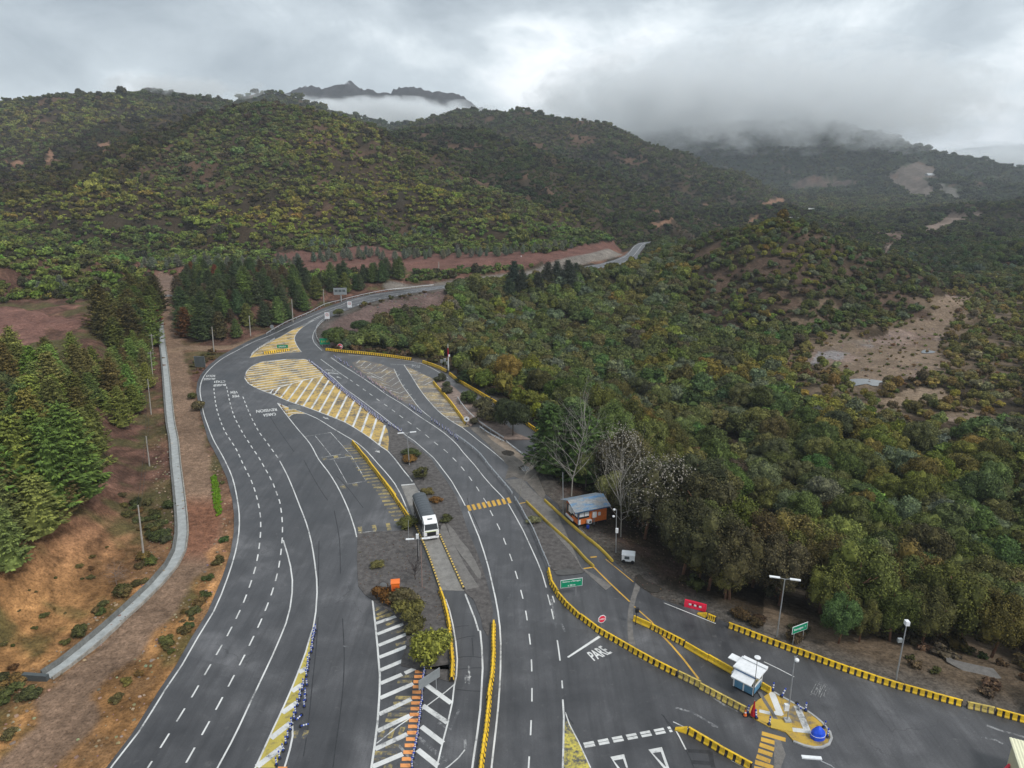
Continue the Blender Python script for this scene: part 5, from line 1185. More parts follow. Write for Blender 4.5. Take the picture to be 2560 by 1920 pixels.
post_row('X 1230,585 1400,690 1600,790 1800,920 2000,1060 2200,1200 C 900,1085 960,1115', 34, 'pink', 'bleached pinkish post along the rubble strip right of the highway', 'bleached posts on the rubble strip', .3, 1, t=.35)
post_row('C 1022,1155 1115,1218', 8, 'navy', 'navy post in the group beside the narrow end of the faded hatching', 'posts beside the faded hatching', .1, sc=1.1)
post_row('C 1195,1268 1260,1310 1330,1365 1415,1432', 15, 'navy', 'navy and white post in the line leading to the right-hand guardrail', 'posts leading to the guardrail', .1, sc=1.15)
post_row('Y 120,1110 200,1015 300,935 500,800 700,685 830,605', 24, 'white', 'small white post along the far yellow painted triangle', 'white posts along the triangle', .05)
post_row('W 905,215 930,270 1000,340 1080,385 1130,410', 9, 'dark', 'worn dark post on the rounded left end of the hatched field', 'dark posts at the rounded field end', .15)
post_row('W 1390,515 1500,550 1640,605', 6, 'dark', 'worn dark post at the middle of the lower edge of the hatched field', 'dark posts at the lower field edge', .1)
post_row('W 1560,760 1620,850 1700,930', 7, 'dark', 'worn post on the tiny yellow triangle beside the word REVISION', 'posts on the tiny triangle', .2)
for i, (x, y) in enumerate(((667, 430), (660, 460), (652, 485), (645, 515), (640, 545), (640, 590), (630, 625), (612, 685), (603, 720), (600, 760), (598, 790), (588, 835), (560, 920), (592, 915), (549, 960), (535, 1010), (577, 1000), (577, 1050), (525, 1050), (508, 1095), (568, 1105), (492, 1165), (480, 1215), (455, 1265), (445, 1310), (420, 1380), (405, 1430), (382, 1495), (350, 1560), (322, 1620))):
    q = at('H', x, y+18); post(*q, 'blue', 'bright blue and white post on the mustard yellow wedge in the left foreground', 'posts on the mustard wedge', sc if False else 0.04, 0.0, 1.35)
for (x, y), l in (((530, 1300), 'blue and white post lying flat right of the mustard wedge'), ((548, 1195), 'blue and white post knocked over beside an upright one')):
    q = at('H', x, y); post(*q, 'blue', l, 'fallen posts', .16, 1.45, 1.35)
post_row('H 1632,800 1622,880 1612,980 1604,1090 1594,1190 1580,1300 1565,1410 1545,1510 1520,1650 1510,1690', 24, 'blue', 'bright blue and white post in the straight line beside the orange pads', 'posts beside the orange pads', .03, sc=1.25)
for (x, y), t, l in (((1402, 335), 0, 'blue and white post at the top corner of the teardrop island'), ((1505, 405), .5, 'leaning blue and white post near the top corner of the teardrop island'), ((1690, 492), 1.4, 'blue and white post lying on the kerb of the teardrop island'), ((1795, 575), 0, 'upright blue and white post at the middle of the island kerb'),
                     ((2015, 775), .25, 'tilted blue and white post left of the rounded island tip'), ((2058, 888), 0, 'blue and white post at the rounded tip beside the blue cover'), ((1358, 740), 0, 'blue and white post on the roadside edge of the island near the yellow cover'), ((1205, 665), .1, 'blue and white post right of the red folded flag'), ((1103, 610), .1, 'blue and white post between the cone and the red folded flag')):
    q = at('L', x, y); post(*q, 'blue', l, None, .14 if t < 1 else .25, t, 1.5)
for o in bpy.data.objects:
    if 'group' in o.keys() and o['group'] is None: del o['group']
# cones, flag -----------------------------------------------------------
def cone(q, label, z=.04):
    e = thing('traffic_cone', (*q, z), 0, label, 'cone'); MB().box((0, 0, .03), (.5, .5, .06)).build('base', MBLK, e); MB().lathe([(.2, .06), (.12, .42)], 12).lathe([(.085, .56), (.03, .82)], 12).build('cone_body', MORP, e); MB().lathe([(.122, .42), (.085, .56)], 12).build('reflective_band', MWHP, e)
cone(at('L', 1070, 625), 'orange traffic cone at the end of the faded barrier row')
MRED = m_simple('red_cloth', (.42, .012, .02), 0.6, 0, 0.2, 4); MGRN = m_simple('sign_green', (.0, .24, .12), 0.4, 0, 0.06, 1); MREDP = m_simple('red_plastic', (.72, .02, .06), 0.4, 0, 0.12, 2)
e = thing('folded_flag', (*at('L', 1163, 640), .05), 0, 'dark red folded flag on a short pole between two blue posts', 'flag'); MB().tube([(0, 0, 0), (0, 0, 2.3)], .035, 6).build('flag_pole', MPOLE, e); MB().lathe([(.30, .25), (.26, .8), (.12, 1.5), (.05, 2.2)], 9).build('flag_cloth', MRED, e)
# signs ---------------------------------------------------------------
def sign_text(txt, w, h, parent, m, dz=0.0, x=0.0, y=-.05):
    me = text_mesh(txt); co = np.array([v.co[:] for v in me.vertices]); lo, hi = co.min(0), co.max(0); sc_ = min(w/(hi[0]-lo[0]), h/(hi[1]-lo[1]))
    cx, cy = (lo+hi)[:2]/2
    for v in me.vertices: v.co = (x+(v.co[0]-cx)*sc_*(w/((hi[0]-lo[0])*sc_) if True else 1), y, dz+(v.co[1]-cy)*sc_)
    return link('lettering', me, m, parent)
def board_sign(q, rz, w, h, zc, legs, m, label, txt=None, z=.03, border=MWHP, lt=None, name='road_sign', legm=MPOLE):
    e = thing(name, (*q, z), rz, label, 'sign')
    bd = MB().box((0, 0, zc), (w, .05, h)).build('sign_board', border if border else m, e); MB().box((0, -.03, zc), (w-.12, .02, h-.12)).build('sign_face', m, bd)
    for lx in legs: MB().tube([(lx, .06, 0), (lx, .06, zc+h*.3)], .05, 8).build('post', legm, e)
    if txt:
        for t, dz, hh, ww in txt: sign_text(t, w*ww, hh, bd, lt or MWHP, zc+dz, 0, -.047)
    return e
def face_cam(q, extra=0): return math.atan2(q[1], q[0])-math.pi/2+extra
q = at('T', 425, 755); zt = top_z(q, 'T', 425, 480); board_sign((q[0]-.2, q[1]), .22, 3.3, 1.3, zt, (.7,), MGRN, 'green sign on one post inside the curved barrier row', [('Retorno a Rancagua', .30, .42, .82), ('a 50 m', -.32, .34, .34)], .04)
q = at('U', 1680, 850); zt = top_z(q, 'U', 1690, 655); board_sign(q, .45, 2.7, 1.1, zt, (-.85, .85), MGRN, 'small green sign on two posts behind the long barrier row', [('Rancagua  >', 0, .42, .78)], 0)
q = at('Z', 290, 1555); zt = top_z(q, 'Z', 290, 1428); board_sign(q, .05, 3.4, 2.1, zt, (-1.0, 1.0), MGRN, 'green sign with yellow marks on two posts at the inner bend', [('E A 30', 0, .7, .7)], 0, None, MYT)
q = at('Y', 1070, 915); zt = top_z(q, 'Y', 1060, 812); board_sign(q, .05, 3.6, 1.1, zt, (-1.3, 1.0), MGRN, 'green sign standing on the far yellow painted triangle', [('SALIDA', 0, .5, .7)], 0, None)
MSB = m_simple('sign_back', (.30, .32, .33), 0.5, 0.4, 0.12, 1); MSD = m_simple('dark_sign_back', (.10, .115, .12), 0.5, 0.3, 0.15, 1)
q = at('W', 1828, 885); zt = top_z(q, 'W', 1820, 795); board_sign(q, .1, 3.0, 1.2, zt, (-1.0, 1.0), MSB, 'grey back of a sign on the tiny yellow triangle', None, 0, MSB)
q = at('A', 1588, 1038); zt = top_z(q, 'A', 1580, 962); board_sign(q, -.1, 3.4, 3.4, zt, (-1.3, 1.3), MSD, 'dark back of a large sign between the dirt track and the highway', None, 0, MSB, legm=MBLK)
q = at('V', 290, 1475); zt = top_z(q, 'V', 300, 1140)
e = board_sign(q, .80, 3.2, 1.3, zt, (-1.05, 1.05), MSB, 'grey back of a sign on two steel posts beside the orange pads', None, .04, MSB)
q = at('V', 318, 900); zt = top_z(q, 'V', 318, 655); e = board_sign(q, 0, 1.15, 1.5, zt, (0,), MWHP, 'white square sign in front of the yellow-green bush', None, .1, MWHP)
ringm = lambda r0, r1, y: MB().add([(r*math.cos(t), y, r*math.sin(t)) for r in (r0, r1) for t in np.linspace(0, 2*math.pi, 25)[:-1]], [(k, (k+1) % 24, 24+(k+1) % 24, 24+k) for k in range(24)])
o = ringm(.26, .36, -.045).build('sign_ring', MBLK, e); o.location = (0, 0, zt+.2); sign_text('20', .3, .3, e, MBLK, zt+.2, 0, -.047); sign_text('km', .5, .2, e, MBLK, zt-.45, 0, -.047)
for (bx, by, tx, ty), l in (((340, 985, 322, 865), 'white speed sign at the start of the inner guardrail'), ((825, 700, 815, 620), 'white speed sign above the embankment on the far curve')):
    q = at('Z', bx, by); zt = top_z(q, 'Z', tx, ty); e = board_sign(q, 0, 1.9, 2.6, zt, (-.4, .4), MWHP, l, None, 0, MWHP); o = ringm(.45, .62, -.045).build('sign_ring', MRED, e); o.location = (0, 0, zt+.35); sign_text('60', .55, .5, e, MBLK, zt+.35, 0, -.047)
def round_sign(q, top, r, m, label, rz=0, txt=None, n=8, ring=MWHP, z=.04, rim=.10):
    e = thing('road_sign', (*q, z), rz, label, 'sign'); MB().tube([(0, .05, 0), (0, .05, top+r*.5)], .045, 8).build('post', MPOLE, e)
    def disc(rr, y0, y1): return MB().prism([(rr*math.cos(t+math.pi/n), top+rr*math.sin(t+math.pi/n)) for t in np.linspace(0, 2*math.pi, n+1)[:-1]], y0, y1, axis='y')
    bd = disc(r, -.02, .02).build('sign_board', ring, e); disc(r-rim, -.035, -.022).build('sign_face', m, bd)
    if txt: sign_text(txt, r*1.3, r*.5, bd, MWHP, top, 0, -.04)
q = at('T', 1030, 1400); round_sign(q, top_z(q, 'T', 1055, 1228), .62, MREDP, 'red eight-sided stop sign behind the curved barrier row', .35, 'PARE')
q = at('Z', 615, 1600); round_sign(q, top_z(q, 'Z', 612, 1540), .95, MREDP, 'small red sign above the far barrier row', 0, '-', 16)
q = at('G', 1455, 1090); round_sign(q, top_z(q, 'G', 1453, 1000), .55, MSB, 'round grey sign back in front of the rusty bush', 0, None, 20, MSB, .1)
q = at('Q', 575, 1430); round_sign(q, top_z(q, 'Q', 572, 1320), .65, MBLK, 'round white sign with a dark centre at the end of the island barriers', 0, None, 20, MWHP, .1, .42)
q = at('Y', 745, 330); round_sign(q, top_z(q, 'Y', 735, 205), .75, MSB, 'small pale round sign behind the start of the long guardrail', 0, None, 16, MSB, 0)
q = at('Z', 640, 560); zt = top_z(q, 'Z', 628, 335)
e = thing('information_board', (*q, 0), .1, 'grey roadside information board on one thick post at the far curve', 'sign'); MB().tube([(0, 0, 0), (0, 0, zt)], .3, 10).build('post', MPOLE, e); b = MB().box((-.2, 0, zt), (5.8, .7, 3.0)).build('board', MSB, e)
mm = MB()
for k in range(3): mm.box((-1.9+k*1.7, -.37, zt+.3), (1.3, .06, 1.0))
mm.build('display_panel', MSD, b)
# poles -----------------------------------------------------------------
def pole(base, top, r, m, label, cat='pole', name='utility_pole', z=None, cross=False, n=8, taper=.6):
    z = gz(*base) if z is None else z; a, b, c = ray(*top); tp = Vector((a/b*base[1]-base[0], 0, CAMH+c/b*base[1]-z))
    tp.x = max(-.06*tp.z, min(.06*tp.z, tp.x)); e = thing(name, (*base, z), 0, label, cat); MB().tube([(0, 0, -.3), tuple(tp)], [r, r*taper], n).build('shaft', m, e)
    if cross: MB().box((tp.x, 0, tp.z-.5), (1.8, .12, .12)).build('crossarm', m, e)
    return e, tp
LP = []
for fb, ft, r, m, l, cr in ((('E', 728, 602), ('E', 705, 330), .17, MPCON, 'leaning concrete pole on the orange bank left of the drain channel', False), (('E', 757, 136), ('E', 738, -20), .16, MPCON, 'concrete pole uphill of the leaning one on the left bank', False),
        (('A', 1195, 1385), ('A', 1172, 1100), .16, MPCON, 'thin pole left of the drain channel beside the lowest young conifers', False), (('A', 1208, 1090), ('A', 1190, 880), .16, MPCON, 'pole left of the drain channel beside the middle of the conifer stand', True), (('A', 1212, 922), ('A', 1195, 742), .18, MPCON, 'pole beside the big rounded conifer at the top of the drain channel', True),
        (('A', 1690, 885), ('A', 1674, 685), .2, MPCON, 'pale pole in front of the dark conifers where the dirt tracks meet', False), (('A', 1980, 757), ('A', 1968, 598), .2, MPCON, 'pale pole in front of the conifers near the highway bend', False), (('A', 1423, 583), ('A', 1413, 470), .2, MPCON, 'short pole right of the dirt track near its upper end', False), (('A', 1384, 428), ('A', 1370, 292), .25, MPCON, 'pole on the reddish knob at the end of the dirt track', False),
        (('C', 103, 492), ('C', 92, 310), .2, MPCON, 'tall pole behind the guardrail left of the information board', False), (('C', 347, 345), ('C', 341, 230), .22, MPCON, 'pole just left of the information board', False), (('C', 1255, 128), ('C', 1254, 15), .25, MPCON, 'pole on the red cutting above the old road', False), (('M', 278, 455), ('M', 277, 350), .3, MWHP, 'white pole on the red cutting further right above the old road', False)):
    bz = at(*fb); e, tp = pole(bz, ft, r, m, l, cross=cr); LP.append((bz, e, tp))
def wire(p, q, sag, label):
    b = MB(); p = Vector(p); q = Vector(q); b.tube([tuple(p.lerp(q, t)-p+Vector((0, 0, -4*sag*t*(1-t)))) for t in np.linspace(0, 1, 9)], .022, 4, cap=False); o = b.build('overhead_wire', MBLK, None, label=label, category='cable', group='wires between the left poles'); o.location = p
for i, j in ((0, 1), (1, 2), (2, 3), (3, 4)):
    for k in (-.3, .3):
        a, b = LP[i], LP[j]; wire(tuple(a[1].location+a[2]+Vector((k, 0, -.3))), tuple(b[1].location+b[2]+Vector((k, 0, -.3))), .8, 'thin dark wire sagging between the poles beside the drain channel')
def lum(e, p, dx, dy, L=1.3): MB().tube([tuple(p), (p[0]+dx*.6, p[1]+dy*.6, p[2]+.12)], .035, 6).build('arm', MPOLE, e); a = math.atan2(dy, dx); MB().box((p[0]+dx*(.6+L/2), p[1]+dy*(.6+L/2), p[2]+.14), (L, .34, .12), a).build('lamp_head', MWHP, e)
for fb, ft, l, a, z in ((('B', 1812, 1305), ('B', 1793, 1052), 'street lamp with two heads on the gravel median uphill of the truck', .25, .09), (('K', 413, 556), ('K', 472, 140), 'tall street lamp with two heads behind the long barrier row', -.25, 0), (('G', 1722, 765), ('G', 1722, 628), 'street lamp with two white heads in front of the truck', .1, .1)):
    e, tp = pole(at(*fb), ft, .10, MPOLE, l, 'street lamp', 'street_lamp', z); lum(e, tp, math.cos(a), math.sin(a)); lum(e, tp, -math.cos(a), -math.sin(a))
bz = (at('K', 835, 1700)); e, tp = pole(bz, ('K', 800, 1535), .09, MPOLE, 'street lamp at the bottom edge with one head reaching left', 'street lamp', 'street_lamp', .04)
b = MB().tube([tuple(tp), (tp.x-.6, tp.y+.1, tp.z+.55), (tp.x-1.6, tp.y+.3, tp.z+.95)], .05, 6).build('arm', MPOLE, e); MB().box((tp.x-2.5, tp.y+.4, tp.z+1.25), (1.9, .36, .14), -.1, M=None).build('lamp_head', MWHP, e)
e, tp = pole(at('K', 1280, 868), ('K', 1358, 470), .10, MPOLE, 'pole with a white camera behind the long barrier row at right', 'camera pole', 'camera_pole', 0); MB().box((tp.x, tp.y, tp.z+.25), (.45, .55, .55)).build('camera', MWHP, e); MB().box((tp.x*.7-.45, 0, tp.z*.72), (.5, .3, .5)).build('junction_box', MSB, e)
e, tp = pole(at('K', 488, 1178), ('K', 545, 700), .09, MPOLE, 'slim pole with a dome camera standing on the teardrop island', 'camera pole', 'camera_pole', .14); MB().lathe([(.1, 0), (.26, .12), (.26, .3), (.1, .42)], 12, c=(tp.x+.25, 0, tp.z-.7)).build('dome_camera', MWHP, e); MB().box((-.3, 0, 1.9), (.5, .35, .8)).build('junction_box', MWHP, e); MB().tube([(tp.x, 0, tp.z-.2), (tp.x+.3, 0, tp.z+.1)], .03, 5).build('arm', MPOLE, e); MB().box((0, 0, .12), (.7, .7, .24)).build('base', MCONL, e)
e, tp = pole(at('L', 1170, 400), ('J', 2148, 575), .05, MBLK, 'thin black pole with a round white disc in front of the booth', 'lamp', 'disc_lamp', .04); MB().lathe([(.08, 0), (.36, .06), (.36, .14), (.1, .2)], 16, c=(tp.x, 0, tp.z)).build('lamp_head', MWHP, e)
e, tp = pole(at('I', 1232, 728), ('I', 1236, 390), .08, MPOLE, 'pole with two dome cameras and a white box right of the orange hut', 'camera pole', 'camera_pole', .05)
for dx, dz in ((-.35, 0), (-.4, -1.2)): MB().lathe([(.08, 0), (.2, .1), (.2, .26), (.06, .34)], 10, c=(tp.x+dx, 0, tp.z+dz-.2)).build('dome_camera', MWHP, e)
MB().box((-.05, -.18, tp.z*.52), (.42, .3, .75)).build('junction_box', MWHP, e)
e, tp = pole(at('D', 1290, 1395), ('D', 1286, 1045), .09, MPOLE, 'thin bare pole behind the left end of the orange hut', name='utility_pole', z=0)
e, tp = pole(at('G', 1648, 660), ('G', 1645, 475), .06, MPOLE, 'slim grey pole at the low end of the barriers uphill of the truck', name='utility_pole', z=.1)
e, tp = pole(at('G', 1755, 1010), ('G', 1745, 670), .06, m_simple('rusty_pole', (.30, .20, .17), .8), 'slim rusty pole in front of the leafless dark shrub', name='utility_pole', z=.1)
e, tp = pole(at('D', 1062, 1022), ('D', 1060, 925), .12, MBLK, 'short dark bollard at the edge of the sandy verge', 'bollard', 'bollard', .05); MB().box((tp.x, 0, tp.z), (.5, .4, .4)).build('cap', MBLK, e)
e, tp = pole(at('J', 940, 245), ('J', 962, 100), .06, MBLK, 'black signal post with a dark head behind the plain yellow barriers', 'signal', 'signal_post', .04); MB().box((tp.x, 0, tp.z), (.5, .35, .6)).build('signal_head', MBLK, e)
e, tp = pole(at('G', 1765, 165), ('G', 1760, 90), .06, MBLK, 'dark signal post with a white band in the gravel median', 'signal', 'signal_post', .09); MB().box((tp.x, 0, tp.z), (.4, .3, .6)).build('signal_head', MBLK, e)
e, tp = pole(at('G', 1722, 800), ('G', 1716, 580), .09, MBLK, 'black signal post beside the low guide wall in front of the truck', 'signal', 'signal_post', .1); MB().box((tp.x, 0, tp.z*.9), (.4, .4, .7)).build('signal_head', MWHP, e)
# red and white mast
base = at('Q', 275, 505); zt = top_z(base, 'Q', 268, 60); e = thing('radio_mast', (*base, .05), 0, 'slim red and white mast with a weather station at the woodland edge', 'mast')
for k in range(6): MB().tube([(0, 0, zt*k/6), (0, 0, zt*(k+1)/6)], [.22-.03*k, .19-.03*k], 8).build('mast_section', [MWHP, MWHP, MWHP, MREDP, MREDP, MWHP][k], e)
MB().box((.3, 0, zt*.55), (.5, .4, .6)).build('antenna_box', MWHP, e)
base = at('Q', 195, 470); e = thing('weather_station', (*base, .05), 0, 'grey instrument cabinets on posts just left of the red and white mast', 'instruments')
for dx, h in ((-.6, 2.2), (.4, 2.6), (1.2, 1.6)): MB().tube([(dx, 0, 0), (dx, 0, h)], .06, 6).build('post', MPOLE, e); MB().box((dx, 0, h), (.7, .5, .9)).build('cabinet', MSB, e)
# orange box, generator, plastic barrier, covered thing --------------------
MORB = m_simple('orange_enamel', (.80, .17, .02), 0.45, 0, 0.08, 1)
q = at('G', 1550, 1092); e = thing('emergency_phone_box', (*q, .1), .15, 'bright orange upright cabinet standing in the soil median', 'cabinet'); MB().box((0, 0, 1.3), (1.15, 1.1, 2.6)).build('cabinet_body', MORB, e); MB().box((0, 0, 2.66), (1.3, 1.25, .12)).build('lid', MORB, e); MB().box((0, -.56, 1.3), (.85, .03, 2.0)).build('door', m_simple('orange_door', (.66, .12, .02), .5), e)
q = at('I', 1328, 800); e = thing('generator_trailer', (*q, .06), -.2, 'small white generator on wheels on the bare soil right of the hut', 'generator')
b = MB().box((0, 0, .85), (2.0, 1.4, 1.1)).build('housing', MWHP, e); MB().box((-.2, -.71, .95), (.75, .03, .5)).build('grille', MSD, b); MB().box((0, 0, 1.45), (2.1, 1.5, .1), 0, 0, .85).build('lid', MWHP, e)
for sx in (-.7, .7): MB().tube([(sx, -.78, .28), (sx, -.60, .28)], .28, 14).build('wheel', MBLK, e)
q = at('U', 392, 405); e = thing('plastic_barrier', (*q, .04), -.45, 'red plastic barrier with white patches lying at the head of the long barrier row', 'barrier')
b = MB().prism([(-.35, 0), (.35, 0), (.30, .35), (.16, .95), (-.16, .95), (-.30, .35)], -1.5, -.95).prism([(-.35, 0), (.35, 0), (.30, .35), (.16, .95), (-.16, .95), (-.30, .35)], .95, 1.5).prism([(-.33, 0), (.33, 0), (.26, .38), (-.26, .38)], -.95, .95).prism([(-.18, .68), (.18, .68), (.15, .97), (-.15, .97)], -.95, .95).build('barrier_body', MREDP, e)
for k in range(3): MB().box((-.7+k*.7, -.24, .52), (.34, .10, .22)).build('reflector', MWHP, b)
q = at('L', 1940, 895); e = thing('covered_barrel', (*q, .14), .1, 'bright blue tarpaulin cover tied over a drum on the island tip', 'cover'); MBT = m_simple('blue_tarpaulin', (.012, .075, .62), 0.45, 0, 0.18, 2)
b = MB(); n = 16
prof = [(.92, 0), (.92, .6), (.78, 1.05), (.45, 1.5), (.06, 1.85)]; vs = []
for r_, z_ in prof:
    for k in range(n): a = 2*math.pi*k/n; rr = r_*(1+.05*math.sin(5*a+z_*3)); vs.append((rr*math.cos(a)*1.05, rr*math.sin(a)*.8, z_))
b.add(vs, [(i*n+k, i*n+(k+1) % n, (i+1)*n+(k+1) % n, (i+1)*n+k) for i in range(4) for k in range(n)]+[tuple(4*n+k for k in range(n))]); b.build('tarpaulin', MBT, e); e.scale = (.82, .82, .82)
MB().tube([(.94*1.05*math.cos(t), .94*.8*math.sin(t), .62) for t in np.linspace(0, 2*math.pi, 20)], .03, 5, cap=False).build('rope', MWHP, e)
# cream building in the corner
q = at('F', 2196, 1640); MCRM = m_simple('cream_wall', (.56, .53, .36), 0.7, 0, 0.08, .8)
a = at('L', 3500, 620)
cn = at('K', 2105, 1290, 3.45); c2 = at('K', 2165, 1470, 3.45); rzc = math.atan2(c2[1]-cn[1], c2[0]-cn[0])+R(90)
e = thing('cream_building', (cn[0]+4.4*math.cos(rzc)+3.5*math.sin(rzc), cn[1]+4.4*math.sin(rzc)-3.5*math.cos(rzc), .04), rzc, 'cream cabin with a pale corrugated roof cut by the bottom right corner', 'building')
MB().box((0, 0, 1.6), (8.2, 6.4, 3.2)).build('wall', MCRM, e); rf = MB()
pts = []
for k in range(61): x_ = -4.4+8.8*k/60; pts.append((x_, 3.42+.05*(k % 2)))
prof = pts+[(4.4, 3.3), (-4.4, 3.3)]
rf.prism(prof, -3.5, 3.5, axis='y').build('roof', m_simple('cream_roof', (.72, .70, .50), .6, 0, .06, .6), e); MB().box((-4.12, -1.0, 1.6), (.04, 1.4, 1.0)).build('window', MSD, e)
q = at('K', 2075, 1560); e = thing('plastic_barrier', (*q, .04), .6, 'red and white plastic barrier top beside the cream cabin', 'barrier'); MB().prism([(-.3, 0), (.3, 0), (.12, .95), (-.12, .95)], -.6, .6).build('barrier_body', MREDP, e); MB().prism([(-.235, .45), (.235, .45), (.19, .62), (-.19, .62)], -.62, .62).build('reflector', MWHP, e)
# orange hut -------------------------------------------------------------
A0 = Vector((*at('O', 700, 985, .5), 0)); B0 = Vector((*at('O', 1250, 905, .5), 0)); C0 = Vector((*at('O', 427, 800, .5), 0))
ux = (B0-A0); LU = ux.length; rz = math.atan2(ux.y, ux.x)+R(6); ux = Vector((math.cos(rz), math.sin(rz), 0)); vy = Vector((-ux.y, ux.x, 0)); LV = (C0-A0).dot(vy)
print('hut', LU, LV, math.degrees(rz), (C0-A0).dot(ux)); LV = 4.5
e = thing('orange_hut', (A0.x, A0.y, .05), rz, 'orange timber hut with a blue and grey metal roof beside the yellow rails', 'hut')
MORW = m_simple('orange_boards', (.62, .155, .03), 0.7, 0, 0.15, 2.5); MGL = m_simple('dark_glass', (.02, .025, .028), 0.12, 0, 0.1, 1, .7); MBLUF = m_simple('blue_trim', (.05, .11, .20), .6)
def m_roof():
    m, nt, b = mat('hut_roof'); p = nt.nodes.new('ShaderNodeTexCoord').outputs['Object']; n1 = noise(nt, mapping(nt, p, (.5, 1.6, 1)), .8, 6, .65); n2 = noise(nt, p, 3, 5, .6)
    c = ramp(nt, n1, [(.38, (.30, .29, .28)), (.50, (.24, .27, .30)), (.58, (.14, .24, .36)), (.72, (.05, .18, .40))]); wv = nt.nodes.new('ShaderNodeTexWave'); wv.inputs['Scale'].default_value = 1.6; wv.bands_direction = 'X'; nt.links.new(p, wv.inputs[0])
    c = mix(nt, 1, c, ramp(nt, n2, [(.3, .75), (.7, 1.2)]), 'MULTIPLY'); setc(nt, b.inputs['Base Color'], c); b.inputs['Roughness'].default_value = .5; bump(nt, b, wv.outputs[0], .5, .05); return m
WH = 2.9; RH = .85
wl = MB(); wl.box((LU/2, LV/2, .5+WH/2), (LU, LV, WH)); wl.add([(0.001, 0, .5+WH), (0.001, LV, .5+WH), (0.001, LV/2, .5+WH+RH)], [(0, 1, 2)]); wl.add([(LU-.001, 0, .5+WH), (LU-.001, LV, .5+WH), (LU-.001, LV/2, .5+WH+RH)], [(0, 1, 2)]); wall = wl.build('wall', MORW, e)
ov = .55; k = RH/(LV/2); rf = MB()
for s in (0, 1):
    y0, y1 = (-ov, LV/2) if s == 0 else (LV+ov, LV/2); z0, z1 = .5+WH-k*ov+.08, .5+WH+RH+.08
    vs = [(-.95, y0, z0), (LU+.5, y0, z0), (LU+.5, y1, z1), (-.95, y1, z1)]; vs += [(a, b, c-.07) for a, b, c in vs]; rf.add(vs, [(0, 1, 2, 3), (7, 6, 5, 4), (0, 4, 5, 1), (1, 5, 6, 2), (2, 6, 7, 3), (3, 7, 4, 0)])
roof = rf.build('roof', m_roof(), e); MB().box((LU/2-.22, -ov-.02, .5+WH-k*ov-.0), (LU+1.45, .05, .2)).build('fascia', MBLUF, roof)
def win(x0, x1, z0, z1, side, panes, name='window', blind=True):
    fr = MB(); cx = (x0+x1)/2; cz = (z0+z1)/2; W_ = x1-x0; H_ = z1-z0
    T_ = (lambda x, d, z: (x, -d, z)) if side == 0 else (lambda x, d, z: (-d, x, z))
    dim = (lambda a, d, c: (a, d, c)) if side == 0 else (lambda a, d, c: (d, a, c))
    w = MB().box(T_(cx, .02, cz), dim(W_, .05, H_)).build(name, MGL, e); pw = W_/panes
    if blind:
        for i in range(panes): MB().box(T_(x0+pw*(i+.5), .055, cz+H_*.12), dim(pw-.12, .02, H_*.62)).build('pane', MWHP, w)
win(.15, 2.1, .5+1.1, .5+2.3, 0, 2); win(.2, 1.3, .5+1.0, .5+2.2, 1, 2); win(1.5, LV*.5, .5+.9, .5+2.3, 1, 2); win(LV*.52, LV*.8, .5+.4, .5+2.4, 1, 2); win(LV*.83, LV-.15, .5+.4, .5+2.3, 1, 1, 'door', False)
MB().box((-.1, LV*.68, .55), (.18, LV*.6, .35)).build('step', MWHP, e); MB().box((.25, -.04, 1.0), (.45, .05, .9)).build('notice_board', MWHP, e)
cx_ = LU*.55; MB().box((cx_, -.15, 2.0), (.75, .28, 1.05)).build('electric_cabinet', MWHP, e); MB().box((cx_+1.0, -.1, 1.95), (.42, .2, .55)).build('meter_box', MWHP, e)
b = MB().box((LU*.36, -.3, .95), (.85, .42, .65)).build('air_conditioner', MWHP, e); MB().lathe([(.22, 0), (.22, .02)], 16).build('fan_grille', MSD, b)
b.children[0].rotation_euler = (R(90), 0, 0); b.children[0].location = (LU*.36+.1, -.515, .95)
for x_ in (cx_-.15, cx_+.12): MB().tube([(x_, -.12, .05), (x_, -.12, 1.5)], .05, 6).build('pipe', MPOLE, e)
for x_ in (.1, LU/2, LU-.15):
    for y_ in (.1, LV-.1): MB().box((x_, y_, .25), (.22, .22, .5)).build('stilt', MBLK, e)
MB().box((LU*.5, LV*.5, .3), (LU-.4, LV-.4, .36)).build('underfloor', MBLK, e); MB().box((.0, -.06, .5+WH/2), (.12, .12, WH)).build('corner_post', MBLUF, e)
q = at('O', 880, 1040); b = thing('blue_drum', (*q, .05), 0, 'small blue drum on the soil in front of the orange hut', 'drum'); MB().lathe([(.25, 0), (.29, .2), (.29, .6), (.25, .75)], 14).build('drum_body', MBLUE, b); MB().lathe([(.26, .75), (.26, .79)], 14).build('lid', MBLK, b)
# booth -------------------------------------------------------------------
A0 = Vector((*at('L', 1165, 398, 0), 0)); B0 = Vector((*at('L', 925, 275, 0), 0)); C0 = Vector((*at('L', 1262, 318, 0), 0))
ux = (A0-B0); LU = ux.length; ux.normalize(); rz = math.atan2(ux.y, ux.x); vy = Vector((-ux.y, ux.x, 0)); LV = max(2.2, min(3.2, (C0-A0).dot(vy)))
print('booth', LU, LV, math.degrees(rz)); LU = min(LU, 4.6)
e = thing('toll_booth', (A0.x-ux.x*LU, A0.y-ux.y*LU, .04), rz, 'small booth with light blue panels, white frame and white slab roof', 'booth')
MBP = m_simple('booth_blue', (.10, .25, .40), .6, 0, .2, 2); MGLT = m_simple('tinted_glass', (.10, .10, .07), .1, 0, .15, 1.5, .7)
MB().box((LU/2, LV/2, .6), (LU-.1, LV-.1, 1.2)).build('panel', MBP, e); MB().box((LU/2, LV/2, .06), (LU+.1, LV+.1, .12)).build('floor', MBLK, e)
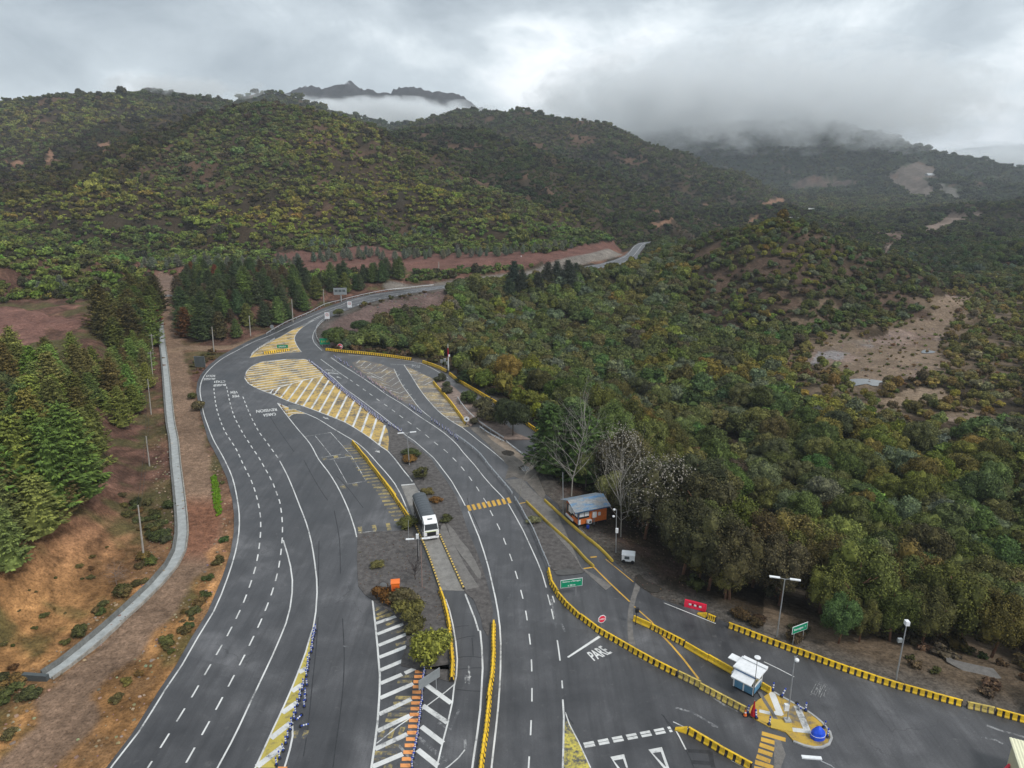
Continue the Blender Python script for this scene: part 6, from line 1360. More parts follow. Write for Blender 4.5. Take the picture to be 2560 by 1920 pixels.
g = MB().box((LU/2, LV/2, 1.75), (LU-.16, LV-.16, 1.05)).build('window', MGLT, e)
fr = MB()
for x_ in (0.04, LU/2, LU-.04):
    for y_ in (0.04, LV-.04): fr.box((x_, y_, 1.25), (.14, .14, 2.5))
for z_ in (1.22, 2.3):
    for y_ in (.03, LV-.03): fr.box((LU/2, y_, z_), (LU-.3, .09, .12))
    for x_ in (.03, LU-.03): fr.box((x_, LV/2, z_), (.09, LV-.3, .12))
fr.build('frame', MWHP, e); MB().box((LU/2, LV/2, 2.5), (LU-.05, LV-.05, .28)).build('blue_band', m_simple('band_blue', (.04, .15, .36), .5), e)
ro = MB(); ro.box((LU/2+.1, LV/2+.1, 2.78), (LU+.7, LV+.3, .14)); ro.build('roof', MWHP, e); MB().box((LU/2+.2, LV+.05, 2.95), (LU+.5, .5, .1)).build('roof_edge', MWHP, e)
aw = MB(); vs = [(.0, -1.0, 2.12), (LU, -1.0, 2.12), (LU, .02, 2.50), (0, .02, 2.50)]; vs += [(a, b, c-.05) for a, b, c in vs]; aw.add(vs, [(0, 1, 2, 3), (7, 6, 5, 4), (0, 4, 5, 1), (1, 5, 6, 2), (2, 6, 7, 3), (3, 7, 4, 0)]).build('awning', MWHP, e)
MB().box((-.75, LV*.8, 2.6), (1.5, 1.1, .1)).build('side_canopy', MWHP, e); MB().box((-.28, LV*.3, 1.3), (.35, .8, .9)).build('air_conditioner', MWHP, e)
# truck -------------------------------------------------------------------
F0 = Vector((*at('G', 1832, 640), 0)); Bk = Vector((*at('G', 1697, 300), 0)); d = (Bk-F0).normalized(); rz = math.atan2(d.y, d.x)
TL = 11.2
e = thing('truck', (F0.x, F0.y, .05), rz, 'white truck with a dark tarpaulin-covered body on the weighing lane', 'truck')
MCAB = m_simple('truck_white', (.80, .80, .80), .3, 0, .05, 1, .5); MTARP = m_simple('tarpaulin', (.075, .085, .095), .6, 0, .2, 1.2); MCH = m_simple('chassis_black', (.015, .015, .016), .6, 0, .2, 2); MWIN = m_simple('windscreen', (.012, .014, .016), .06, 0, .05, 1, .8)
W2 = 1.24
cab = MB()
sec = [(0.10, .55), (.02, .95), (.0, 1.55), (.12, 2.05), (.42, 2.95), (.95, 3.35), (1.9, 3.62), (2.15, 3.62), (2.15, .55)]
cab.add([(x_, y_*(W2 if z_ < 2.9 else W2-.14), z_) for y_ in (-1, 1) for x_, z_ in sec], [(0, 1, 2, 3, 4, 5, 6, 7, 8)[::-1], tuple(range(9, 18))]+[(i, (i+1) % 9, 9+(i+1) % 9, 9+i) for i in range(9)])
cb = cab.build('cab', MCAB, e)
def plate(name, p, m, par): MB().add(p, [(0, 1, 2, 3)]).build(name, m, par)
ws = MB(); P0 = [(.10, -1.1, 2.0), (.10, 1.1, 2.0), (.40, 1.0, 2.88), (.40, -1.0, 2.88)]; ws.add([(x_-.035, y_, z_) for x_, y_, z_ in P0]+P0, [(0, 1, 2, 3), (0, 4, 5, 1), (1, 5, 6, 2), (2, 6, 7, 3), (3, 7, 4, 0)]).build('windscreen', MWIN, cb)
for s in (-1, 1):
    MB().box((1.0, s*(W2+.005), 2.35), (.95, .03, .75)).build('side_window', MWIN, cb); MB().box((-.08, s*1.42, 2.35), (.18, .16, .75)).build('mirror', MCH, cb); MB().tube([(.2, s*1.2, 2.6), (-.05, s*1.42, 2.6)], .03, 5).build('mirror_arm', MCH, cb)
    MB().box((.0, s*.92, .92), (.14, .42, .22)).build('headlight', MSTEEL, cb); MB().box((1.2, s*(W2+.01), 1.25), (.9, .03, .9)).build('cab_side_door', MCAB, cb)
MB().box((-.01, 0, 1.28), (.08, 1.5, .72)).build('grille', MCH, cb); MB().box((-.02, 0, .62), (.22, 2.4, .24)).build('bumper', MCAB, cb); MB().box((.0, 0, 1.72), (.06, 2.1, .06)).build('badge_strip', m_simple('lime_strip', (.55, .62, .25), .4), cb)
o = MB().box((1.25, 0, 3.44), (.5, .8, .05)).build('roof_hatch', MSD, cb); o.rotation_euler = (0, 0, 0)
MB().box((.35, 0, 3.0), (.16, 2.2, .1)).build('sun_visor', MCAB, cb)
MB().box((TL/2+.6, 0, .8), (TL-1.5, 1.0, .3)).build('chassis', MCH, e)
by0, by1 = 2.5, TL
bdy = MB().box(((by0+by1)/2, 0, 1.95), (by1-by0, 2.46, 1.7)).build('cargo_body', MCH, e); MB().box(((by0+by1)/2, 0, 2.82), (by1-by0+.06, 2.54, .08)).build('body_rail', MWHP, bdy)
tp_ = MB(); n = 14; vs = []; m_ = 30
for i in range(m_+1):
    x_ = by0-.1+(by1-by0+.2)*i/m_; sag = .05*(1-abs(math.sin(i*math.pi/3)))
    for k in range(n+1): a = math.pi*k/n; vs.append((x_, -1.24*math.cos(a), 2.86+(.78-sag)*math.sin(a)**.8))
fs = [(i*(n+1)+k, i*(n+1)+k+1, (i+1)*(n+1)+k+1, (i+1)*(n+1)+k) for i in range(m_) for k in range(n)]+[tuple(range(n+1)), tuple(m_*(n+1)+k for k in range(n+1))]
tp_.add(vs, fs).build('tarpaulin', MTARP, e)
for x_ in (1.35, 2.9, 7.6, 8.9, 10.2):
    for s in (-1, 1):
        w = MB().tube([(x_, s*.88, .52), (x_, s*1.2, .52)], .52, 20).build('wheel', MBLK, e); MB().tube([(x_, s*1.2, .52), (x_, s*1.22, .52)], .27, 14).build('rim', MSTEEL, w)
MB().box((4.3, -1.0, .8), (1.3, .5, .6)).build('fuel_tank', MSTEEL, e); MB().box((2.3, 0, 2.2), (.16, 2.2, 2.6)).build('cab_back_panel', MCH, e)
# drain channel -------------------------------------------------------------
def channel():
    p = CANAL; c0 = p[0]; e = thing('drain_channel', (*c0, 0), 0, 'long curving concrete drain channel left of the dirt track', 'drain channel'); L = arclen(p)[-1]
    for nm, prof, m in (('channel_wall', [(1.12, -.4), (1.12, .7), (.90, .7), (.72, .10), (.72, -.4)], m_simple('stained_concrete', (.13, .132, .125), .85, 0, .35, .8)), ('channel_bed', [(.71, -.4), (.71, .10), (-.72, .10), (-.72, -.4)], m_simple('channel_bed', (.33, .345, .34), .7, 0, .22, 1.0)), ('channel_kerb', [(-.73, -.4), (-.73, .22), (-.85, .40), (-1.02, .40), (-1.02, -.4)], m_simple('kerb_concrete', (.27, .255, .225), .85, 0, .4, 1.1))):
        b = MB(); n = len(prof); vs = []
        for i in range(len(p)):
            a = p[max(i-1, 0)]; c = p[min(i+1, len(p)-1)]; Ls = math.dist(a, c); nx, ny = -(c[1]-a[1])/Ls, (c[0]-a[0])/Ls; zg = gz(*p[i])*.6
            for o_, h in prof: vs.append((p[i][0]-c0[0]+nx*o_, p[i][1]-c0[1]+ny*o_, h+max(zg, 0)))
        b.add(vs, [(i*n+k, i*n+(k+1) % n, (i+1)*n+(k+1) % n, (i+1)*n+k) for i in range(len(p)-1) for k in range(n)]+[tuple(range(n)), tuple((len(p)-1)*n+k for k in range(n))]); b.build(nm, m, e)
    MB().box((-1.2, -.3, .25), (3.2, .5, .9), -.1).build('end_sill', MSD, e)
channel()
q = at('A', 1335, 445); o = MB().box((0, 0, .4), (9, .8, .8), .18).build('concrete_wall', MSB, None, label='low grey wall across the upper end of the dirt track', category='wall'); o.location = (*q, gz(*q))
# small far building and quarry shed
b_ = far('S', 1810, 503, 1890); e = thing('white_shed', (b_[0], b_[1], b_[2]-4), .1, 'tiny white shed above the grey quarry slope on the far hillside', 'building'); MB().box((0, 0, 4), (26, 14, 8)).build('wall', MWHP, e); MB().prism([(-8, 8), (8, 8), (0, 12)], -14, 14).build('roof', MSTEEL, e)
b_ = far('M', 2125, 150, 560); e = thing('white_shed', (b_[0], b_[1], gz(b_[0], b_[1])), .3, 'tiny white-roofed shed among the trees right of the far road', 'building'); MB().box((0, 0, 2), (5, 3, 3)).build('wall', MCONL, e); MB().prism([(-2, 3), (2, 3), (0, 4)], -3, 3).build('roof', MWHP, e)
# short pieces of the highway seen again further down the valley
def far_road(s, d0, w, name='road'):
    pts = []; f = 'F'; toks = s.split()
    xs = [t for t in toks if not t.isalpha()]; f = toks[0]
    P_ = []
    for k, t in enumerate(xs):
        x_, y_ = map(float, t.split(',')); p = far(f, x_, y_, d0[k]); P_.append(p)
    bm = bmesh.new(); L = []
    for i, p in enumerate(P_):
        a = Vector(P_[max(i-1, 0)]); b = Vector(P_[min(i+1, len(P_)-1)]); dd = (b-a); nn_ = Vector((-dd.y, dd.x, 0)).normalized()*w/2; L.append((bm.verts.new(Vector(p)+nn_), bm.verts.new(Vector(p)-nn_)))
    for a, b in zip(L, L[1:]): bm.faces.new((a[0], a[1], b[1], b[0]))
    me = bpy.data.meshes.new('far_road'); bm.to_mesh(me); bm.free(); link(name, me, MCONL, kind='structure')
far_road('S 1185,693 1215,680 1245,660 1262,645 1295,641', (800, 850, 950, 1050, 1060), 12)
# water in the river flat
for s, zz in (('N 745,835 790,828 870,826 950,834 1040,850 1000,862 985,888 940,885 900,870 840,878 780,886 755,860', -12.6), ('N 1350,600 1380,585 1470,600 1440,612 1360,612', -13.0)):
    P_ = tr(s, zz); P_ = [tuple(q) for q in P_]; cx0, cy0 = np.mean(P_, 0); zz2 = float(np.max(height(np.array([q[0] for q in P_]), np.array([q[1] for q in P_]))))+.12
    P_ = tr(s, zz2); m, nt, b = mat('pond_water'); b.inputs['Base Color'].default_value = (.05, .05, .05, 1); b.inputs['Roughness'].default_value = .03; b.inputs['IOR'].default_value = 1.8; b.inputs['Specular IOR Level'].default_value = 1.0
    link('water', flat_faces([smooth(P_+P_[:1], 1)[:-1]], zz2), m, kind='structure')
# ------------------------------------------------------------------ planted and wild trees that stand alone
def con_tint():
    r_ = random.random(); return tuple(tinted((.150, .175, .052), .30)[0]) if r_ < .80 else tuple(tinted((.12, .105, .04), .2)[0])
ncon = 0
def fill(zone, bb, sp, fn, mx=200):
    x, y = scatter(*bb, sp); x, y, z, px, py = framed(x, y, mx); k = in_mask(px, py, zone)
    for q in zip(x[k], y[k], z[k], px[k], py[k]): fn(*q)
def f_con(x, y, z, px, py):
    global ncon
    ncon += 1; d = math.hypot(x, y); s = random.uniform(.62, 1.05)*(1.0 if py > 900 else .85)
    plant('conifer', P_CON[ncon % 4], x, y, z, s, con_tint(), 'feathery green conifer in the dense young stand left of the drain channel', 'tree', 'conifers of the left stand', h=random.uniform(.75, 1.35))
fill(Z_CONL, (-150, -20, 60, 330), 5.9, f_con)
def f_con2(x, y, z, px, py):
    global ncon
    ncon += 1; plant('conifer', P_CON[ncon % 4], x, y, z, random.uniform(.9, 1.25), tuple(np.array(con_tint())*.62), 'dark green conifer in the clump beside the upper dirt track', 'tree', 'dark conifers beside the upper track')
fill(Z_CONL2, (-220, -60, 180, 420), 7.5, f_con2)
def f_con3(x, y, z, px, py):
    global ncon
    ncon += 1; r_ = random.random(); t, w = ((.060, .082, .038), 'dark green') if r_ < .50 else ((.105, .140, .045), 'fresh green') if r_ < .78 else ((.085, .066, .042), 'brownish') if r_ < .97 else ((.14, .050, .025), 'rust red')
    plant('conifer', P_CON[ncon % 4], x, y, z, random.uniform(.5, .95), tuple(tinted(t, .22)[0]), '%s conifer in the wood between the dirt track and the far highway curve' % w, 'tree', '%s conifers of the far wood' % w)
fill(Z_CONM, (-220, 0, 200, 520), 6.8, f_con3)
def f_sil(x, y, z, px, py):
    global ncon
    ncon += 1; plant('silvery_conifer', P_SIL[ncon % 2], x, y, z, random.uniform(.6, .95)*(1 if px < 580 else .85), tuple(tinted((.135, .155, .120), .18)[0]), 'silvery grey-green conifer in the rows at the foot of the hill', 'tree', 'silvery conifers at the foot of the hill')
for zp in Z_SILV: fill(zp, (-420, 160, 280, 640), 7.2, f_sil)
def f_sco(x, y, z, px, py):
    global ncon
    ncon += 1; plant('conifer', P_CON[ncon % 4], x, y, z, random.uniform(.9, 1.25), tuple(tinted((.040, .048, .036), .2)[0]), 'tall dark conifer in front of the distant stretch of highway', 'tree', 'tall dark conifers before the distant highway')
fill(Z_SCONF, (-60, 160, 240, 560), 8.0, f_sco)
print('conifers', ncon)
def one(proto, f, x, y, s, t, label, name='broadleaf_tree', cat='tree', h=1.0, parts=('crown', 'trunk'), group=None, z=None):
    q = at(f, x, y); zz = gz(*q) if z is None else z; return plant(name, proto, q[0], q[1], zz, s, t, label, cat, group, parts, h)
one(P_CON[0], 'A', 1210, 700, 1.0, (.16, .04, .022), 'rust red dead conifer at the edge of the upper dirt track', 'conifer')
one(P_CON[1], 'A', 1500, 760, .8, (.20, .055, .03), 'red-brown dying conifer behind the junction of the dirt tracks', 'conifer', h=.6)
one(P_CON[2], 'A', 1100, 850, 1.15, (.045, .070, .030), 'broad rounded conifer beside the top pole of the channel', 'conifer')
one(P_CON[3], 'E', 420, 470, 1.25, (.105, .16, .040), 'large bright green conifer nearest the leaning pole', 'conifer')
one(P_CON[1], 'E', 330, 560, 1.2, (.095, .150, .038), 'large bright green conifer on the lowest slope of the left stand', 'conifer')
one(P_CON[0], 'E', 40, 690, 1.35, (.100, .165, .040), 'bright green conifer cut by the left edge of the photo', 'conifer')
one(P_CON[2], 'E', 190, 590, 1.15, (.14, .165, .04), 'green conifer with yellowish tips between the two largest ones', 'conifer')
one(P_BROAD[0], 'A', 130, 1640, 1.15, (.070, .085, .040), 'rounded olive broadleaf tree among the left conifers')
one(P_BROAD[1], 'A', 330, 1700, 1.0, (.060, .085, .040), 'second rounded olive broadleaf tree just right of the first among the conifers')
# around the hut
DK = (.055, .055, .030)
for f, x, y, s, t, l, p, nm in (('D', 1190, 1050, 1.25, (.050, .085, .028), 'green conifer left of the taller leafless tree', P_CON[1], 'conifer'), ('D', 1440, 1080, 1.45, (.055, .095, .028), 'bright green conifer behind the two leafless trees', P_CON[0], 'conifer'), ('D', 1340, 960, 1.1, (.045, .075, .028), 'dark green conifer at the end of the narrow side road', P_CON[2], 'conifer'),
        ('D', 1720, 1180, 1.15, (.058, .052, .030), 'brownish tree with pale blossom straight behind the orange hut', P_EUC[0], 'flowering_tree'), ('D', 1930, 1520, 1.2, (.060, .058, .036), 'tree covered in white blossom right of the orange hut', P_EUC[1], 'flowering_tree'), ('D', 2120, 1480, 1.15, (.055, .055, .034), 'blossoming tree behind the white flowering one', P_EUC[2], 'flowering_tree'),
        ('I', 1760, 880, 1.15, DK, 'very dark broad tree overhanging the bare soil beyond the generator', P_EUC[3], 'eucalyptus_tree'), ('I', 1960, 1000, 1.15, (.060, .060, .032), 'very dark tree nearest the red plastic barrier', P_EUC[1], 'eucalyptus_tree'), ('I', 2130, 1080, 1.0, (.065, .058, .032), 'dark brownish tree above the head of the long barrier row', P_EUC[2], 'eucalyptus_tree'),
        ('D', 2350, 1380, 1.2, (.055, .062, .034), 'tall olive tree between the blossom and the dark broad tree', P_EUC[0], 'eucalyptus_tree'), ('I', 1900, 640, 1.2, (.070, .066, .036), 'tall dark olive tree behind the very dark ones', P_EUC[3], 'eucalyptus_tree')):
    e = one(p, f, x, y, s, t, l, nm, z=max(gz(*at(f, x, y)), -1.5))
    if nm == 'flowering_tree':
        bl = bpy.data.meshes.get('blossom_mesh')
        if not bl:
            r2 = np.random.default_rng(5); d = r2.normal(size=(700, 3)); d[:, 2] += .4; d /= np.linalg.norm(d, axis=1)[:, None]; P_ = d*4.25*np.array([1, 1, 1.4])*r2.uniform(.72, 1.02, (700, 1))+np.array([0, 0, 7.2]); V, F = quads(P_, d+r2.normal(size=(700, 3))*.4, r2.normal(size=(700, 3)), np.full(700, .28), np.full(700, .24)); bl = mesh_np('blossom_mesh', V, F, MBLOS)
        o = bpy.data.objects.new('blossom', bl); C.objects.link(o); o.parent = e
rb = np.random.default_rng(21)
for (f, bx, by, tx, ty), l, n0, w in ((('D', 1355, 1225, 1330, 610), 'tall pale leafless tree behind the orange hut', 26, .34), (('D', 1745, 1540, 1735, 840), 'pale leafless tree right of the orange hut', 22, .32), (('D', 925, 1280, 918, 960), 'slender leafless tree beside the end of the guardrail', 9, .5)):
    q = at(f, bx, by); H_ = top_z(q, f, tx, ty); me = bare_mesh(H_*1.05, MBARE, rb, 3, w, .13, n0, .13 if n0 > 10 else .07); o = link('leafless_tree', me, [], label=l, category='tree'); o.location = (*q, 0.05)
q = at('G', 1705, 945); o = link('leafless_shrub', bare_mesh(5.5, m_simple('dark_twigs', (.045, .035, .035), .9), rb, 3, .8, .2, 26, .07), [], label='dark leafless shrub on the soil median in front of the rusty pole', category='shrub'); o.location = (*q, .1)
q = at('E', 590, 730); o = link('leafless_shrub', bare_mesh(4.0, m_simple('grey_twigs', (.20, .16, .14), .9), rb, 3, .9, .2, 26, .05), [], label='grey leafless shrub on the orange bank left of the drain channel', category='shrub'); o.location = (*q, gz(*q))
FO = ('foliage', 'stem')
for f, x, y, s, t, l, h in (('G', 1460, 1110, 1.5, (.11, .055, .02), 'rusty brown bush behind the round grey sign', .8), ('G', 1600, 1150, 1.7, (.10, .085, .045), 'olive bush nearest the orange cabinet', .9), ('G', 1655, 1250, 1.7, (.14, .13, .045), 'yellowish bush in the middle of the row below the cabinet', 1.1), ('G', 1690, 1340, 1.4, (.09, .085, .035), 'brown-green bush right above the big yellow-green bush', .9),
        ('G', 1400, 850, .9, (.13, .12, .05), 'small dry tuft alone on the soil median', .7), ('B', 1820, 1230, 1.7, (.06, .075, .03), 'dark green tuft at the foot of the two-headed lamp', .5), ('B', 1800, 1280, 1.5, (.16, .09, .03), 'rusty tuft at the foot of the two-headed lamp', .5), ('G', 1755, 150, 1.5, (.075, .075, .035), 'olive bush around the dark signal post', .9), ('G', 1800, 265, 1.1, (.12, .10, .04), 'small yellowish tuft on the gravel median', .5), ('G', 1860, 330, 1.0, (.15, .08, .03), 'small rusty tuft on the gravel median', .5), ('G', 1945, 480, 1.0, (.06, .065, .03), 'small green tuft beside the white truck', .5), ('G', 1640, 520, 1.6, (.085, .09, .03), 'yellow-green tuft at the low end of the barriers uphill of the truck', .5),
        ('D', 320, 330, 1.5, (.060, .065, .045), 'grey-green bush at the top of the planted island', .9), ('D', 375, 375, 1.2, (.060, .070, .04), 'small dark bush below the top bush of the planted island', .8), ('D', 560, 500, 2.2, (.060, .08, .032), 'green bush in the middle of the planted island', .9), ('D', 640, 560, 2.4, (.075, .072, .042), 'spreading brown-green bush on the planted island', .9), ('D', 700, 640, 2.4, (.085, .078, .046), 'pale brown bush on the lower planted island', .9), ('D', 360, 420, 1.7, (.06, .06, .045), 'grey bush beside the yellow island barriers', .6),
        ('D', 575, 660, 1.1, (.07, .065, .045), 'low dark bush beside the round white sign', .7), ('D', 1060, 1440, 1.1, (.16, .16, .09), 'pale spiky tuft beside the guardrail', .5), ('A', 1560, 1340, 1.6, (.10, .085, .05), 'dry bush leaning over the left edge line', .9), ('A', 1530, 1250, 1.2, (.08, .085, .035), 'greenish bush above the dry one at the left edge line', .8), ('D', 1070, 640, 2.3, (.17, .19, .03), 'bright yellow-green bush at the bend of the narrow side road', 1.2)):
    e = one(P_SHR[random.randrange(4)], f, x, y, s, t, l, 'bush', 'bush', h, FO, z=.08 if f in 'GBD' else None)
q = at('V', 330, 800); pb = (crown_mesh('foliage', 2.7, 20, 2600, .36, ML, np.random.default_rng(3), .95, .7, z0=1.9), P_SHR[0][1]); plant('bush', pb, q[0], q[1], .1, 1.0, (.19, .20, .045), 'big yellow-green leafy bush behind the white square sign', 'bush', None, FO)
for x, y, s in ((830, 640, 1.5), (770, 560, 1.2)): one(P_BROAD[2], 'D', x+60, y+120, s*.75, (.040, .050, .026), 'dark tree on the planted island hiding part of the side road' if s > 1.3 else 'smaller dark tree beside the first on the planted island', z=0)
one(P_CON[1], 'Q', 560, 690, .85, (.035, .055, .025), 'low dark spreading conifer behind the barrier row near the mast', 'conifer', h=.55, z=-2)
for x, y, s, t, l in ((1050, 1120, 1.3, (.045, .07, .03), 'dark green bush in the middle of the embankment'), (600, 880, .8, (.09, .10, .04), 'small olive bush at the top of the embankment'), (450, 1400, 1.3, (.055, .085, .03), 'green tree low on the embankment by the green sign'), (820, 1430, 1.2, (.060, .08, .035), 'olive tree low on the embankment right of the green sign'), (1560, 800, .8, (.12, .14, .03), 'yellow-green bush on the bare embankment'), (1740, 760, .8, (.09, .08, .045), 'brownish bush on the bare embankment')):
    one(P_BROAD[random.randrange(5)], 'Z', x, y, s*.8, t, l, h=.7)
for f, x, y, s, t, l in (('A', 195, 630, 2.3, (.12, .12, .04), 'yellowish bush alone on the reddish slope at far left'), ('A', 560, 640, 3.0, (.055, .07, .03), 'dark flat bush on the reddish slope'), ('A', 80, 700, 1.8, (.06, .08, .03), 'small green bush at the left edge of the reddish slope'), ('A', 600, 715, 1.3, (.055, .075, .03), 'small dark bush low on the reddish slope'), ('A', 400, 670, 1.4, (.05, .06, .03), 'small dark bush in the middle of the reddish slope')):
    one(P_SHR[1], f, x, y, s, t, l, 'bush', 'bush', .8, FO)
# bushes of the bank and the verges
def bushes(zone, bb, sp, prob, s0, s1, cols, label, group, mx=60):
    x, y = scatter(*bb, sp); x, y, z, px, py = framed(x, y, mx); k = in_mask(px, py, zone) & (rng.random(len(x)) < prob) & (sdist(x, y, PLAZA) > .8) & (sdist(x, y, TRACK, False) > 4.3) & (sdist(x, y, CANAL, False) > 2.2)
    for a, b, c in zip(x[k], y[k], z[k]):
        plant('bush', P_SHR[random.randrange(4)], a, b, c-.1, random.uniform(s0, s1), tuple(tinted(random.choice(cols), .2)[0]), label, 'bush', group, FO, random.uniform(.5, .9))
    return int(k.sum())
CO = [(.085, .085, .035), (.10, .085, .04), (.065, .075, .03), (.12, .085, .035)]
nbu = bushes(zpoly('E 1095,60 1165,250 1190,450 1165,600 1120,720 1060,860 960,1010 880,1130 780,1080 860,950 980,780 1060,620 1090,400 1080,150'), (-60, -15, 50, 190), 1.5, .8, .35, .9, CO, 'low olive bush on the narrow verge between the dirt track and the left carriageway', 'bushes on the left verge')
nbu += bushes(zpoly('A 1450,900 1500,900 1600,860 1760,870 1700,960 1620,1060 1590,1150 1560,1250 1600,1400 1680,1640 1560,1640 1500,1300'), (-100, -30, 120, 260), 2.2, .75, .4, 1.1, CO, 'low dry bush on the verge beside the first bend', 'bushes at the first bend')
nbu += bushes(zpoly('E 590,270 700,300 760,330 870,330 880,520 800,680 700,760 560,880 440,1000 300,1120 180,1280 0,1400 -60,1250 60,1150 250,1080 380,960 480,830 600,760 700,700 720,500 640,420'), (-80, -20, 40, 160), 2.2, .75, .5, 1.35, CO+[(.06, .07, .028)], 'olive bush on the slope between the orange bank and the drain channel', 'bushes above the drain channel')
nbu += bushes(zpoly('E 560,480 400,620 200,720 0,800 0,1100 300,900 480,760'), (-80, -20, 60, 160), 2.2, .6, .2, .6, CO, 'small tuft on the steep orange bank', 'tufts on the orange bank')
nbu += bushes(zpoly('E 0,1300 300,1250 560,1150 700,1000 820,1000 740,1150 620,1330 480,1520 300,1700 0,1750'), (-70, -15, 30, 120), 2.4, .5, .3, .85, CO, 'small bush beside the dirt track in the lower left corner', 'bushes in the lower left corner')
nbu += bushes(zpoly('U 0,0 150,0 480,330 1000,620 1700,830 2212,1000 2212,900 1600,640 900,420 500,250 300,0'), (20, 120, 40, 160), 2.6, .6, .4, 1.2, [(.06, .06, .03), (.075, .05, .03)], 'dark low bush on the leaf-strewn ground below the roadside trees', 'bushes below the roadside trees')
print('bushes', nbu, 'barriers', nbar, 'posts', npost)
g_ = zpoly('E 1062,130 1085,160 1110,250 1118,370 1095,390 1080,280')
x, y = scatter(-60, -20, 80, 170, .35); x, y, z, px, py = framed(x, y); k = in_mask(px, py, g_); x, y, z = x[k], y[k], z[k]
stuff('grass', x, y, z, rng.uniform(.12, .2, len(x)), tinted((.12, .22, .02), .2, len(x)), L_BUSH, 'bright green strip of grass beside the dirt track', 'grass', .05)

# loose stones along the dirt track, the channel and the medians
st_ = []
for k in range(3):
    v = IV*(1+.25*np.random.default_rng(k).normal(size=(len(IV), 1)))*np.array([1, .8, .6])*.2; me = bpy.data.meshes.new('stone'); me.from_pydata(v.tolist(), [], IF.tolist()); me.update(); me.materials.append(MLI); st_.append(me)
def stones(name, keep, sp, bb, label, t, s0=.35, s1=1.3, zz=None):
    x, y = scatter(*bb, sp, .5); x, y, z, px, py = framed(x, y, 40); k = keep(x, y, px, py); x, y, z = x[k], y[k], z[k]
    stuff(name, x, y, z if zz is None else np.full(len(x), zz), rng.uniform(s0, s1, len(x))**1.5, tinted(t, .35, len(x)), st_, label, 'stones', -.02)
stones('gravel', lambda x, y, px, py: (sdist(x, y, TRACK, False) > 2.8) & (sdist(x, y, TRACK, False) < 8) & (sdist(x, y, PLAZA) > .6) & (rng.random(len(x)) < .55), .9, (-80, -15, 25, 260), 'loose pale stones along both sides of the dirt track', (.26, .20, .15))
stones('rubble', lambda x, y, px, py: in_mask(px, py, Z_BANK) & (rng.random(len(x)) < .4), 1.6, (-60, 30, 190, 420), 'stones on the bare embankment inside the curve', (.16, .12, .11), .8, 2.5)
stones('river_stones', lambda x, y, px, py: (in_mask(px, py, Z_RIVER) | in_mask(px, py, Z_GRAVEL)) & (rng.random(len(x)) < .5), 2.2, (60, 330, 200, 520), 'brownish stones on the dry river flat', (.20, .165, .145), .6, 1.8)
stones('loose_gravel', lambda x, y, px, py: (in_mask(px, py, zpoly('G 1245,600 1690,560 1850,950 1893,1050 1965,1350 1968,1600 1700,1500 1440,1130 1250,1000')) | in_mask(px, py, Z_YARD)) & (rng.random(len(x)) < .5) & ((sdist(x, y, PLAZA) > 0) | (px < 1100)), .7, (-30, 50, 55, 150), 'loose gravel and leaves on the bare yard and the soil median', (.12, .085, .065), .25, .8, .10)
rub = tr('C 470,790 700,940 850,1045 950,1110 1000,1120 900,1060 760,960 600,860')
stones('rubble_strip', lambda x, y, px, py: in_mask(x, y, rub) & (rng.random(len(x)) < .6), .55, (-80, 30, 130, 300), 'pinkish rubble strip between the highway edge and the faded hatching', (.34, .24, .23), .3, 1.2, .04)
zl = float(gz(*at('K', 1850, 810, -3))); P_ = tr('K 1640,690 1700,725 1850,760 1990,790 2050,860 1950,870 1850,850 1760,800 1650,740', zl)
zl = float(np.max(height(np.array([q[0] for q in P_]), np.array([q[1] for q in P_]))))+.1; P_ = tr('K 1640,690 1700,725 1850,760 1990,790 2050,860 1950,870 1850,850 1760,800 1650,740', zl); link('path', flat_faces([P_], zl), MPATCH, kind='structure')
# ------------------------------------------------------------------ haze and the low cloud on the mountains
def volume_mat(name, col, dens, emis=0.0):
    m = bpy.data.materials.new(name); m.use_nodes = True; nt = NT(m); o = nt.nodes.new('ShaderNodeOutputMaterial'); v = nt.nodes.new('ShaderNodeVolumePrincipled')
    v.inputs['Color'].default_value = (*col, 1); v.inputs['Density'].default_value = dens; v.inputs['Anisotropy'].default_value = 0.0; nt.links.new(v.outputs[0], o.inputs['Volume']); return m, nt, v
m, nt, v = volume_mat('haze', (.84, .91, 1.0), 0.00009)
link('haze', MB().box((0, 4200, 215), (13500, 9600, 500)).mesh(), m, kind='stuff', label='thin bluish haze in the valley air')

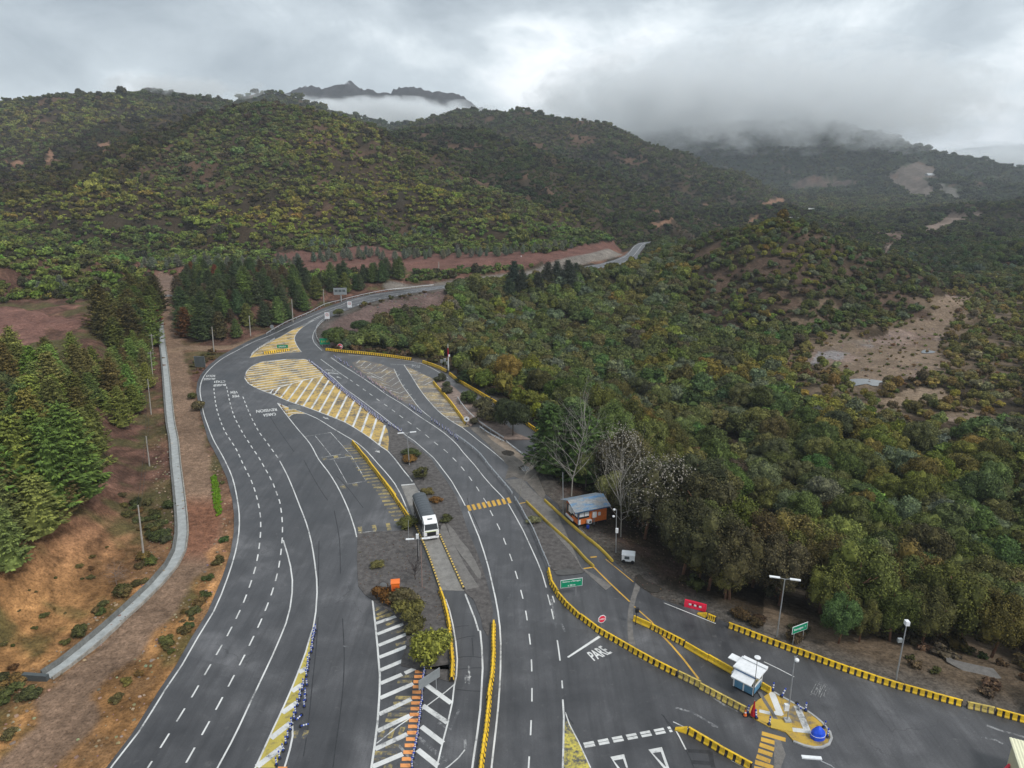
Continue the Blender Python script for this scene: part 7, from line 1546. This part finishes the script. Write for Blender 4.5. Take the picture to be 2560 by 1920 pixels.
def fog(name, f, x, y, d, rx, ry, rz, dens, label, seed, thr=.46, sharp=5.0, ns=2.2, na=2.6):
    p = far(f, x, y, d); m = bpy.data.materials.new('cloud'); m.use_nodes = True; nt = NT(m); o = nt.nodes.new('ShaderNodeOutputMaterial'); v = nt.nodes.new('ShaderNodeVolumePrincipled')
    v.inputs['Color'].default_value = (.97, .99, 1.0, 1); v.inputs['Anisotropy'].default_value = 0.0; nt.links.new(v.outputs[0], o.inputs['Volume'])
    oc = nt.nodes.new('ShaderNodeTexCoord').outputs['Object']; ln = nt.nodes.new('ShaderNodeVectorMath'); ln.operation = 'LENGTH'; nt.links.new(oc, ln.inputs[0])
    g = maths(nt, 'SUBTRACT', 1.0, ln.outputs['Value']); n1 = noise(nt, mapping(nt, coords(nt), (1/d*9, 1/d*9, 1/d*14), (0, 0, 0), (seed*3.1, seed*1.7, 0)), ns, 6, .62, .4); m.cycles.volume_step_rate = .35
    h = maths(nt, 'ADD', maths(nt, 'MULTIPLY', g, 0.9), maths(nt, 'MULTIPLY', maths(nt, 'SUBTRACT', n1, 0.5), na)); h = maths(nt, 'MINIMUM', maths(nt, 'MAXIMUM', maths(nt, 'MULTIPLY', maths(nt, 'SUBTRACT', h, thr-.30), sharp*.5), 0.0), 1.0)
    nt.links.new(maths(nt, 'MULTIPLY', h, dens), v.inputs['Density'])
    bm = bmesh.new(); bmesh.ops.create_icosphere(bm, subdivisions=3, radius=1.0); me = bpy.data.meshes.new(name); bm.to_mesh(me); bm.free()
    ob = link(name, me, m, kind='stuff', label=label); ob.location = p; ob.scale = (rx, ry, rz); return ob
fog('low_cloud', 'F', 850, 252, 2450, 400, 330, 62, .016, 'low cloud lying below the rocky crest', 1)
fog('low_cloud', 'F', 620, 236, 2300, 260, 260, 45, .007, 'thin low cloud left of the rocky crest', 2)
fog('low_cloud', 'F', 1630, 210, 2480, 760, 520, 205, .0065, 'thick cloud hiding the top of the wide mountain', 3, .40, 3.0, 2.6, 3.4)
fog('low_cloud', 'F', 1890, 232, 2350, 420, 420, 150, .005, 'cloud trailing over the right shoulder of the wide mountain', 4, .42, 3.0, 3.0, 3.6)
fog('low_cloud', 'F', 1390, 226, 2500, 420, 420, 150, .0065, 'cloud on the left slope of the wide mountain', 6, .42, 3.0, 2.8, 3.6)
fog('low_cloud', 'F', 390, 188, 1330, 150, 110, 26, .014, 'faint cloud touching the left ridge', 5)
fog('low_cloud', 'F', 2130, 340, 4300, 520, 500, 90, .006, 'bright cloud bank in the distant valley at right', 7)
